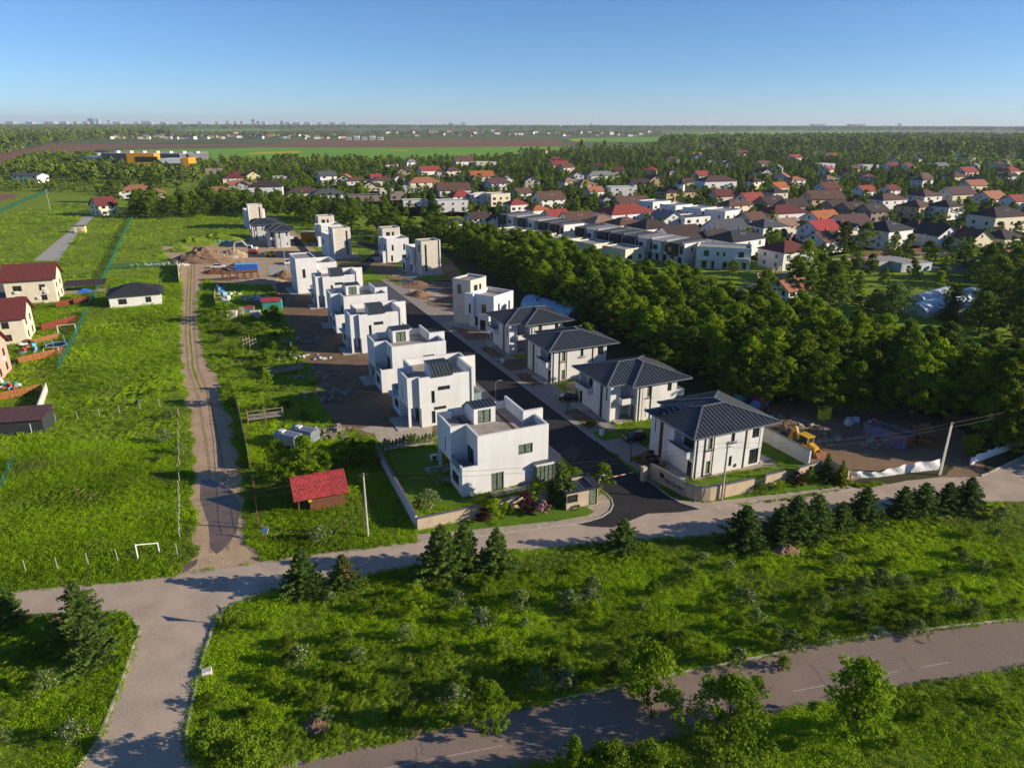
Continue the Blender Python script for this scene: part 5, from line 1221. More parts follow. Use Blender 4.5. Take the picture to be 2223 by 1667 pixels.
# the belt behind the new houses: front rank first
belt = SP((80, 74), (90, 62), (110, 47), (128, 44), (116, 100), (108, 160), (104, 205), (98, 250), (86, 248), (84, 205), (82, 170), (80, 120))
LBELT = 'tall leafy tree in the dense dark belt behind the new street'
LOT = [tuple(P(x, y).xy) for x, y in ((1640, 900), (1740, 876), (1880, 872), (1960, 905), (2060, 915), (2140, 955), (2100, 1040), (1850, 1050), (1700, 960))]
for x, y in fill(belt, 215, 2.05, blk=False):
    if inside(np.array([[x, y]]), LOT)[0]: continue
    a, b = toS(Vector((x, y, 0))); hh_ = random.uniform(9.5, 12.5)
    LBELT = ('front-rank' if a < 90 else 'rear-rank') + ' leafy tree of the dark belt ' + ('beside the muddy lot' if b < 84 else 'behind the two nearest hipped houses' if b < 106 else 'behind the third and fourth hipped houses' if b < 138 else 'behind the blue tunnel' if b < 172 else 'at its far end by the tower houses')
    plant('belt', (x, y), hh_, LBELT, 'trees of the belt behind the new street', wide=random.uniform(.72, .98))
BT = [source('belt_tree', m_) for m_ in PROTO['belt'][0]]
_b = np.array(belt); _c = np.stack([RNG.uniform(_b[:, 0].min(), _b[:, 0].max(), 1500), RNG.uniform(_b[:, 1].min(), _b[:, 1].max(), 1500)], 1); _c = _c[inside(_c, belt)]; _c = _c[~inside(_c, LOT)][:260]; _h = 5 + 5 * RNG.random(len(_c))
scatter('belt_undergrowth', np.stack([_c[:, 0], _c[:, 1], np.full(len(_c), -.6)], 1), RNG.random(len(_c)) * 6.28, np.stack([_h * .95, _h * .95, _h], 1), RNG.integers(0, 4, len(_c)), BT, 'young growth filling the gaps of the dark belt')
back = [tuple(P(x, y).xy) for x, y in ((285, 478), (420, 474), (560, 470), (700, 495), (800, 505), (900, 545), (985, 560), (990, 530), (880, 505), (780, 485), (600, 452), (440, 450), (300, 452))]
for x, y in fill(back, 75, 2.6):
    plant('dark', (x, y), random.uniform(9, 12), 'dark tree of the far estate row, ' + ('left of the hipped houses' if x < -118 else 'behind the left tower houses' if x < -62 else 'behind the right tower houses'), 'trees along the far side of the estate', wide=random.uniform(.85, 1.15))
# the corner copse at right, brighter crowns in front
for (bx, by, ty, k_, w_) in ((1780, 900, 768, 'bright', .8), (1850, 905, 785, 'bright', .8), (1908, 905, 812, 'bright', .85), (1700, 880, 775, 'belt', .8), (1630, 872, 760, 'belt', .75), (1985, 915, 770, 'belt', .8), (2080, 905, 745, 'belt', .8), (2160, 935, 775, 'belt', .8), (2215, 925, 740, 'belt', .8), (1270, 790, 700, 'dark', .8), (1430, 850, 745, 'belt', .8), (2205, 985, 868, 'young', 1.2), (2105, 990, 940, 'shrub', .7)):
    plant_px(k_, bx, by, ty, f"{'bright green' if k_ in ('bright', 'young') else 'dark green'} tree at the front edge of the copse, photo column {0}".replace(', photo column 0', ' behind the muddy lot' if bx > 1600 else ' behind the hipped houses'), 'trees at the front edge of the copse', wide=w_)
    q = P(bx, by); placed.append((q.x, q.y, 3))
# village trees: big marked ones by hand, then the rest
NAMED = [('bright', 1745, 600, 520, 'large bright green plane tree beside the white double house', 1.0), ('dark', 1800, 668, 565, 'dark feathery tree left of the weeping willow', .8), ('willow', 1935, 690, 612, 'round weeping willow beside the plastic tunnels', 1.0), ('spruce', 2062, 695, 622, 'dark spruce standing before the plastic tunnels', 1.0),
         ('dark', 2200, 700, 575, 'dense dark tree at the right edge behind the tunnels', .9), ('spruce', 2120, 705, 630, 'spruce second from the right before the dark trees', 1.0), ('spruce', 2160, 705, 635, 'spruce nearest the right edge', 1.0), ('belt', 1590, 605, 565, 'pale tree before the white double house', 1.1), ('bright', 1612, 535, 505, 'young tree in front of the great charcoal hip', .9), ('belt', 2090, 485, 430, 'big round tree left of the cream villa with arches', 1.1),
         ('belt', 1830, 548, 480, 'tree behind the village road bend, left of a pair', .9), ('village', 1875, 545, 483, 'pale tree behind the village road bend, right of a pair', 1.0), ('bright', 1940, 545, 502, 'bright tree before the black hipped house', .9), ('poplar', 1262, 330, 302, 'tall narrow poplar, left of the two dark ones', 1.6), ('poplar', 1312, 332, 303, 'tall narrow poplar, right of the two dark ones', 1.6),
         ('dark', 945, 520, 440, 'tall dark tree with a bare trunk beside the grey hipped house', .9), ('bright', 915, 540, 500, 'bright young tree beside the far tower houses', 1.1), ('belt', 1015, 535, 478, 'leafy tree right of the farthest tower houses', 1.0), ('dark', 250, 440, 390, 'round tree behind the small cream house on the path', 1.1), ('dark', 330, 412, 372, 'broad tree behind the terracotta roofs', 1.3)]
for k_, bx, by, ty, lab, w_ in NAMED: plant_px(k_, bx, by, ty, lab, wide=w_); q = P(bx, by); placed.append((q.x, q.y, 3.5))
right = [tuple(P(x, y).xy) for x, y in ((2090, 745), (2095, 660), (2140, 600), (2250, 570), (2420, 640), (2400, 800), (2250, 790))]
for x, y in fill(right, 34, 2.6): plant('dark', (x, y), random.uniform(9, 13), 'dark tree in the dense clump at the right edge behind the tunnels', 'trees of the clump at the right edge', wide=random.uniform(.8, 1.1))
vill = [tuple(P(x, y).xy) for x, y in ((420, 420), (480, 366), (640, 352), (860, 352), (1060, 345), (1240, 335), (1500, 330), (1800, 345), (2260, 365), (2300, 640), (2180, 680), (1780, 640), (1720, 575), (1500, 540), (1200, 470), (1080, 470), (960, 470), (800, 470), (600, 445))]
pts = fill(vill, 2600, 1.75, 12)
pts.sort(key=lambda p: p[1])
NEAR = 50
for x, y in pts[:NEAR]:
    plant('village', (x, y), random.uniform(4.5, 8), 'leafy garden tree among the village houses', 'garden trees of the village', wide=random.uniform(.8, 1.1))
FT = [source('far_tree', crown_mesh('far_tree', 'leaf_far', r=.40, base=.02, clumps=20, per=14, leaf=.13)), source('far_tree', crown_mesh('far_tree', 'leaf_far', r=.36, base=.02, clumps=20, per=14, leaf=.13)), source('far_tree', crown_mesh('far_tree', 'leaf_belt', r=.42, base=.02, clumps=20, per=14, leaf=.13))]
def wood(name, xy, hmin, hmax, label, wide=1.0):
    N = len(xy); xy = np.array(xy); h_ = hmin + (hmax - hmin) * RNG.random(N)
    return scatter(name, np.stack([xy[:, 0], xy[:, 1], np.full(N, -.3)], 1), RNG.random(N) * 6.28, np.stack([h_ * wide, h_ * wide, h_], 1), RNG.integers(0, 3, N), FT, label)
_hs = [(h['loc'].x, h['loc'].y, h['L']) for h in VH if h['loc'].y > 330]
def clears(p):
    x, y = p
    for hx, hy, L in _hs:
        if 2 < hy - y < 26 and abs(x * hy / y - hx) < L * .55: return False
    return True
pts = pts[:NEAR] + [p for p in pts[NEAR:] if p[1] < 330 or clears(p)]
VT = [source('garden_tree', m_) for m_ in PROTO['village'][0]]
def mass(name, xy, hmin, hmax, label):
    N = len(xy); xy = np.array(xy); h_ = hmin + (hmax - hmin) * RNG.random(N) ** 1.2; w_ = h_ * (.85 + .35 * RNG.random(N))
    return scatter(name, np.stack([xy[:, 0], xy[:, 1], np.full(N, -.2)], 1), RNG.random(N) * 6.28, np.stack([w_, w_, h_], 1), RNG.integers(0, len(VT), N), VT, label)
mass('village_trees', pts[NEAR:NEAR + 1300], 3.5, 9, 'the many trees and hedges between the village houses')
mass('far_village_trees', pts[NEAR + 1300:], 5, 10, 'the mass of trees among and behind the farther houses')
def rand_in(poly, n):
    poly = [tuple(P(x, y).xy) for x, y in poly]; xs, ys = [p[0] for p in poly], [p[1] for p in poly]; res = np.empty((0, 2))
    while len(res) < n:
        c = np.stack([RNG.uniform(min(xs), max(xs), n * 3), RNG.uniform(min(ys), max(ys), n * 3)], 1); res = np.concatenate([res, c[inside(c, poly)]])
    return res[:n]
B_ = np.array(BLOCK); pv_ = np.array([(P(x, y).x, P(x, y).y) for x, y in ((420, 420), (480, 372), (860, 358), (1240, 342), (1800, 352), (2350, 380), (2400, 600), (2200, 640), (1900, 560), (1700, 575), (1500, 545), (1200, 475), (960, 470), (800, 470), (600, 445))])
c_ = np.stack([RNG.uniform(pv_[:, 0].min(), pv_[:, 0].max(), 9000), RNG.uniform(pv_[:, 1].min(), pv_[:, 1].max(), 9000)], 1); c_ = c_[inside(c_, pv_.tolist())]
for a_, b_, q_ in B_: c_ = c_[(c_[:, 0] - a_) ** 2 + (c_[:, 1] - b_) ** 2 > (q_ * .78) ** 2]
for poly in HARD:
    if min(q_[1] for q_ in poly) > 180: c_ = c_[~inside(c_, poly)]
mass('village_hedges', c_[:5200], 1.8, 6.0, 'hedges and shrubs in the village gardens')
o_ = rand_in(((1650, 622), (1790, 592), (1850, 602), (1900, 640), (1975, 640), (1965, 705), (1850, 690), (1700, 645)), 46); mass('orchard_trees', o_, 3, 8, 'trees and bushes between the tiled outbuilding and the willow')
wood('left_wood', rand_in(((-200, 352), (-60, 350), (60, 326), (150, 311), (260, 300), (375, 297), (375, 285), (-400, 285)), 2600), 16, 25, 'the long wood at the left below the horizon', 1.05)
wood('right_wood', rand_in(((1430, 322), (1560, 330), (1800, 338), (2050, 346), (2500, 360), (2500, 303), (1900, 299), (1440, 306)), 2300), 15, 22, 'the dark wood at the right below the horizon', 1.05)
wood('village_edge_wood', rand_in(((1060, 345), (1240, 326), (1450, 322), (1700, 333), (1900, 341), (2300, 354), (2300, 366), (1700, 347), (1300, 350)), 330), 8, 14, 'the loose wood behind the last houses')
wood('hedgerow', rand_in(((230, 355), (420, 352), (700, 350), (860, 358), (860, 372), (700, 375), (420, 380), (230, 372)), 260), 6, 11, 'hedges and thickets at the near edge of the green field')
wood('school_trees', np.array([p for p in rand_in(((0, 392), (60, 350), (180, 345), (430, 372), (440, 395), (380, 415), (280, 400), (130, 392)), 420) if not (abs(p[0] + 385) < 60 and 770 < p[1] < 905)]), 8, 13, 'the trees around the school on the left')
wood('left_thicket', rand_in(((-30, 415), (-30, 396), (200, 400), (290, 412), (300, 440), (190, 420)), 150), 3, 6, 'the thicket below the white modern house')
wood('settlement_trees', np.concatenate([rand_in(((225, 306), (225, 291), (760, 286), (760, 303)), 700), rand_in(((760, 303), (800, 286), (1440, 284), (1430, 299), (1000, 300)), 800)]), 8, 13, 'trees between the distant houses')
wood('horizon_wood', np.concatenate([rand_in(((990, 281.5), (1060, 277), (2260, 280), (2260, 286), (1600, 284), (1060, 283.5)), 2600), rand_in(((-100, 284), (-100, 276), (1000, 276), (1000, 281)), 1600)]), 22, 34, 'dark woods along the horizon', 1.6)
# spruces along the old road
SPR = [(660, 1284, 1192, 'spruce', 'spruce at the road edge near the track junction, green one of a close pair'), (748, 1272, 1203, 'dry_spruce', 'pale thinning spruce, right one of the pair near the track junction'), (962, 1248, 1140, 'spruce', 'leftmost spruce of the trio on the verge before the white cube house'), (1008, 1238, 1136, 'spruce', 'middle spruce of the trio before the white cube house'), (1078, 1234, 1146, 'spruce', 'rightmost spruce of the trio before the white cube house'), (1352, 1192, 1125, 'spruce', 'small single spruce on the verge opposite the gatehouse'),
       (1612, 1184, 1098, 'spruce', 'spruce opposite the curved entrance wall, leftmost of the long row'), (1690, 1172, 1100, 'spruce', 'second spruce of the long row from the left'), (1722, 1162, 1078, 'spruce', 'third spruce of the long row from the left'), (1768, 1156, 1074, 'spruce', 'fourth spruce of the long row from the left'), (1822, 1146, 1092, 'spruce', 'fifth, smallest spruce of the long row'), (1872, 1130, 1058, 'spruce', 'sixth spruce of the long row from the left'), (1955, 1120, 1056, 'spruce', 'seventh spruce of the long row from the left'), (2000, 1112, 1048, 'spruce', 'eighth spruce of the long row from the left'), (2052, 1106, 1047, 'spruce', 'ninth spruce of the long row from the left'), (2098, 1102, 1037, 'spruce', 'rightmost spruce of the long row beside the road bend'),
       (182, 1375, 1262, 'dry_spruce', 'spruce with rusty top left of the road fork'), (205, 1440, 1338, 'spruce', 'broad spruce on the verge below the rusty one at the road fork'), (22, 1350, 1272, 'spruce', 'spruce cut by the left edge above the road fork')]
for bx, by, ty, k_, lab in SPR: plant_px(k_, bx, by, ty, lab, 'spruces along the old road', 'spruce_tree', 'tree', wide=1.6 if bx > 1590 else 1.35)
DEC = [('bright', 1575, 1625, 1470, 'leafy tree at the near verge of the lower road, second from right', 1.1), ('bright', 1848, 1605, 1432, 'loose leafy tree at the near verge, rightmost by the lower road', 1.05), ('bright', 1245, 1700, 1598, 'pointed young tree cut by the bottom edge, leftmost', .7), ('shrub', 1325, 1705, 1612, 'round bush cut by the bottom edge, middle one', .7), ('shrub', 1410, 1700, 1618, 'round bush cut by the bottom edge, right one', .8), ('bright', 1066, 1592, 1478, 'dense round bush overhanging the lower road', .8), ('shrub', 1405, 1525, 1402, 'large sprawling bush above the lower road at centre', .75), ('dark', 470, 1650, 1560, 'large grey-green bush at the inside of the road fork', 1.1), ('shrub', 540, 1690, 1610, 'second grey-green bush cut by the bottom edge at the road fork', 1.1),
       ('bright', 605, 1048, 955, 'left fruit tree behind the red-roofed cabin', 1.0), ('bright', 668, 1052, 944, 'middle fruit tree behind the red-roofed cabin', 1.0), ('bright', 712, 1035, 985, 'small tree right behind the red-roofed cabin', 1.0), ('shrub', 762, 1010, 950, 'bush left of the blue boundary wall', .8), ('dark', 810, 1005, 955, 'dark bush in the shade by the end of the blue wall', 1.1), ('dark', 598, 702, 662, 'dark round bush beside the red-roofed kiosk', 1.1), ('shrub', 484, 700, 655, 'bush left of the stacked site panels', .8), ('shrub', 560, 728, 698, 'bush in the overgrown plot below the stacked panels', 1.2), ('bright', 580, 850, 800, 'small tree in the overgrown plot by the track', .9), ('bright', 555, 800, 780, 'low bush in the overgrown plot by the wooden frame', 1.4), ('shrub', 500, 880, 830, 'bush at the edge of the dirt track', .8)]
for k_, bx, by, ty, lab, w_ in DEC: plant_px(k_, bx, by, ty, lab, None, 'bush' if k_ == 'shrub' else 'tree', 'bush' if k_ == 'shrub' else 'tree', w_)
ROSE = [(100, 1500, 1450), (160, 1610, 1560), (10, 1610, 1580), (695, 1175, 1130), (690, 1340, 1330), (650, 1445, 1395), (880, 1390, 1355), (1045, 1360, 1300), (1140, 1360, 1340), (1235, 1320, 1280), (990, 1320, 1240), (1285, 1290, 1220), (1130, 1320, 1250), (360, 960, 925), (345, 1000, 985), (390, 985, 960), (370, 910, 890), (1870, 1290, 1240), (1910, 1270, 1235), (2060, 1310, 1275), (2110, 1340, 1300), (1990, 1380, 1345), (2170, 1130, 1100), (1780, 1330, 1290), (1860, 1340, 1310), (1715, 1410, 1350), (1600, 1450, 1400), (1790, 1400, 1370), (460, 715, 700), (480, 745, 725), (520, 720, 700)]
for i, (bx, by, ty) in enumerate(ROSE): plant('rose', P(bx, by), min(2.1, height(bx, by, ty)), 'wild rose bush with white flowers ' + ('on the verge left of the side road' if bx < 200 else 'beside the dirt track' if by < 1020 else 'in the near meadow, left part' if bx < 900 else 'in the near meadow, middle part' if bx < 1400 else 'in the near meadow, right part'), 'wild rose bushes in the meadow', 'rose_bush', 'bush', .72)
WILD = [(560, 1560, 1530), (620, 1400, 1380), (760, 1480, 1455), (860, 1560, 1535), (1180, 1450, 1420), (1240, 1400, 1370), (1350, 1420, 1385), (1480, 1400, 1370), (1550, 1330, 1300), (1650, 1290, 1260), (2000, 1330, 1300), (2150, 1290, 1270), (1700, 1450, 1425), (2200, 1330, 1300), (60, 1420, 1395), (330, 860, 840), (300, 880, 868), (380, 850, 838), (1640, 1500, 1470), (2000, 1560, 1530), (2160, 1530, 1505), (820, 1330, 1290), (900, 1300, 1270), (1060, 1280, 1250), (1420, 1290, 1262), (1500, 1260, 1235), (1800, 1240, 1215), (1930, 1230, 1205), (2080, 1210, 1185), (960, 1420, 1390), (1080, 1420, 1385), (740, 1400, 1370), (590, 1480, 1450), (1330, 1470, 1430), (1540, 1430, 1385), (1660, 1400, 1350), (1750, 1370, 1325), (1880, 1375, 1335), (2020, 1360, 1315), (2190, 1250, 1220), (690, 1520, 1485), (820, 1500, 1470), (1000, 1500, 1465), (1940, 1620, 1590), (1720, 1620, 1600), (730, 1600, 1575)]
for i, (bx, by, ty) in enumerate(WILD): plant('shrub', P(bx, by), min(1.7, height(bx, by, ty)), 'low green shrub ' + ('in the left meadow' if by < 900 or bx < 400 else 'in the near meadow, left part' if bx < 900 else 'in the near meadow, middle part' if bx < 1450 else 'in the near meadow, right part'), 'low shrubs in the meadow', 'shrub', 'bush', .9)
strip_ = [tuple(P(x, y).xy) for x, y in ((450, 1400), (560, 1330), (760, 1280), (1100, 1230), (1600, 1195), (2223, 1125), (2240, 1325), (1640, 1415), (1300, 1485), (990, 1560), (640, 1640), (430, 1600))]
for x, y in fill(strip_, 85, .9, 8, False):
    cx_ = col_of(x, y, 0); plant(random.choice(('shrub', 'shrub', 'shrub', 'rose')), (x, y), random.uniform(.6, 1.8), 'low green shrub ' + ('in the near meadow, left part' if cx_ < 900 else 'in the near meadow, middle part' if cx_ < 1450 else 'in the near meadow, right part'), 'low shrubs in the meadow', 'shrub', 'bush', random.uniform(.8, 1.2), random.choice((1, 2)))
plot_ = [tuple(P(x, y).xy) for x, y in ((435, 660), (600, 690), (640, 760), (670, 840), (690, 900), (560, 960), (520, 880), (470, 790))]
for x, y in fill(plot_, 26, 1.2, 8, False): plant('shrub', (x, y), random.uniform(1, 2.6), 'green bush in the overgrown plot between track and houses', 'bushes in the overgrown plot', 'bush', 'bush', random.uniform(.8, 1.1), random.choice((0, 1, 2)))
# entrance gardens
for k_, bx, by, ty, lab, w_ in (('young', 1308, 1066, 1006, 'round-headed tree beside the gatehouse at the barrier', 1.25), ('weeping', 1214, 1095, 1003, 'weeping conifer beside the gatehouse', 1.0), ('young', 1163, 1098, 1044, 'small garden tree on a bare stem left of the weeping conifer', 1.0), ('maroon', 1053, 1130, 1103, 'maroon shrub at the beige wall, leftmost in the front border', 1.0), ('maroon', 1141, 1113, 1070, 'taller maroon shrub in the middle of the front border', .8), ('rhodo', 1178, 1117, 1086, 'pink-flowering rhododendron in the front border', .9), ('shrub', 1075, 1128, 1082, 'green bush in the front border beside the maroon shrub', .7), ('shrub', 1100, 1120, 1090, 'small bush in the front border', .7), ('shrub', 1255, 1107, 1095, 'low clipped bush before the gatehouse', .8), ('rose', 930, 1100, 1062, 'pale garden shrub on the lawn corner', .8), ('maroon', 908, 1100, 1082, 'small maroon shrub on the lawn corner', .9), ('goldbush', 1226, 1040, 1010, 'golden bush behind the gatehouse', .8), ('shrub', 1250, 1042, 1015, 'green bush behind the gatehouse', .8),
                                ('shrub', 1382, 1005, 988, 'dark bush left in the bed before the hipped house', 1.0), ('maroon', 1412, 1008, 978, 'brownish bush right in the bed before the hipped house', .9), ('goldbush', 1440, 1020, 1004, 'golden bush behind the curved entrance wall', .8), ('maroon', 1728, 1052, 1026, 'maroon shrub beside the dark fence panel', 1.0), ('maroon', 1795, 1048, 1030, 'small maroon shrub between the two conifers', .9), ('spruce', 1790, 1045, 985, 'dark slender conifer at the end of the pale wall', .9), ('gold', 1824, 1050, 1000, 'yellow-green conifer before the beige pillar', 1.3), ('young', 1756, 1052, 1012, 'slender silvery young tree in the side border', .8), ('shrub', 1650, 1068, 1050, 'leafy perennials at the foot of the front wall, left clump', 1.3), ('shrub', 1690, 1060, 1044, 'leafy perennials at the foot of the front wall, right clump', 1.3), ('shrub', 1280, 928, 912, 'low green bush in the bed opposite the parked car', 1.2)):
    plant_px(k_, bx, by, ty, lab, 'plants of the entrance gardens', 'garden_plant' if k_ in ('shrub', 'maroon', 'rhodo', 'rose', 'goldbush') else 'garden_tree', 'plant' if k_ in ('shrub', 'maroon', 'rhodo', 'rose', 'goldbush') else 'tree', w_)
for i in range(14): 
    q = c5x((1330 + i * 32, 455 - i * 5))[0]; plant('shrub', q, random.uniform(1.3, 1.9), 'bare young hedge plant along the gravel strip', 'hedge plants along the gravel strip', 'hedge_plant', 'plant', .35)
# rough grass in three depths
grow('meadow_grass', 170000, 33, 95, 'rough grass and weeds of the near meadows', .36, .8)
grow('meadow_grass_middle', 90000, 95, 210, 'rough grass of the middle meadows', .6, 1.15, keep=lambda x, y: ~((x > -12) & (y > 105)) & (x > -150))
grow('meadow_grass_far', 20000, 210, 420, 'grass of the far meadows', 1.3, 2.4, keep=lambda x, y: (x < -75) & (x > -260), big=.9)
# ================================================================== smaller things
mat('car_black', (.012, .013, .016), .25, .1, 1, spec=.6); mat('car_white', (.7, .7, .7), .3, .03, 1, spec=.5); mat('car_blue', (.05, .09, .2), .3, .05, 1, spec=.5); mat('car_grey', (.12, .13, .14), .3, .05, 1, spec=.5)
mat('tyre', (.02, .02, .02), .9, .1, 5); mat('lamp_red', (.4, .02, .02), .4, .1); mat('lamp_clear', (.6, .6, .58), .2, .1)
mat('machine_yellow', (.62, .36, .03), .5, .15, 2, streak=.15); mat('rust', (.22, .09, .045), .9, .35, 2, bump=.4); mat('rusty_blue', (.10, .24, .56), .8, .2, .8, col2=(.30, .15, .08), streak=.2)
mat('blue_sheet', (.03, .14, .5), .6, .15, 2); mat('green_plastic', (.02, .3, .19), .5, .1, 2); mat('red_metal', (.40, .055, .055), .6, .3, 2.5, bump=.2, streak=.15); mat('plank', (.17, .065, .035), .8, .35, 4, bump=.3); mat('wood_grey', (.25, .21, .17), .9, .25, 3, bump=.3)
mat('fence_red', (.20, .04, .022), .8, .25, 3); mat('fence_orange', (.30, .115, .035), .8, .25, 3); mat('tarp', (.72, .73, .74), .7, .06, .8, bump=.6, bscale=2.5, bdist=.15); mat('conc_pole', (.40, .37, .33), .9, .15, 2, bump=.3)
mat('plastic_blue', (.18, .40, .60), .35, .15, .8, spec=.5); mat('plastic_white', (.55, .60, .66), .35, .15, .8, spec=.5); mat('silver', (.22, .25, .29), .4, .1, 2, metal=.3); mat('teal', (.05, .3, .26), .6, .1); mat('junk_yellow', (.6, .5, .03), .6, .1); mat('junk_red', (.4, .05, .05), .6, .2); mat('junk_blue', (.08, .2, .42), .6, .2); mat('white_stone', (.62, .58, .54), .9, .15, 2, bump=.4)
mat('wire', (.03, .03, .03), .6, .1); mat('stripe_red', (.5, .03, .03), .5, .1); mat('logo_brown', (.07, .03, .02), .7, .1); mat('letter', (.05, .04, .035), .6, .1); mat('sign_grey', (.42, .43, .44), .5, .1, metal=.4)
def green_mesh_mat():
    m = bpy.data.materials.new('mesh_green'); m.use_nodes = True; nt = m.node_tree; b = nt.nodes['Principled BSDF']; b.inputs['Base Color'].default_value = (.009, .075, .048, 1); b.inputs['Roughness'].default_value = .7
    t = nn(nt, 'ShaderNodeBsdfTransparent'); mx = nn(nt, 'ShaderNodeMixShader'); tc = nn(nt, 'ShaderNodeTexCoord'); nz = nn(nt, 'ShaderNodeTexNoise'); nz.inputs['Scale'].default_value = .6
    mr = nn(nt, 'ShaderNodeMapRange'); mr.inputs[1].default_value = .3; mr.inputs[2].default_value = .7; mr.inputs[3].default_value = .3; mr.inputs[4].default_value = .62
    nt.links.new(tc.outputs['Object'], nz.inputs['Vector']); nt.links.new(nz.outputs[0], mr.inputs[0]); nt.links.new(mr.outputs[0], mx.inputs[0]); nt.links.new(b.outputs[0], mx.inputs[1]); nt.links.new(t.outputs[0], mx.inputs[2]); nt.links.new(mx.outputs[0], nt.nodes['Material Output'].inputs[0]); M['mesh_green'] = m
green_mesh_mat()
# ------------------------------------------------------------------ cars
def car(loc, rz, body, label, L=3.6, W=1.62, H=1.5, group=None, kind='hatch'):
    r = thing('parked_car', label, 'car', loc, rz, group)
    if kind == 'sedan': low = [(-.5, .22), (.5, .22), (.5, .45), (.47, .56), (.22, .60), (-.30, .62), (-.49, .58), (-.5, .45)]; top = [(.22, .595), (.06, .98), (-.2, 1), (-.33, .62)]
    else: low = [(-.5, .2), (.5, .2), (.5, .42), (.47, .54), (.27, .62), (-.47, .64), (-.5, .5)]; top = [(.28, .61), (.12, .96), (-.1, 1), (-.38, .97), (-.48, .63)]
    def loft(prof, y0, inset):
        n = len(prof); b = MB(); ys = [(-W / 2 * y0, .0), (W / 2 * y0, .0)]; vs = []
        for sgn in (-1, 1): vs += [(x * L, sgn * (W / 2 * y0 - inset * max(0, z - .55) * W), z * H) for x, z in prof]
        b.add(vs, [tuple(range(n)), tuple(range(n, 2 * n))[::-1]] + [(i, i + n, (i + 1) % n + n, (i + 1) % n) for i in range(n)]); return b
    loft(low, 1, 0).build('body', body, r); g = loft(top, .94, .35); c = g.build('cabin_glass', 'glass', r)
    t_ = [p for p in top if p[1] > .9]; b = MB(); x0, x1 = t_[-1][0] * L, t_[0][0] * L; b.box(min(x0, x1), -W * .33, H * .965, max(x0, x1), W * .33, H * 1.005); b.build('car_roof', body, c)
    for sx in (-.31, .32):
        for sy in (-1, 1):
            b = MB(); b.tube((sx * L, sy * W * .40, .3), (sx * L, sy * W * .505, .3), .3, .3, 14); wv = b.build('wheel', 'tyre', r); MB().tube((sx * L, sy * W * .50, .3), (sx * L, sy * W * .512, .3), .18, .18, 10).build('rim', 'steel', wv)
    for sy in (-1, 1):
        MB().box(L * .47, sy * W * .36 - .16, H * .42, L * .505, sy * W * .36 + .16, H * .5).build('headlight', 'lamp_clear', r); MB().box(-L * .505, sy * W * .4 - .1, H * .48, -L * .49, sy * W * .4 + .1, H * .6).build('tail_light', 'lamp_red', r)
    return r
car(P(1234, 869), R(172), 'car_black', 'small black car parked on the pavers beside the dark lamp post', 3.1)
car(P(1377, 956), R(196), 'car_black', 'small black car on the driveway nearest the entrance, beside the lawn', 3.2)
car(P(474, 582), R(10), 'car_white', 'white saloon car on the dirt by the rusty scrap heap', 4.4, 1.7, 1.4, kind='sedan'); car(P(624, 573), R(-80), 'car_white', 'white car on the concrete pad beside the tall block house', 4.2)
car(P(1971, 551), R(8), 'car_blue', 'blue estate car on the village road', 4.4, 1.8, 1.65); car(P(2093, 579), R(190), 'car_grey', 'dark car on the side lane by the hedge', 4.2, 1.75, 1.5, kind='sedan'); car(P(549, 437), R(5), 'car_white', 'white car between trees beyond the far tree row', 4.6, 1.9, 1.8)
# ------------------------------------------------------------------ gatehouse, barrier, walls
def gatehouse():
    A, B, C = P(1229.3, 1108.5), P(1297, 1094.5), P(1207, 1079); L = (B - A).length; D = (C - A).length; rz = math.atan2((B - A).y, (B - A).x); Hh = height(1229.3, 1108.5, 1071)
    r = thing('gatehouse', 'small beige gatehouse with flat seamed roof at the barrier', 'gatehouse', A, rz)
    poly = [(0, 0), (L, 0), (L, D), (0, D)]
    walls_with_windows(r, poly, 0, Hh, {0: [(.02, 1.5, .95, 2.0, 0), (L - 1.25, L - .1, .08, 2.35, 0, 'glass_curtain')], 3: [(D - 1.3, D - .02, .95, 2.0, 0)]}, 'stone_beige', parap=(Hh - .3, .3), deck='seam_metal', d=.12)
    b = MB(); p = offset(poly, -.06); 
    for i in range(4): b.bar((*p[i], Hh + .06), (*p[(i + 1) % 4], Hh + .06), .4, .12)
    b.build('coping', 'seam_rib', r)
    for i in range(6): MB().bar((.6 + i * (L - 1.2) / 5, .4, Hh - .27), (.6 + i * (L - 1.2) / 5, D - .4, Hh - .27), .04, .05).build('roof_seam', 'seam_rib', r)
gatehouse()
def barrier():
    a, b_ = toS(P(1391, 1036)); r = thing('barrier', 'red and white barrier arm across the new street entrance', 'barrier', S(a, b_), TH)
    MB().box(-.25, -.25, 0, .2, .25, 1.15).build('housing', 'frame_dark', r); arm = MB().bar((-.2, 0, 1.0), (-6.4, 0, 1.0), .05, .09).build('arm', 'metal_white', r)
    for i in range(5): MB().bar((-.6 - i * 1.25, 0, 1.0), (-1.2 - i * 1.25, 0, 1.0), .056, .096).build('stripe', 'stripe_red', arm)
    MB().box(-6.5, -.06, 0, -6.38, .06, .95).build('rest_post', 'steel', r)
barrier()
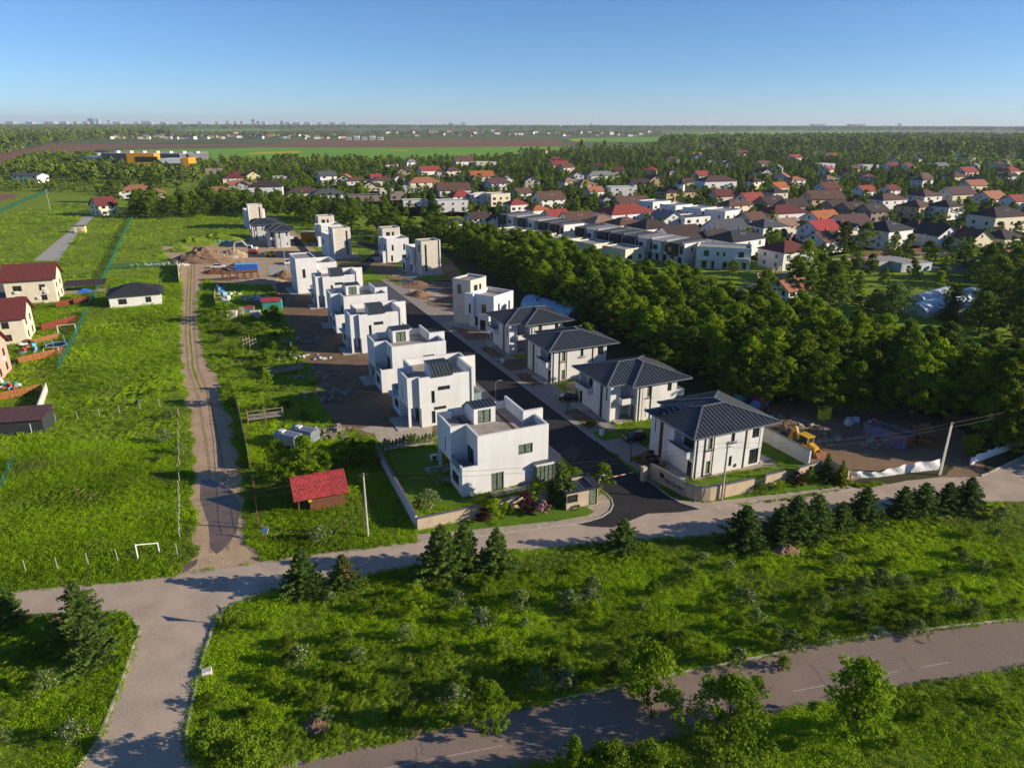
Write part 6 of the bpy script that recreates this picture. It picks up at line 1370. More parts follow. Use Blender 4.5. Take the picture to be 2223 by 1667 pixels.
def wall_run(name, label, cat, pts, h, t, wallm, copem, cope=.08, tiles=True):
    q = [Vector((p.x, p.y, 0)) for p in pts]; r = thing(name, label, cat, q[0]); o = q[0]; run = 0
    c = MB()
    for i in range(len(q) - 1):
        a, b = q[i] - o, q[i + 1] - o; d = b - a; n_ = max(1, round(d.length / 1.25)) if tiles else 1; tt = d.normalized()
        for k in range(n_):
            p0, p1 = a + d * (k / n_) + tt * .006, a + d * ((k + 1) / n_) - tt * .006
            m2 = MB(); 
            if tiles:
                for zz in range(2): m2 = MB(); m2.bar((p0.x, p0.y, h * (.25 + .5 * zz)), (p1.x, p1.y, h * (.25 + .5 * zz)), t + random.uniform(-.012, .012), h * .5 - .012); m2.build('stone_panel', wallm, r)
            else: m2.bar((p0.x, p0.y, h / 2), (p1.x, p1.y, h / 2), t, h); m2.build('wall_panel', wallm, r)
        c.bar((a.x, a.y, h + cope / 2), (b.x, b.y, h + cope / 2), t + .1, cope)
    c.build('coping', copem, r); return r
mat('coping_dark', (.13, .13, .135), .6, .1, 1)
wall_run('stone_wall', 'beige stone garden wall on the street side of the lawn', 'wall', [P(906, 1151), P(1042, 1122)], 1.55, .3, 'stone_beige', 'coping_dark')
wall_run('stone_wall', 'beige stone wall behind the front border left of the gatehouse', 'wall', [P(1085, 1112), P(1150, 1098), P(1206, 1084)], 1.6, .3, 'stone_beige', 'coping_dark')
wall_run('boundary_wall', 'long bluish shaded boundary wall along the left of the lawn', 'wall', [P(905, 1147), P(814, 961, 1.7)], 1.7, .25, 'render_white_b', 'coping_dark', tiles=False)
c13p = lambda x, y, z=0: P(1300 + x / 3.95, 740 + y / 3.95, z)
w0, w1 = c13p(440, 1168), c13p(738, 1340)
wr = wall_run('entrance_wall', 'curved beige entrance wall with brown square and script lettering', 'wall', [w0, w1, c13p(800, 1362), c13p(870, 1374), c13p(940, 1372), c13p(1000, 1362), c13p(1058, 1346)], 2.0, .32, 'stone_beige', 'coping_dark')
wall_run('stone_wall', 'beige stone wall right of the wooden pole below the hipped house', 'wall', [c13p(1072, 1340), c13p(1318, 1285)], 1.8, .3, 'stone_beige', 'coping_dark')
wall_run('stone_wall', 'short beige wall piece between the two dark fence panels', 'wall', [c13p(1415, 1256), c13p(1585, 1216)], 1.8, .3, 'stone_beige', 'coping_dark')
wall_run('stone_wall', 'beige wall turning back beside the silvery young tree', 'wall', [c13p(1692, 1172), c13p(1790, 1140), c13p(1895, 1112)], 1.4, .3, 'stone_beige', 'coping_dark')
wall_run('stone_wall', 'beige end wall running down to the pillar by the white tarpaulin', 'wall', [c13p(1960, 1118), c13p(2130, 1218)], 1.8, .35, 'stone_beige', 'coping_dark')
wall_run('garden_wall', 'long plain pale wall between the lawn and the muddy lot', 'wall', [c13p(1388, 845), c13p(1800, 1068)], 2.2, .25, 'render_white_b', 'coping_dark', tiles=False)
def gate_bits():
    q = c13p(380, 1198); r = thing('gate_pillar', 'beige stone gate pillar at the barrier', 'pillar', q, TH); MB().box(-.3, -.3, 0, .3, .3, 1.95).build('shaft', 'stone_beige', r); MB().box(-.34, -.34, 1.95, .34, .34, 2.03).build('cap', 'stone_beige', r)
    p, q2 = c13p(398, 1190), c13p(436, 1170)
    def panel(a, b, h, n, lab):
        r = thing('slatted_fence', lab, 'fence', a); d = b - a
        for i in range(n): x = d * ((i + .5) / n); MB().box(x.x - .03, x.y - .03, .08, x.x + .03, x.y + .03, h).build('slat', 'coping_dark', r)
        for z in (.2, h - .15): MB().bar((0, 0, z), (d.x, d.y, z), .05, .06).build('rail', 'coping_dark', r)
    panel(p, q2, 1.7, 4, 'narrow dark gate panel beside the stone pillar'); panel(c13p(1320, 1285), c13p(1413, 1258), 1.5, 16, 'dark slatted fence panel between two beige walls'); panel(c13p(1590, 1214), c13p(1690, 1174), 1.2, 16, 'low dark fence panel beside the maroon shrub')
gate_bits()
def sign_on_wall():
    d = (w1 - w0); d.z = 0; L_ = d.length; t = d.normalized(); n = Vector((t.y, -t.x, 0)); rz = math.atan2(t.y, t.x); o = wr
    def at(s, z, e=.175): return (w0 + t * s + n * e) - w0 + Vector((0, 0, z))
    b = MB(); p0 = at(L_ * .30, .95); x = t * .75
    b.add([p0, p0 + x, p0 + x + Vector((0, 0, .72)), p0 + Vector((0, 0, .72)), p0 + n * .03, p0 + x + n * .03, p0 + x + n * .03 + Vector((0, 0, .72)), p0 + n * .03 + Vector((0, 0, .72))], [(4, 5, 6, 7), (0, 1, 5, 4), (1, 2, 6, 5), (2, 3, 7, 6), (3, 0, 4, 7)]); b.build('emblem', 'logo_brown', o)
    p, q = at(L_ * .27, .62, .185), at(L_ * .99, .5, .185); MB().bar(p, q, .03, .06).build('underline', 'letter', o)
    cu = bpy.data.curves.new('lettering', 'FONT'); cu.body = 'Sansi Garden'; cu.size = .95; cu.shear = .28; cu.extrude = .015; cu.space_character = .92
    tmp = bpy.data.objects.new('lettering_curve', cu); COL.objects.link(tmp); bpy.context.view_layer.update()
    me = bpy.data.meshes.new_from_object(tmp.evaluated_get(bpy.context.evaluated_depsgraph_get())); bpy.data.objects.remove(tmp); me.name = 'lettering'
    wd = max(v.co.x for v in me.vertices); me.materials.clear(); me.materials.append(M['letter'])
    lt = link('lettering', me, o); lt.location = at(L_ * .42, .78, .19); lt.rotation_euler = (R(90), 0, rz); k = L_ * .54 / wd; lt.scale = (k, k * 1.25, 1)
sign_on_wall()
for i, (x, y) in enumerate(((740, 1352), (828, 1378), (905, 1382))):
    q = c13p(x, y); r = thing('wall_spotlight', f"slim lamp arm on a grey base before the curved wall, {['left','middle','right'][i]}", 'lamp', q); MB().box(-.15, -.15, 0, .15, .15, .12).build('base', 'steel', r); MB().tube((0, 0, .1), (0, .12, 2.2), .025, .025, 6).build('arm', 'steel', r); MB().tube((0, .12, 2.2), (0, .5, 2.25), .03, .03, 6).build('head', 'steel', r)
# heat pumps and air conditioners
for bx, by, h_, lab in ((1594, 1019, 1.0, 'white single-fan heat pump at the wall of the front hipped house'), (1611, 1013, 1.55, 'taller white two-fan heat pump beside the single-fan one'), (943, 1001, .8, 'white air conditioner beside the pillar of the cube house')):
    r = thing('heat_pump', lab, 'heat pump', P(bx, by), TH); MB().box(-.5, 0, .12, .5, .42, .12 + h_).build('casing', 'metal_white', r)
    for i in range(2 if h_ > 1.2 else 1): MB().tube((0, -.01, .12 + h_ * (.5 if h_ < 1.2 else .27 + .47 * i)), (0, -.03, .12 + h_ * (.5 if h_ < 1.2 else .27 + .47 * i)), .3, .3, 16).build('fan', 'fan_dark', r)
    for sx in (-.4, .35): MB().box(sx, .05, 0, sx + .06, .4, .12).build('foot', 'fan_dark', r)
for bx, by, lab in ((1306, 947, 'white meter box on the lawn beside the street'), (1091, 790, 'white meter box in the dark bed farther up the street')):
    r = thing('meter_box', lab, 'box', P(bx, by), TH); MB().box(-.3, -.2, .25, .3, .2, 1.1).build('cabinet', 'metal_white', r); MB().box(-.2, -.1, 0, .2, .1, .25).build('stand', 'steel', r)
# ------------------------------------------------------------------ lamps and poles
def lamp(bx, by, ty, label, arm=None, matn='frame_dark', group='street lamps of the estate', r_=.06):
    p = P(bx, by); h_ = max(2.5, height(bx, by, ty)); r = thing('street_lamp', label, 'lamp', p, TH, group); MB().tube((0, 0, 0), (0, 0, h_), r_, r_ * .75, 8).build('post', matn, r); MB().tube((0, 0, 0), (0, 0, .25), r_ * 1.8, r_ * 1.8, 8).build('base', matn, r)
    if arm: b = MB(); b.tube((0, 0, h_), (arm * .5, 0, h_ + .35), r_ * .7, r_ * .6, 6); b.tube((arm * .5, 0, h_ + .35), (arm, 0, h_ + .3), r_ * .6, r_ * .6, 6); b.build('arm', matn, r); MB().box(min(arm, arm * 1.35), -.1, h_ + .24, max(arm, arm * 1.35), .1, h_ + .33).build('head', 'steel', r)
    else: MB().box(-.55, -.08, h_ - .02, .12, .08, h_ + .07).build('head', matn, r)
LL = [(1232.4, 894, 853, 0, 'dark lamp post beside the first parked black car'), (1369.6, 1001, 950, 0, 'dark lamp post nearest the barrier'), (1132, 825, 778, 0, 'dark lamp post, third from the barrier on the right pavement'), (1052, 764, 728, 0, 'dark lamp post, fourth from the barrier on the right pavement'), (1076, 868, 831, 1, 'curved pale lamp on the left pavement behind the lawn cube house'), (1298.7, 1077, 1049, 1, 'white curved lamp at the corner of the gatehouse'), (841, 607, 578, 0, 'grey lamp before the far tower pair'), (757, 578, 566, 0, 'small lamp at the junction by the shaded tower house'), (887, 643, 613, 0, 'lamp beside the round soil mound'), (930, 664, 640, 0, 'lamp at the edge of the round garden'), (782, 530, 508, 1, 'pale curved lamp beside the hedge at the far bend'), (782, 557, 538, 0, 'lamp on the island lawn at the far bend'), (1016, 712, 684, 1, 'curved lamp before the askew tower house'), (985, 720, 690, 0, 'dark lamp before the askew tower house')]
for bx, by, ty, cv, lab in LL: lamp(bx, by, ty, lab, .9 if cv else None, 'steel' if cv else 'frame_dark')
for i, (bx, by, ty) in enumerate(((25, 593, 552), (60, 565, 526), (86, 543, 506), (109, 523, 489), (129, 505, 474), (147, 490, 460), (163, 476, 448), (175, 459, 440))): lamp(bx, by, ty, f"thin dark lamp post beside the grey path, {['first','second','third','fourth','fifth','sixth','seventh','eighth'][i]} from the near end", None, 'frame_dark', 'lamps along the grey path', .05)
for bx, by, ty, lab in ((1995, 561, 511, 'pale street light beside the village road'), (1974, 694, 628, 'leaning pale pole before the willow'), (1203, 450, 423, 'pale pole with cross arms in front of the orange hip'), (1227, 447, 430, 'short pale pole beside the cross-armed one'), (2112, 560, 535, 'thin pole by the brown gable at right')): lamp(bx, by, ty, lab, .8, 'conc_pole', 'poles of the village', .09)
WPT = []
def pole(bx, by, ty, label, ladder=False, arms=2):
    p = P(bx, by); h_ = height(bx, by, ty); r = thing('utility_pole', label, 'pole', p, TH); b = MB()
    if ladder:
        for sx in (-.16, .16): b.bar((sx, 0, -.1), (sx * .6, 0, h_), .1, .22)
        n_ = 14
        for i in range(n_): z = .4 + (h_ - .6) * i / n_; b.bar((-.15, 0, z), (.15, 0, z), .16, .14)
    else: b.tube((0, 0, -.1), (0, 0, h_), .15, .10, 10)
    b.build('post', 'conc_pole', r); WPT.append((p, h_))
    for i in range(arms): MB().bar((-.45, -.1, h_ - .25 - i * .45), (.45, -.1, h_ - .25 - i * .45), .06, .08).build('cross_arm', 'frame_dark', r)
    for i in range(3): MB().tube((-.4 + i * .4, -.1, h_ - .2), (-.4 + i * .4, -.1, h_ + .02), .04, .03, 6).build('insulator', 'frame_brown', r)
pole(799, 1166, 1027, 'slim concrete utility pole with fittings right of the red cabin', arms=1); pole(1566, 1086, 958, 'utility pole at the corner of the curved entrance wall'); pole(2040, 1031, 917, 'heavy concrete ladder pole beside the white tarpaulin', True, 1)
pole(109, 456, 411, 'leaning concrete pole in the far left meadow', arms=0)
def wires():
    p0, p1, p2 = [(p + Vector((0, 0, h_ - .1))) for p, h_ in WPT[:3]]; ends = [(p0 + Vector((-75, -22, .5)), p0), (p0, p1), (p1, p2), (p2, p2 + Vector((60, 30, 0)))]
    for j, (a, b) in enumerate(ends):
        for k in range(2):
            m_ = MB(); A, B = a + Vector((0, k * .5, -.9 * k)), b + Vector((0, k * .5, -.9 * k)); pts = [A.lerp(B, i / 14) - Vector((0, 0, 1.0 * 4 * (i / 14) * (1 - i / 14))) for i in range(15)]
            for u_, v_ in zip(pts, pts[1:]): m_.tube(u_, v_, .016, .016, 4, False)
            tag(m_.build('power_line', 'wire'), f"{['upper','lower'][k]} power line {['left of the cabin pole','between cabin pole and entrance pole','between entrance pole and ladder pole','right of the ladder pole'][j]}", 'wire', 'power lines along the old road')
wires()
# ------------------------------------------------------------------ red-roofed cabin
def cabin():
    A, B = P(674.7, 1110.6), P(749.4, 1096.7); d = B - A; rz = math.atan2(d.y, d.x); L = d.length; r = thing('wooden_cabin', 'brown plank cabin with corrugated red metal roof beside the utility pole', 'cabin', A, rz); D = 4.6
    n = 11
    for i in range(n): z0_ = .05 + 2.1 * i / n; b = MB(); b.box(0, 0, z0_, L, .1, z0_ + 2.1 / n - .02); b.build('plank', 'plank', r)
    MB().box(0, .1, 0, .1, D, 2.2).build('end_wall', 'plank', r); MB().box(L - .1, .1, 0, L, D, 2.2).build('end_wall', 'plank', r); MB().box(.1, D - .1, 0, L - .1, D, 2.2).build('back_wall', 'plank', r)
    for i in range(4): MB().box(1.6 + i * .62, -.02, 1.55, 1.95 + i * .62, .0, 2.05).build('window', 'wood_brown', r)
    MB().box(-1.35, -.02, 0, -1.2, .13, 2.1).build('porch_post', 'wood_brown', r); MB().box(-1.35, D - .2, 0, -1.2, D, 2.1).build('porch_post', 'wood_brown', r); MB().box(-.5, .5, .1, -.12, 1.2, 2.0).build('door', 'logo_brown', r)
    for s_ in (0, 1):
        b = MB(); x0, x1 = -1.9, L + .5; m_ = 44
        y0, y1, z0_, z1_ = (-.75, D / 2, 2.05, 3.75) if s_ == 0 else (D + .75, D / 2, 2.05, 3.75)
        for i in range(m_):
            xa, xb = x0 + (x1 - x0) * i / m_, x0 + (x1 - x0) * (i + 1) / m_; xm = (xa + xb) / 2
            q = [(xa, y0, z0_), (xm, y0, z0_ + .06), (xm, y1, z1_ + .06), (xa, y1, z1_)], [(xm, y0, z0_ + .06), (xb, y0, z0_), (xb, y1, z1_), (xm, y1, z1_ + .06)]
            for w_ in q: b.poly(w_ if s_ == 0 else w_[::-1])
        b.build('roof_sheet', 'red_metal', r)
    MB().bar((-1.9, D / 2, 3.8), (L + .5, D / 2, 3.8), .3, .06).build('ridge_cap', 'red_metal', r)
    b = MB(); 
    for x in (0, L): b.add([(x, 0, 2.2), (x, D, 2.2), (x, D / 2, 3.6)], [(0, 1, 2)])
    b.build('gable', 'plank', r); MB().box(-.15, -.05, 1.35, .25, -.02, 1.7).build('notice', 'junk_yellow', r)
cabin()
def trailer(px, py, rz, label):
    r = thing('site_trailer', label, 'trailer', P(px, py), rz); prof = [(-.95, .4), (.95, .4), (1.0, 1.8), (.8, 2.1), (0, 2.2), (-.8, 2.1), (-1.0, 1.8)]; b = MB(); n = len(prof)
    b.add([(x, -1.9, z) for x, z in prof] + [(x, 1.9, z) for x, z in prof], [tuple(range(n)), tuple(range(n, 2 * n))[::-1]] + [(i, i + n, (i + 1) % n + n, (i + 1) % n) for i in range(n)]); b.build('body', 'silver', r)
    MB().box(-.5, .6, 2.1, .3, 1.4, 2.36).build('roof_hatch', 'metal_white', r); MB().box(-.02, -1.9, 2.202, .02, 1.9, 2.225).build('seam', 'steel', r)
    for y in (-.8, .8): MB().tube((-1.0, y, .32), (1.0, y, .32), .32, .32, 12).build('wheel', 'tyre', r)
trailer(628, 968, R(64), 'silver box trailer behind the fruit trees, left of two'); trailer(664, 958, R(64), 'silver box trailer behind the fruit trees, right of two')
# ------------------------------------------------------------------ fences, posts, frames
def post(bx, by, h_, label, group, matn='concrete', r_=.048, name='fence_post'):
    o = MB(); o.tube((0, 0, -.05), (random.uniform(-.08, .08), random.uniform(-.08, .08), h_), r_, r_ * .9, 6); q = o.build(name, matn); q.location = P(bx, by); tag(q, label, 'post', group); return q
def ordn(i): return ['first', 'second', 'third', 'fourth', 'fifth', 'sixth', 'seventh', 'eighth', 'ninth', 'tenth', 'eleventh', 'twelfth', 'thirteenth', 'fourteenth', 'fifteenth', 'sixteenth', 'seventeenth'][i]
for i in range(15): t = i / 14; post(389 + 2 * t, 905 + 265 * t ** .9, 1.5, f"white meadow post beside the dirt track, {ordn(i)} from the far end", 'white posts along the track')
for i, (x, y) in enumerate(((122, 917), (170, 912), (216, 906), (260, 899), (305, 888), (348, 885))): post(x, y, 1.5, f"white post crossing the meadow, {ordn(i)} from the left", 'white posts across the meadow')
for i, (x, y) in enumerate(((57, 1243), (126, 1237), (193, 1228), (257, 1220), (386, 1207))): post(x, y, 1.6, f"white post along the old road verge, {ordn(i)} from the left", 'white posts along the verge')
def goal():
    r = thing('goal', 'white goal-like pipe frame at the corner of the meadow', 'frame', P(300, 1214)); d = P(346, 1200) - P(300, 1214); MB().tube((0, 0, 0), (0, 0, 1.9), .08, .08, 6).build('post', 'metal_white', r); MB().tube((d.x, d.y, 0), (d.x, d.y, 1.3), .07, .07, 6).build('post', 'metal_white', r); MB().tube((0, 0, 1.8), (d.x, d.y, 1.25), .06, .06, 6).build('crossbar', 'metal_white', r)
goal()
def mesh_fence(pts, h_, label, matn='mesh_green', postm='green_plastic', sag=.15):
    q = [P(*p) for p in pts]; r = thing('mesh_fence', label, 'fence', q[0]); o = q[0]
    for i in range(len(q) - 1):
        a, b = q[i] - o, q[i + 1] - o; n_ = max(1, int((b - a).length / 3)); 
        for k in range(n_):
            p0, p1 = a.lerp(b, k / n_), a.lerp(b, (k + 1) / n_); m_ = MB(); pm = (p0 + p1) / 2; s_ = random.uniform(0, sag); e = random.uniform(-.15, .15)
            m_.quad((p0.x, p0.y, .05), (pm.x + e, pm.y + e, .05), (pm.x, pm.y, h_ - s_), (p0.x, p0.y, h_)); m_.quad((pm.x + e, pm.y + e, .05), (p1.x, p1.y, .05), (p1.x, p1.y, h_), (pm.x, pm.y, h_ - s_)); m_.build('mesh_panel', matn, r)
            MB().tube((p0.x, p0.y, 0), (p0.x, p0.y, h_ + .1), .04, .04, 5).build('post', postm, r)
mesh_fence(((292, 468), (262, 528), (240, 580), (218, 622), (196, 668)), 1.7, 'long green mesh fence running up the meadow to the small cream house'); mesh_fence(((240, 586), (310, 582), (387, 577)), 1.9, 'green mesh fence across the meadow behind the bungalow'); mesh_fence(((190, 680), (172, 720), (150, 765), (126, 806)), 1.7, 'green mesh fence beside the back gardens at left'); mesh_fence(((-20, 472), (50, 440), (118, 412)), 2.0, 'green mesh fence slanting across the far left meadow'); mesh_fence(((-10, 1085), (10, 1050), (32, 1000)), 1.2, 'low green mesh fence at the left edge')
mesh_fence(((387, 578), (390, 616)), 2.2, 'grey netting at the end of the green mesh fence', 'conc_pole', 'conc_pole')
def plank_fence(p0, p1, h_, n, matn, label, rows=5):
    a, b = P(*p0), P(*p1); r = thing('plank_fence', label, 'fence', a); d = b - a; 
    for i in range(rows): z = .12 + (h_ - .15) * (i + .5) / rows; MB().bar((0, 0, z), (d.x, d.y, z + random.uniform(-.02, .02)), .035, (h_ - .15) / rows * .8).build('slat', matn, r)
    for i in range(n + 1): q = d * (i / n); MB().box(q.x - .06, q.y - .06, 0, q.x + .06, q.y + .06, h_ + .05).build('post', matn, r)
plank_fence((122, 668), (196, 655), 1.5, 5, 'fence_red', 'red plank fence beside the blue canopy'); plank_fence((92, 720), (166, 698), 1.6, 5, 'fence_red', 'red plank fence behind the swing frame'); plank_fence((42, 792), (140, 768), 1.5, 6, 'fence_orange', 'orange slatted fence before the pink house garden'); plank_fence((-30, 878), (92, 850), 1.5, 7, 'fence_orange', 'rusty orange fence at the left edge beyond the dark shed'); plank_fence((70, 750), (128, 735), 1.3, 4, 'fence_orange', 'short orange fence by the trampoline')
plank_fence((1640, 606), (1697, 588), 1.7, 8, 'wood_grey', 'grey slatted fence beside the village lane'); plank_fence((1848, 560), (2045, 545), 1.8, 18, 'wood_brown', 'long brown fence along the village road'); plank_fence((262, 468), (293, 465), 1.2, 4, 'fence_orange', 'small orange fence beside the cream house on the path')
wall_run('panel_wall', 'white prefabricated concrete fence beside the dark green shed', 'fence', [P(70, 942), P(84, 905), P(104, 850)], 1.6, .1, 'white_stone', 'white_stone', .04)
def shed(): 
    r = thing('garden_shed', 'dark green shed with pinkish ribbed roof at the left edge', 'shed', P(-40, 950), R(12)); MB().box(0, 0, 0, 8.5, 4.5, 2.3).build('wall', 'roof_charcoal', r); b = MB(); slab(b, [(-.2, -.3, 2.32), (8.7, -.3, 2.32), (8.7, 4.7, 2.9), (-.2, 4.7, 2.9)], .08); b.build('roof', 'roof_plum', r)
    r = thing('carport', 'open carport with brown sheet roof beside the cream house', 'carport', P(142, 640), R(20)); 
    for x in (0, 9.5): 
        for y in (0, 4.5): MB().box(x, y, 0, x + .12, y + .12, 2.3).build('post', 'wood_brown', r)
    b = MB(); slab(b, [(-.3, -.3, 2.3), (9.9, -.3, 2.3), (9.9, 5, 2.9), (-.3, 5, 2.9)], .1); b.build('roof', 'roof_dark', r); MB().box(-.1, -.05, .1, 9.8, .02, 1.0).build('railing', 'wood_grey', r)
    r = thing('canopy_tent', 'blue pointed canopy tent in the cream house garden', 'tent', P(186, 650), R(20)); b = MB(); b.add([(-1.6, -1.6, 2.1), (1.6, -1.6, 2.1), (1.6, 1.6, 2.1), (-1.6, 1.6, 2.1), (0, 0, 3.0)], [(0, 1, 4), (1, 2, 4), (2, 3, 4), (3, 0, 4)]); b.build('canopy', 'blue_sheet', r)
    for x in (-1.5, 1.5):
        for y in (-1.5, 1.5): MB().tube((x, y, 0), (x, y, 2.1), .04, .04, 5).build('leg', 'steel', r)
    r = thing('swing_set', 'white swing frame in front of the red fence', 'swing', P(128, 728), R(25))
    for x in (0, 3.4): MB().tube((x, -.8, 0), (x, 0, 2.2), .06, .06, 5).build('leg', 'metal_white', r); MB().tube((x, .8, 0), (x, 0, 2.2), .06, .06, 5).build('leg', 'metal_white', r)
    MB().tube((0, 0, 2.2), (3.4, 0, 2.2), .06, .06, 5).build('crossbar', 'metal_white', r); MB().box(1.3, -.15, .5, 2.0, .15, .56).build('seat', 'junk_blue', r)
    r = thing('trampoline', 'round light blue trampoline with open net poles', 'trampoline', P(124, 756)); b = MB(); n = 20
    for i in range(n): a0, a1 = 2 * math.pi * i / n, 2 * math.pi * (i + 1) / n; b.bar((1.9 * math.cos(a0), 1.9 * math.sin(a0), .8), (1.9 * math.cos(a1), 1.9 * math.sin(a1), .8), .3, .08)
    b.build('rim', 'plastic_blue', r); MB().tube((0, 0, .76), (0, 0, .78), 1.75, 1.75, 20).build('mat', 'tyre', r)
    for i in range(5): a0 = i * 1.256; MB().tube((1.95 * math.cos(a0), 1.95 * math.sin(a0), 0), (1.95 * math.cos(a0), 1.95 * math.sin(a0), 2.4), .04, .04, 5).build('pole', 'plastic_blue', r)
    r = thing('play_frame', 'green and blue children climbing frame on the small lawn', 'play frame', P(98, 775), R(20))
    for x in (0, 2.6): MB().tube((x, -.6, 0), (x, 0, 1.8), .05, .05, 5).build('leg', 'lamp_clear', r); MB().tube((x, .6, 0), (x, 0, 1.8), .05, .05, 5).build('leg', 'plastic_blue', r)
    MB().tube((0, 0, 1.8), (2.6, 0, 1.8), .05, .05, 5).build('crossbar', 'leaf_lime' if 'leaf_lime' in M else 'junk_yellow', r)
    r = thing('transformer_kiosk', 'small beige transformer kiosk with dark flat roof on the meadow path', 'kiosk', P(176, 505), R(15)); MB().box(-2, -1.3, 0, 2, 1.3, 2.7).build('wall', 'wall_yellow', r); MB().box(-2.2, -1.5, 2.7, 2.2, 1.5, 2.85).build('roof', 'roof_slate', r); MB().box(-1, -1.33, .2, .6, -1.31, 2.1).build('door', 'sign_grey', r)
    r = thing('orange_kiosk', 'small orange kiosk with white roof behind the hipped houses', 'kiosk', P(672, 522), R(16)); MB().box(-3.2, -1.5, 0, 3.2, 1.5, 3.3).build('wall', 'orange_render', r); MB().box(-3.4, -1.7, 3.3, 3.4, 1.7, 3.5).build('roof', 'metal_white', r)
    r = thing('garden_hut', 'small brown hut with dark roof behind the blue tunnel', 'hut', P(1198, 664), R(30)); MB().box(-2.4, -1.8, 0, 2.4, 1.8, 2.3).build('wall', 'wood_brown', r); b = MB(); slab(b, [(-2.8, -2.3, 2.1), (2.8, -2.3, 2.1), (2.8, 0, 3.4), (-2.8, 0, 3.4)], .1); slab(b, [(2.8, 2.3, 2.1), (-2.8, 2.3, 2.1), (-2.8, 0, 3.4), (2.8, 0, 3.4)], .1); b.build('roof', 'roof_plum', r); MB().box(-.5, -1.85, .05, .4, -1.81, 1.9).build('door', 'fence_orange', r)
shed()
def clutter(name, cat, spots, mats_, s0, s1, label, group):
    for i, (x, y) in enumerate(spots):
        b = MB(); a, c, e = random.uniform(s0, s1), random.uniform(s0, s1), random.uniform(s0, s1) * .7; b.box(-a / 2, -c / 2, 0, a / 2, c / 2, e); b.box(-a * .35, -c * .35, e, a * .3, c * .3, e * 1.25); q = b.build(name, mats_[i % len(mats_)]); q.location = P(x, y); q.rotation_euler = (0, 0, random.random() * 3); tag(q, label, cat, group)
random.seed(21)
clutter('garden_item', 'toy', [(60 + random.uniform(-14, 18), 760 + random.uniform(-22, 10)) for _ in range(22)] + [(20 + random.uniform(-18, 20), 842 + random.uniform(-12, 14)) for _ in range(14)], ['metal_white', 'green_plastic', 'junk_red', 'plastic_blue', 'fence_orange', 'metal_white'], .4, 1.1, 'one of the toys and garden bits scattered behind the left houses', 'toys and garden bits behind the left houses')
# timber frames in the overgrown plot
def trestle(px, py, rz, L, D, h_, label, deck=True):
    r = thing('timber_stand', label, 'frame', P(px, py), rz)
    for x in (0, L / 2, L):
        for y in (0, D): MB().bar((x, y, 0), (x + random.uniform(-.1, .1), y, h_ * random.uniform(.8, 1.1)), .1, .1).build('post', 'wood_grey', r)
    for y in (0, D):
        for z in (h_ * .45, h_ * .8): MB().bar((0, y, z), (L, y, z + random.uniform(-.15, .15)), .07, .1).build('rail', 'wood_grey', r)
    if deck:
        for i in range(5): MB().bar((0, D * (i + .5) / 5, h_ * .47), (L, D * (i + .5) / 5, h_ * .47), D / 6, .04).build('board', 'wood_grey', r)
trestle(577, 822, R(28), 7, 1.6, 1.9, 'long grey timber frame in the overgrown plot'); trestle(540, 925, R(24), 5.2, 1.6, 2.2, 'timber frame with a board deck near the trailer'); trestle(543, 760, R(70), 2.0, 1.6, 2.4, 'crooked upright timber frame in the plot', False)
for i, (x, y) in enumerate(((633, 765), (637, 762))): post(x, y, 2.2, f"pale upright timber {['left','right'][i]} of a pair at the plot edge", 'paired timbers', 'wood_grey', .09, 'timber_post')
def rusty_fence():
    pts = [P(x, y) for x, y in ((507, 850), (520, 905), (533, 960), (543, 1020), (552, 1075), (562, 1140), (573, 1168))]; r = thing('wire_fence', 'rusty post and reed fence along the right side of the dirt track', 'fence', pts[0]); o = pts[0]
    for i, p in enumerate(pts): q = p - o; MB().tube((q.x, q.y, 0), (q.x + random.uniform(-.2, .2), q.y, 2.0), .06, .05, 6).build('post', 'rust', r)
    for i in range(len(pts) - 1):
        a, b = pts[i] - o, pts[i + 1] - o
        for z in (.5, 1.1, 1.7): MB().bar((a.x, a.y, z), (b.x, b.y, z), .02, .03).build('wire', 'rust', r)
        if i < 3: MB().bar((a.x, a.y, .8), (b.x, b.y, .8), .06, 1.5).build('reed_screen', 'wood_grey', r)
    r = thing('rusty_gate', 'rusty pipe gate frame on the verge beside the white rose bush', 'gate', P(598, 1176), R(14))
    for x in (0, 1.6, 3.3): MB().tube((x, 0, 0), (x, 0, 1.1), .06, .06, 6).build('post', 'rust', r)
    for z in (.15, 1.05): MB().tube((1.6, 0, z), (3.3, 0, z), .05, .05, 6).build('rail', 'rust', r)
    for i, (x, y) in enumerate(((742, 1152), (862, 1140))): post(x, y, .9, f"short rusty post on the verge, {['left of','right of'][i]} the utility pole", 'rusty posts', 'rust', .06)
    r = thing('notice_board', 'tilted pale blue board beside the track at the rusty fence', 'board', P(575, 1172), R(-30)); MB().bar((0, 0, .9), (0, .35, 1.5), 1.0, .04).build('panel', 'plastic_white', r); MB().tube((0, .15, 0), (0, .15, 1.15), .04, .04, 6).build('post', 'rust', r)
rusty_fence()
def yield_sign():
    r = thing('road_sign', 'back of a triangular road sign at the road fork', 'sign', P(481, 1354)); h_ = height(481, 1354, 1318); MB().tube((0, 0, 0), (0, 0, h_), .05, .05, 8).build('post', 'steel', r)
    b = MB(); a = .62; v_ = [(-a, .06, h_ + .08), (a, .06, h_ + .08), (0, .06, h_ - 1.0)]; b.add(v_ + [(x, y + .03, z) for x, y, z in v_], [(0, 1, 2)[::-1], (3, 4, 5), (0, 1, 4, 3), (1, 2, 5, 4), (2, 0, 3, 5)]); p = b.build('plate', 'sign_grey', r); r.rotation_euler = (0, 0, R(-38))
yield_sign()
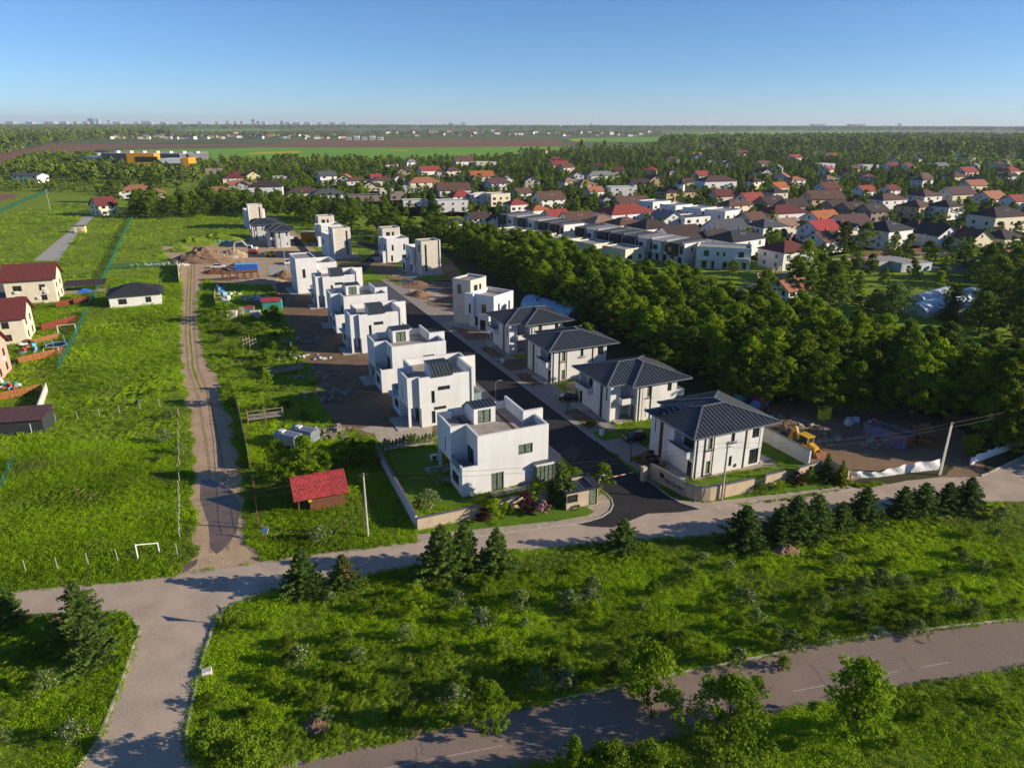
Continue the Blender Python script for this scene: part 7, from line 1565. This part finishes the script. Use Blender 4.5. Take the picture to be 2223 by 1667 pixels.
# ------------------------------------------------------------------ heaps
def heap(px, py, rx, ry, h_, matn, label, cat='heap', name='soil_heap', seed=1, group=None, jag=.25):
    g = np.random.default_rng(seed); n, m_ = 22, 9; vs_ = []; fs = []
    for j in range(m_ + 1):
        t = j / m_; rr = t ** .9
        for i in range(n):
            a = 2 * math.pi * i / n; k = 1 + jag * .6 * math.sin(3 * a + seed) * t + jag * .4 * g.normal() * .5; z = h_ * (1 - t) ** 1.0 * (1 + jag * .5 * g.normal() * (t > .05)) if j < m_ else -.05
            vs_.append((rr * rx * k * math.cos(a), rr * ry * k * math.sin(a), z))
    for j in range(m_):
        for i in range(n): fs.append((j * n + i, (j + 1) * n + i, (j + 1) * n + (i + 1) % n, j * n + (i + 1) % n))
    b = MB(); b.add(vs_, fs); o = b.build(name, matn); o.location = P(px, py); return tag(o, label, cat, group)
heap(442, 566, 11, 7, 4.6, 'soil_red', 'largest brown earth heap on the building site', seed=3); heap(505, 556, 6.5, 4.5, 2.6, 'soil_tan', 'sandy heap beside the excavator', seed=4); heap(520, 582, 4.5, 3, 2.2, 'soil_tan', 'pale sand heap behind the blue container', seed=5); heap(617, 600, 4, 2.4, 1.8, 'soil_red', 'earth heap beside the concrete pad', seed=6); heap(475, 592, 6, 3, 1.5, 'rust', 'reddish heap of scrap before the white saloon', seed=7)
heap(419, 530, 11, 6, 2.6, 'meadow', 'overgrown mound on the left of the site', seed=8); heap(468, 522, 13, 6, 3.0, 'meadow', 'long overgrown mound behind the earth heap', seed=9); heap(390, 545, 6, 4, 1.6, 'meadow', 'small overgrown mound at the end of the site', seed=10)
heap(905, 617, 4, 2.2, 1.1, 'soil_red', 'earth mound in the long garden bed', seed=11); heap(911, 641, 3.4, 2.6, 1.5, 'soil_red', 'round earth mound between the curved paths', seed=12); heap(975, 652, 4, 2.6, 1.0, 'soil_red', 'low earth mound before the askew tower house', seed=13); heap(683, 1578, 1.2, .9, .7, 'soil_dark', 'small dark earth heap in the near meadow', seed=14); heap(1706, 1197, 1.8, 1.2, .9, 'soil_red', 'brown earth heap in the meadow below the spruce row', seed=15)
heap(1700, 925, 5, 2.2, 1.0, 'soil_dark', 'brush heap behind the pale wall, left of the backhoe', seed=16); heap(1768, 948, 3.4, 2.4, 1.2, 'soil_dark', 'dark brush heap behind the backhoe', seed=17); heap(560, 612, 9, 4, .9, 'soil_tan', 'low spread earth heap below the scaffold frames', seed=18)
def rubble(name, spots, spread, n, sz, matn, label):
    mb = MB(); 
    for px, py, rx, ry in spots:
        c = P(px, py)
        for _ in range(n):
            a, r_ = random.random() * 6.28, math.sqrt(random.random()); x, y = c.x + math.cos(a) * r_ * rx, c.y + math.sin(a) * r_ * ry; s = sz * random.uniform(.4, 1.3); z = random.uniform(0, .5) * (1 - r_)
            p = Vector((x, y, z)); d = Vector((random.uniform(-1, 1), random.uniform(-1, 1), random.uniform(-.3, .5))).normalized() * s; mb.bar(p, p + d, s * random.uniform(.4, .9), s * random.uniform(.2, .6))
    o = mb.build(name, matn); o['kind'] = 'stuff'; o['label'] = label; return o
rubble('rubble', [(320, 576, 7, 1.4), (370, 574, 6, 1.6), (395, 577, 2.5, 2)], 1, 60, .55, 'white_stone', 'pale rubble line behind the green mesh fence'); rubble('rubble', [(480, 526, 7, 2)], 1, 50, .8, 'plastic_blue', 'bluish sacks behind the earth heap'); rubble('brushwood', [(1700, 922, 5, 2.4), (1768, 946, 4, 3), (1900, 960, 3, 2)], 1, 90, 1.0, 'wood_grey', 'broken branches on the muddy lot'); rubble('debris', [(575, 655, 4, 2.5), (500, 640, 4, 2), (545, 650, 3, 2), (660, 780, 6, 3)], 1, 30, .7, 'white_stone', 'building debris on the back plots'); rubble('timber_scrap', [(700, 945, 4, 2), (730, 935, 3, 1.5), (690, 815, 5, 3), (700, 860, 5, 3), (655, 740, 4, 3)], 1, 32, .9, 'wood_grey', 'old timber and scrap on the plot edge'); rubble('scrap', [(475, 592, 5, 2.6), (590, 652, 3, 2)], 1, 60, .9, 'rust', 'rusty scrap on the site'); rubble('planks', [(2010, 965, 3, 1.6)], 1, 25, 1.4, 'fence_orange', 'loose planks on the muddy lot')
for i, (x, y) in enumerate(((482, 566), (492, 564), (503, 562), (512, 560))): o = MB().box(-1, -.6, 0, 1, .6, 1.1 + (i == 0)).build('concrete_block', 'concrete'); o.location = P(x, y); o.rotation_euler = (0, 0, R(8 * i)); tag(o, f"grey concrete block before the sandy heap, {ordn(i)} from the left", 'block', 'concrete blocks')
# ------------------------------------------------------------------ building site equipment
def site():
    r = thing('site_container', 'bright blue site container on the dirt yard', 'container', P(512, 594), R(12)); MB().box(0, 0, .15, 6.6, 2.5, 2.7).build('body', 'blue_sheet', r); MB().box(-.1, -.1, 2.7, 6.7, 2.6, 2.85).build('roof', 'plastic_blue', r)
    for i in range(9): MB().box(.4 + i * .7, -.05, .2, .5 + i * .7, -.002, 2.65).build('rib', 'blue_sheet', r)
    for i in range(5):
        r = thing('steel_trestle', f"rusty red steel formwork trestle, {ordn(i)} from the left", 'trestle', P(482 + i * 16, 611 - i * 1.2), R(10), 'rusty formwork trestles')
        for x in (0, 1.9):
            for y in (0, 1.6): MB().bar((x, y, 0), (x + (.15 if x == 0 else -.15), y, 2.5), .22, .22).build('leg', 'rust', r)
        MB().box(-.1, -.1, 2.2, 2.0, 1.7, 2.6).build('top', 'rust', r); MB().bar((0, 0, 1.0), (1.9, 0, 1.2), .16, .16).build('brace', 'rust', r)
    r = thing('portable_toilet', 'green portable toilet on the storage plot', 'toilet', P(494, 670), R(10)); MB().box(-.6, -.6, 0, .6, .6, 2.2).build('cabin', 'green_plastic', r); MB().box(-.65, -.65, 2.2, .65, .65, 2.35).build('roof', 'metal_white', r); MB().box(-.4, -.63, .1, .4, -.605, 2.0).build('door', 'teal', r); MB().box(-.2, -.64, 1.5, .2, -.632, 1.7).build('notice', 'metal_white', r)
    r = thing('site_kiosk', 'small teal kiosk with flat red roof on the storage plot', 'kiosk', P(590, 670), R(12)); MB().box(-2, -1.3, 0, 2.6, 1.6, 2.2).build('wall', 'teal', r); b = MB(); slab(b, [(-2.4, -1.6, 2.2), (2.4, -1.6, 2.2), (2.4, 1.4, 2.6), (-2.4, 1.4, 2.6)], .1); b.build('roof', 'red_metal', r)
    for i, (x, y, m_, lab) in enumerate(((505, 690, 'white_stone', 'white crate at the edge of the storage plot'), (520, 683, 'concrete', 'stack of grey panels on the storage plot'), (543, 680, 'silver', 'stack of boards with red cover on the storage plot'), (555, 690, 'white_stone', 'low pale pallet stack before the kiosk'))):
        r = thing('panel_stack', lab, 'stack', P(x, y), R(10)); n_ = 7
        for j in range(n_): MB().box(-1.1, -.8, .05 + j * .24, 1.1 + random.uniform(-.06, .06), .8, .26 + j * .24).build('sheet', m_ if (i != 2 or j < 6) else 'junk_red', r)
    clutter('storage_item', 'pile', [(565 + random.uniform(-20, 20), 655 + random.uniform(-9, 9)) for _ in range(16)] + [(490 + random.uniform(-12, 12), 648 + random.uniform(-10, 8)) for _ in range(10)] + [(478 + random.uniform(-8, 8), 628 + random.uniform(-5, 5)) for _ in range(6)], ['plastic_blue', 'white_stone', 'silver', 'junk_blue', 'metal_white', 'fence_orange'], .6, 1.5, 'one of the piled building supplies on the storage plot', 'piled building supplies')
    mesh_fence(((468, 640), (466, 655), (470, 672)), 1.6, 'wavy pale netting at the left of the storage plot', 'wood_grey', 'wood_grey')
    post(622, 600, 8, 'tall pale site pole beside the blue container', None, 'conc_pole', .1, 'site_pole'); post(581, 599, 7.5, 'tall green site pole right of the blue container', None, 'green_plastic', .09, 'site_pole')
    # excavator
    r = thing('excavator', 'white and red tracked excavator with its arm stretched left', 'excavator', P(549, 551), R(184))
    for y in (-1.1, .6): MB().extr([(-1.7, .25), (-1.4, 0), (1.4, 0), (1.7, .25), (1.5, .7), (-1.5, .7)], y, y + .5).build('track', 'tyre', r)
    MB().box(-1.7, -1.2, .85, 1.3, 1.2, 1.7).build('upper_body', 'junk_red', r); MB().box(-.1, -.2, 1.7, 1.4, 1.0, 3.1).build('cab', 'metal_white', r); MB().box(1.401, -.1, 1.9, 1.43, .9, 2.95).build('cab_window', 'glass', r); MB().box(0, 1.005, 1.9, 1.2, 1.03, 2.95).build('cab_window', 'glass', r); MB().box(-1.7, -1.2, 1.7, -.2, 1.1, 2.3).build('counterweight', 'metal_white', r)
    b = MB(); b.bar((1.0, -.6, 1.6), (3.4, -.6, 4.4), .4, .5); b.bar((3.4, -.6, 4.4), (6.0, -.6, 4.0), .4, .5); b.build('boom', 'white_stone', r); MB().bar((6.0, -.6, 4.1), (6.9, -.6, 1.3), .35, .45).build('stick', 'white_stone', r); MB().extr([(6.5, 1.3), (7.2, 1.3), (7.3, .6), (6.6, .2), (6.1, .6)], -1.1, -.1).build('bucket', 'steel', r)
    # site dumper
    r = thing('site_dumper', 'small yellow site dumper on the yard', 'dumper', P(586, 558), R(10)); MB().extr([(-1.6, 1.0), (-1.2, .7), (.1, .7), (.5, 1.8), (-1.8, 1.7)], -.8, .8).build('skip', 'machine_yellow', r); MB().box(.2, -.7, .6, 1.8, .7, 1.3).build('chassis', 'machine_yellow', r); MB().box(.6, -.3, 1.3, 1.1, .3, 2.0).build('seat', 'tyre', r)
    for x in (-.8, 1.3):
        for y in (-.85, .6): MB().tube((x, y, .45), (x, y + .25, .45), .45, .45, 12).build('wheel', 'tyre', r)
    # backhoe loader
    A, B = P(1715, 960), P(1780, 992); d = B - A; r = thing('backhoe_loader', 'yellow backhoe loader beside the long pale wall', 'backhoe', (A + B) / 2, math.atan2(d.y, d.x))
    r.scale = (.85, .85, .85); MB().box(-1.3, -.75, .6, 1.1, .75, 1.3).build('chassis', 'machine_yellow', r); MB().extr([(1.0, .8), (2.4, .8), (2.4, 1.3), (1.0, 1.7)], -.5, .5).build('bonnet', 'machine_yellow', r); c = MB().box(-1.0, -.7, 1.3, .9, .7, 2.6).build('cab', 'glass', r); MB().box(-1.15, -.85, 2.6, 1.05, .85, 2.75).build('cab_roof', 'machine_yellow', r)
    for x in (-1.0, .85):
        for y in (-.72, .64): MB().box(x, y, 1.3, x + .1, y + .1, 2.6).build('cab_pillar', 'machine_yellow', r)
    for x, rr, w_ in ((-.8, .75, .4), (1.8, .5, .3)):
        for y in (-1.0, 1.0 - w_): q = MB().tube((x, y, rr), (x, y + w_, rr), rr, rr, 16).build('wheel', 'tyre', r); MB().tube((x, y - .01, rr), (x, y + w_ + .01, rr), rr * .5, rr * .5, 12).build('rim', 'machine_yellow', q)
    b = MB(); b.bar((-1.3, 0, 1.2), (-2.5, 0, 3.3), .3, .45); b.bar((-2.5, 0, 3.3), (-3.2, 0, 1.5), .25, .35); b.build('backhoe_arm', 'machine_yellow', r); MB().extr([(-3.4, 1.5), (-2.9, 1.5), (-2.8, .8), (-3.4, .6)], -.3, .3).build('backhoe_bucket', 'machine_yellow', r)
    MB().bar((1.2, -.6, 1.2), (3.0, -.6, .6), .15, .25).build('loader_arm', 'machine_yellow', r); MB().bar((1.2, .6, 1.2), (3.0, .6, .6), .15, .25).build('loader_arm', 'machine_yellow', r); MB().extr([(2.9, .1), (3.7, .05), (3.2, .9), (2.9, .8)], -1.1, 1.1).build('loader_bucket', 'rust', r)
    # skip container
    A, B = P(1871, 949), P(1964, 980); d = B - A; L = d.length; rz = math.atan2(d.y, d.x); r = thing('skip_container', 'rusty blue open skip container full of branches on the muddy lot', 'container', A, rz); Wd, Hh = 2.5, 2.3
    MB().box(0, 0, .15, L, .1, Hh).build('side', 'rusty_blue', r); MB().box(0, Wd - .1, .15, L, Wd, Hh).build('side', 'rusty_blue', r); MB().box(L - .1, .1, .15, L, Wd - .1, Hh).build('end', 'rust', r); MB().box(0, .1, .15, .1, Wd - .1, Hh).build('end', 'rusty_blue', r); MB().box(.1, .1, .15, L - .1, Wd - .1, .3).build('floor', 'rust', r)
    for i in range(11): MB().box(.2 + i * (L - .5) / 10, -.09, .15, .34 + i * (L - .5) / 10, -.002, Hh).build('rib', 'rusty_blue', r)
    for i in range(3): MB().box(L + .002, .3 + i * .8, .15, L + .1, .5 + i * .8, Hh).build('rib', 'rust', r)
    b = MB()
    for y in (-.05, Wd + .05): b.bar((0, y, Hh + .05), (L, y, Hh + .05), .16, .14)
    b.build('rim', 'rust', r); b = MB()
    for i in range(70): p = Vector((random.uniform(.4, L - .4), random.uniform(.3, Wd - .3), random.uniform(1.5, 2.3))); q = p + Vector((random.uniform(-1, 1), random.uniform(-.4, .4), random.uniform(-.2, .4))); b.bar(p, q, .08, .08)
    tag(b.build('branches', 'wood_grey', r), kind='stuff'); MB().box(.12, .12, 1.2, L - .12, Wd - .12, 1.6).build('fill', 'soil_dark', r)
    # bits on the lot
    r = thing('yellow_bin', 'bright yellow plastic bin at the edge of the dark trees', 'bin', P(1788, 909), R(20)); MB().box(-.9, -.5, 0, .9, .5, 1.9).build('body', 'junk_yellow', r); MB().box(-1, -.6, 1.9, 1, .6, 2.0).build('lid', 'junk_yellow', r)
    clutter('playground_scrap', 'scrap', [(1600 + random.uniform(-8, 60), 882 + random.uniform(-14, 10)) for _ in range(14)], ['junk_blue', 'junk_red', 'junk_yellow', 'fence_orange', 'junk_blue', 'teal'], .8, 2.2, 'one of the coloured scrap pieces heaped behind the front hipped house', 'coloured scrap heap')
    clutter('white_sack', 'sack', [(1845, 912), (1850, 918), (1840, 922), (1858, 915)], ['metal_white', 'plastic_white'], .5, 1.0, 'one of the white sacks by the skip container', 'white sacks by the skip')
    for i, (x, y) in enumerate(((2045, 918), (2130, 950))): r = thing('low_shed', f"low shed with brown sheet roof under the copse, {['left','right'][i]} one", 'shed', P(x, y), R(-25)); b = MB(); slab(b, [(0, 0, 1.8), (7, 0, 1.8), (7, 4, 2.4), (0, 4, 2.4)], .1); b.build('roof', 'roof_dark', r); MB().box(.2, .2, 0, 6.8, 3.8, 1.75).build('wall', 'wood_brown', r)
    r = thing('timber_lean_to', 'collapsed timber lean-to beside the skip container', 'lean-to', P(2000, 962), R(15)); b = MB(); slab(b, [(0, 0, .5), (3, 0, .9), (3.2, 2.4, 2.0), (0, 2.4, 1.8)], .08); b.build('roof', 'rust', r)
    for x in (0, 3): MB().bar((x, 2.4, 0), (x, 2.4, 1.8), .12, .12).build('post', 'wood_brown', r)
site()
def tarp(pts, lab):
    r = thing('tarpaulin_fence', lab, 'tarpaulin', P(*pts[0][0])); o = P(*pts[0][0]); cols = []; rows_ = 7; n_ = 10
    for (b0, t0), (b1, t1) in zip(pts, pts[1:]):
        for i in range(n_ + (1 if (b1, t1) == pts[-1] else 0)):
            f = i / n_; bx, by = b0[0] + (b1[0] - b0[0]) * f, b0[1] + (b1[1] - b0[1]) * f; h_ = height(*b0, t0) * (1 - f) + height(*b1, t1) * f; p = P(bx, by) - o; e = random.uniform(-.1, .1)
            cols.append([(p.x + .05 * math.sin(i * 1.1 + j) + e * .4 * j / rows_, p.y + (.03 + .12 * j / rows_) * math.sin(i * 1.1 + j * .5), .02 + h_ * j / rows_) for j in range(rows_ + 1)])
    b = MB(); k = rows_ + 1; b.add([v for c in cols for v in c], [(i * k + j, (i + 1) * k + j, (i + 1) * k + j + 1, i * k + j + 1) for i in range(len(cols) - 1) for j in range(rows_)]); b.build('sheet', 'tarp', r, True)
    for (bx, by), t in pts: p = P(bx, by) - o; MB().tube((p.x, p.y + .25, 0), (p.x, p.y + .25, height(bx, by, t) + .1), .05, .05, 6).build('post', 'wood_grey', r)
z3 = lambda x, y: (1660 + x / 3.929, 740 + y / 3.929)
tarp([(z3(735, 1172), z3(0, 1112)[1]), (z3(960, 1165), z3(0, 1120)[1]), (z3(1200, 1130), z3(0, 1050)[1]), (z3(1485, 1098), z3(0, 1012)[1])], 'white tarpaulin fence sagging left of the ladder pole'); tarp([(z3(1750, 1062), z3(0, 992)[1]), (z3(1905, 1000), z3(0, 928)[1]), (z3(2080, 935), z3(0, 880)[1]), (z3(2260, 870), z3(0, 820)[1])], 'white tarpaulin fence right of the muddy entry')
def tunnel(p0, p1, rad, matn, label, rib='metal_white', zk=.9):
    A, B = P(*p0), P(*p1); d = B - A; L = d.length; r = thing('tunnel_greenhouse', label, 'greenhouse', A, math.atan2(d.y, d.x)); n, m_ = 14, 12; b = MB(); vs_ = [(L * i / m_, rad * math.cos(math.pi * j / n), zk * rad * (1 + .02 * math.sin(i * 3)) * math.sin(math.pi * j / n)) for i in range(m_ + 1) for j in range(n + 1)]
    b.add(vs_, [(i * (n + 1) + j, (i + 1) * (n + 1) + j, (i + 1) * (n + 1) + j + 1, i * (n + 1) + j + 1) for i in range(m_) for j in range(n)] + [tuple(range(n + 1)), tuple(m_ * (n + 1) + j for j in range(n + 1))[::-1]]); b.build('cover', matn, r, False)
    for i in range(0, m_ + 1, 2):
        q = MB()
        for j in range(n): q.bar((L * i / m_, 1.015 * rad * math.cos(math.pi * j / n), zk * 1.03 * rad * math.sin(math.pi * j / n)), (L * i / m_, 1.015 * rad * math.cos(math.pi * (j + 1) / n), zk * 1.03 * rad * math.sin(math.pi * (j + 1) / n)), .06, .06)
        q.build('hoop', rib, r)
tunnel((1150, 664), (1252, 694), 3.0, 'plastic_blue', 'long pale blue plastic tunnel behind the hipped house', 'plastic_white', 1.0); tunnel((1985, 684), (2112, 645), 3.0, 'plastic_white', 'white plastic tunnel nearest the willow'); tunnel((1990, 655), (2062, 634), 2.0, 'plastic_white', 'narrow torn plastic tunnel behind the bigger one')
for x, y, L, D, h_, m_, lab, rz in ((2075, 690, 7, 4, 2.6, 'wall_white', 'white shed beside the plastic tunnel', 15), (1905, 588, 12, 5, 3, 'concrete', 'long grey concrete box by the village road', 20), (1955, 592, 9, 5, 2.8, 'cladding_blue', 'blue-grey box shed by the village lawn', 20), (1990, 590, 6, 4, 2.6, 'plastic_white', 'small pale box shed right of the blue-grey one', 20)):
    r = thing('box_shed', lab, 'shed', P(x, y), R(rz)); MB().box(0, 0, 0, L, D, h_).build('wall', m_, r); MB().box(-.15, -.15, h_, L + .15, D + .15, h_ + .15).build('roof', 'roof_flat', r); MB().box(.8, -.03, .05, 1.8, -.005, 2.1).build('door', 'sign_grey', r)
o = MB().bar((0, 0, .2), (.7, .3, .3), .6, .5).build('boulder', 'white_stone'); o.location = P(440, 1466); tag(o, 'pale boulder beside the kerb of the side road', 'rock')
o = MB().box(-.9, -.6, 0, .9, .6, .14).build('concrete_slab', 'concrete'); o.location = P(1902, 1371); o.rotation_euler = (0, 0, R(25)); tag(o, 'weathered concrete slab at the edge of the lower road', 'slab')
# a clipped hedge and clusters at the far bend
for i in range(9): q = P(793 + i * 5.5, 521 + i * 1.6); plant('shrub', q, 1.6, 'section of the clipped hedge at the far bend', 'clipped hedge at the far bend', 'hedge', 'hedge', .9)
# ================================================================== haze
m = bpy.data.materials.new('haze'); m.use_nodes = True; nt = m.node_tree; nt.nodes.clear()
pv = nt.nodes.new('ShaderNodeVolumePrincipled'); pv.inputs['Color'].default_value = (.78, .88, 1.0, 1); pv.inputs['Density'].default_value = 5.5e-5; pv.inputs['Anisotropy'].default_value = .1
ou = nt.nodes.new('ShaderNodeOutputMaterial'); nt.links.new(pv.outputs[0], ou.inputs['Volume']); M['haze'] = m
hz = MB(); hz.box(-21500, -700, -1.2, 21500, 21500, 175); tag(hz.build('haze', 'haze'), kind='stuff')
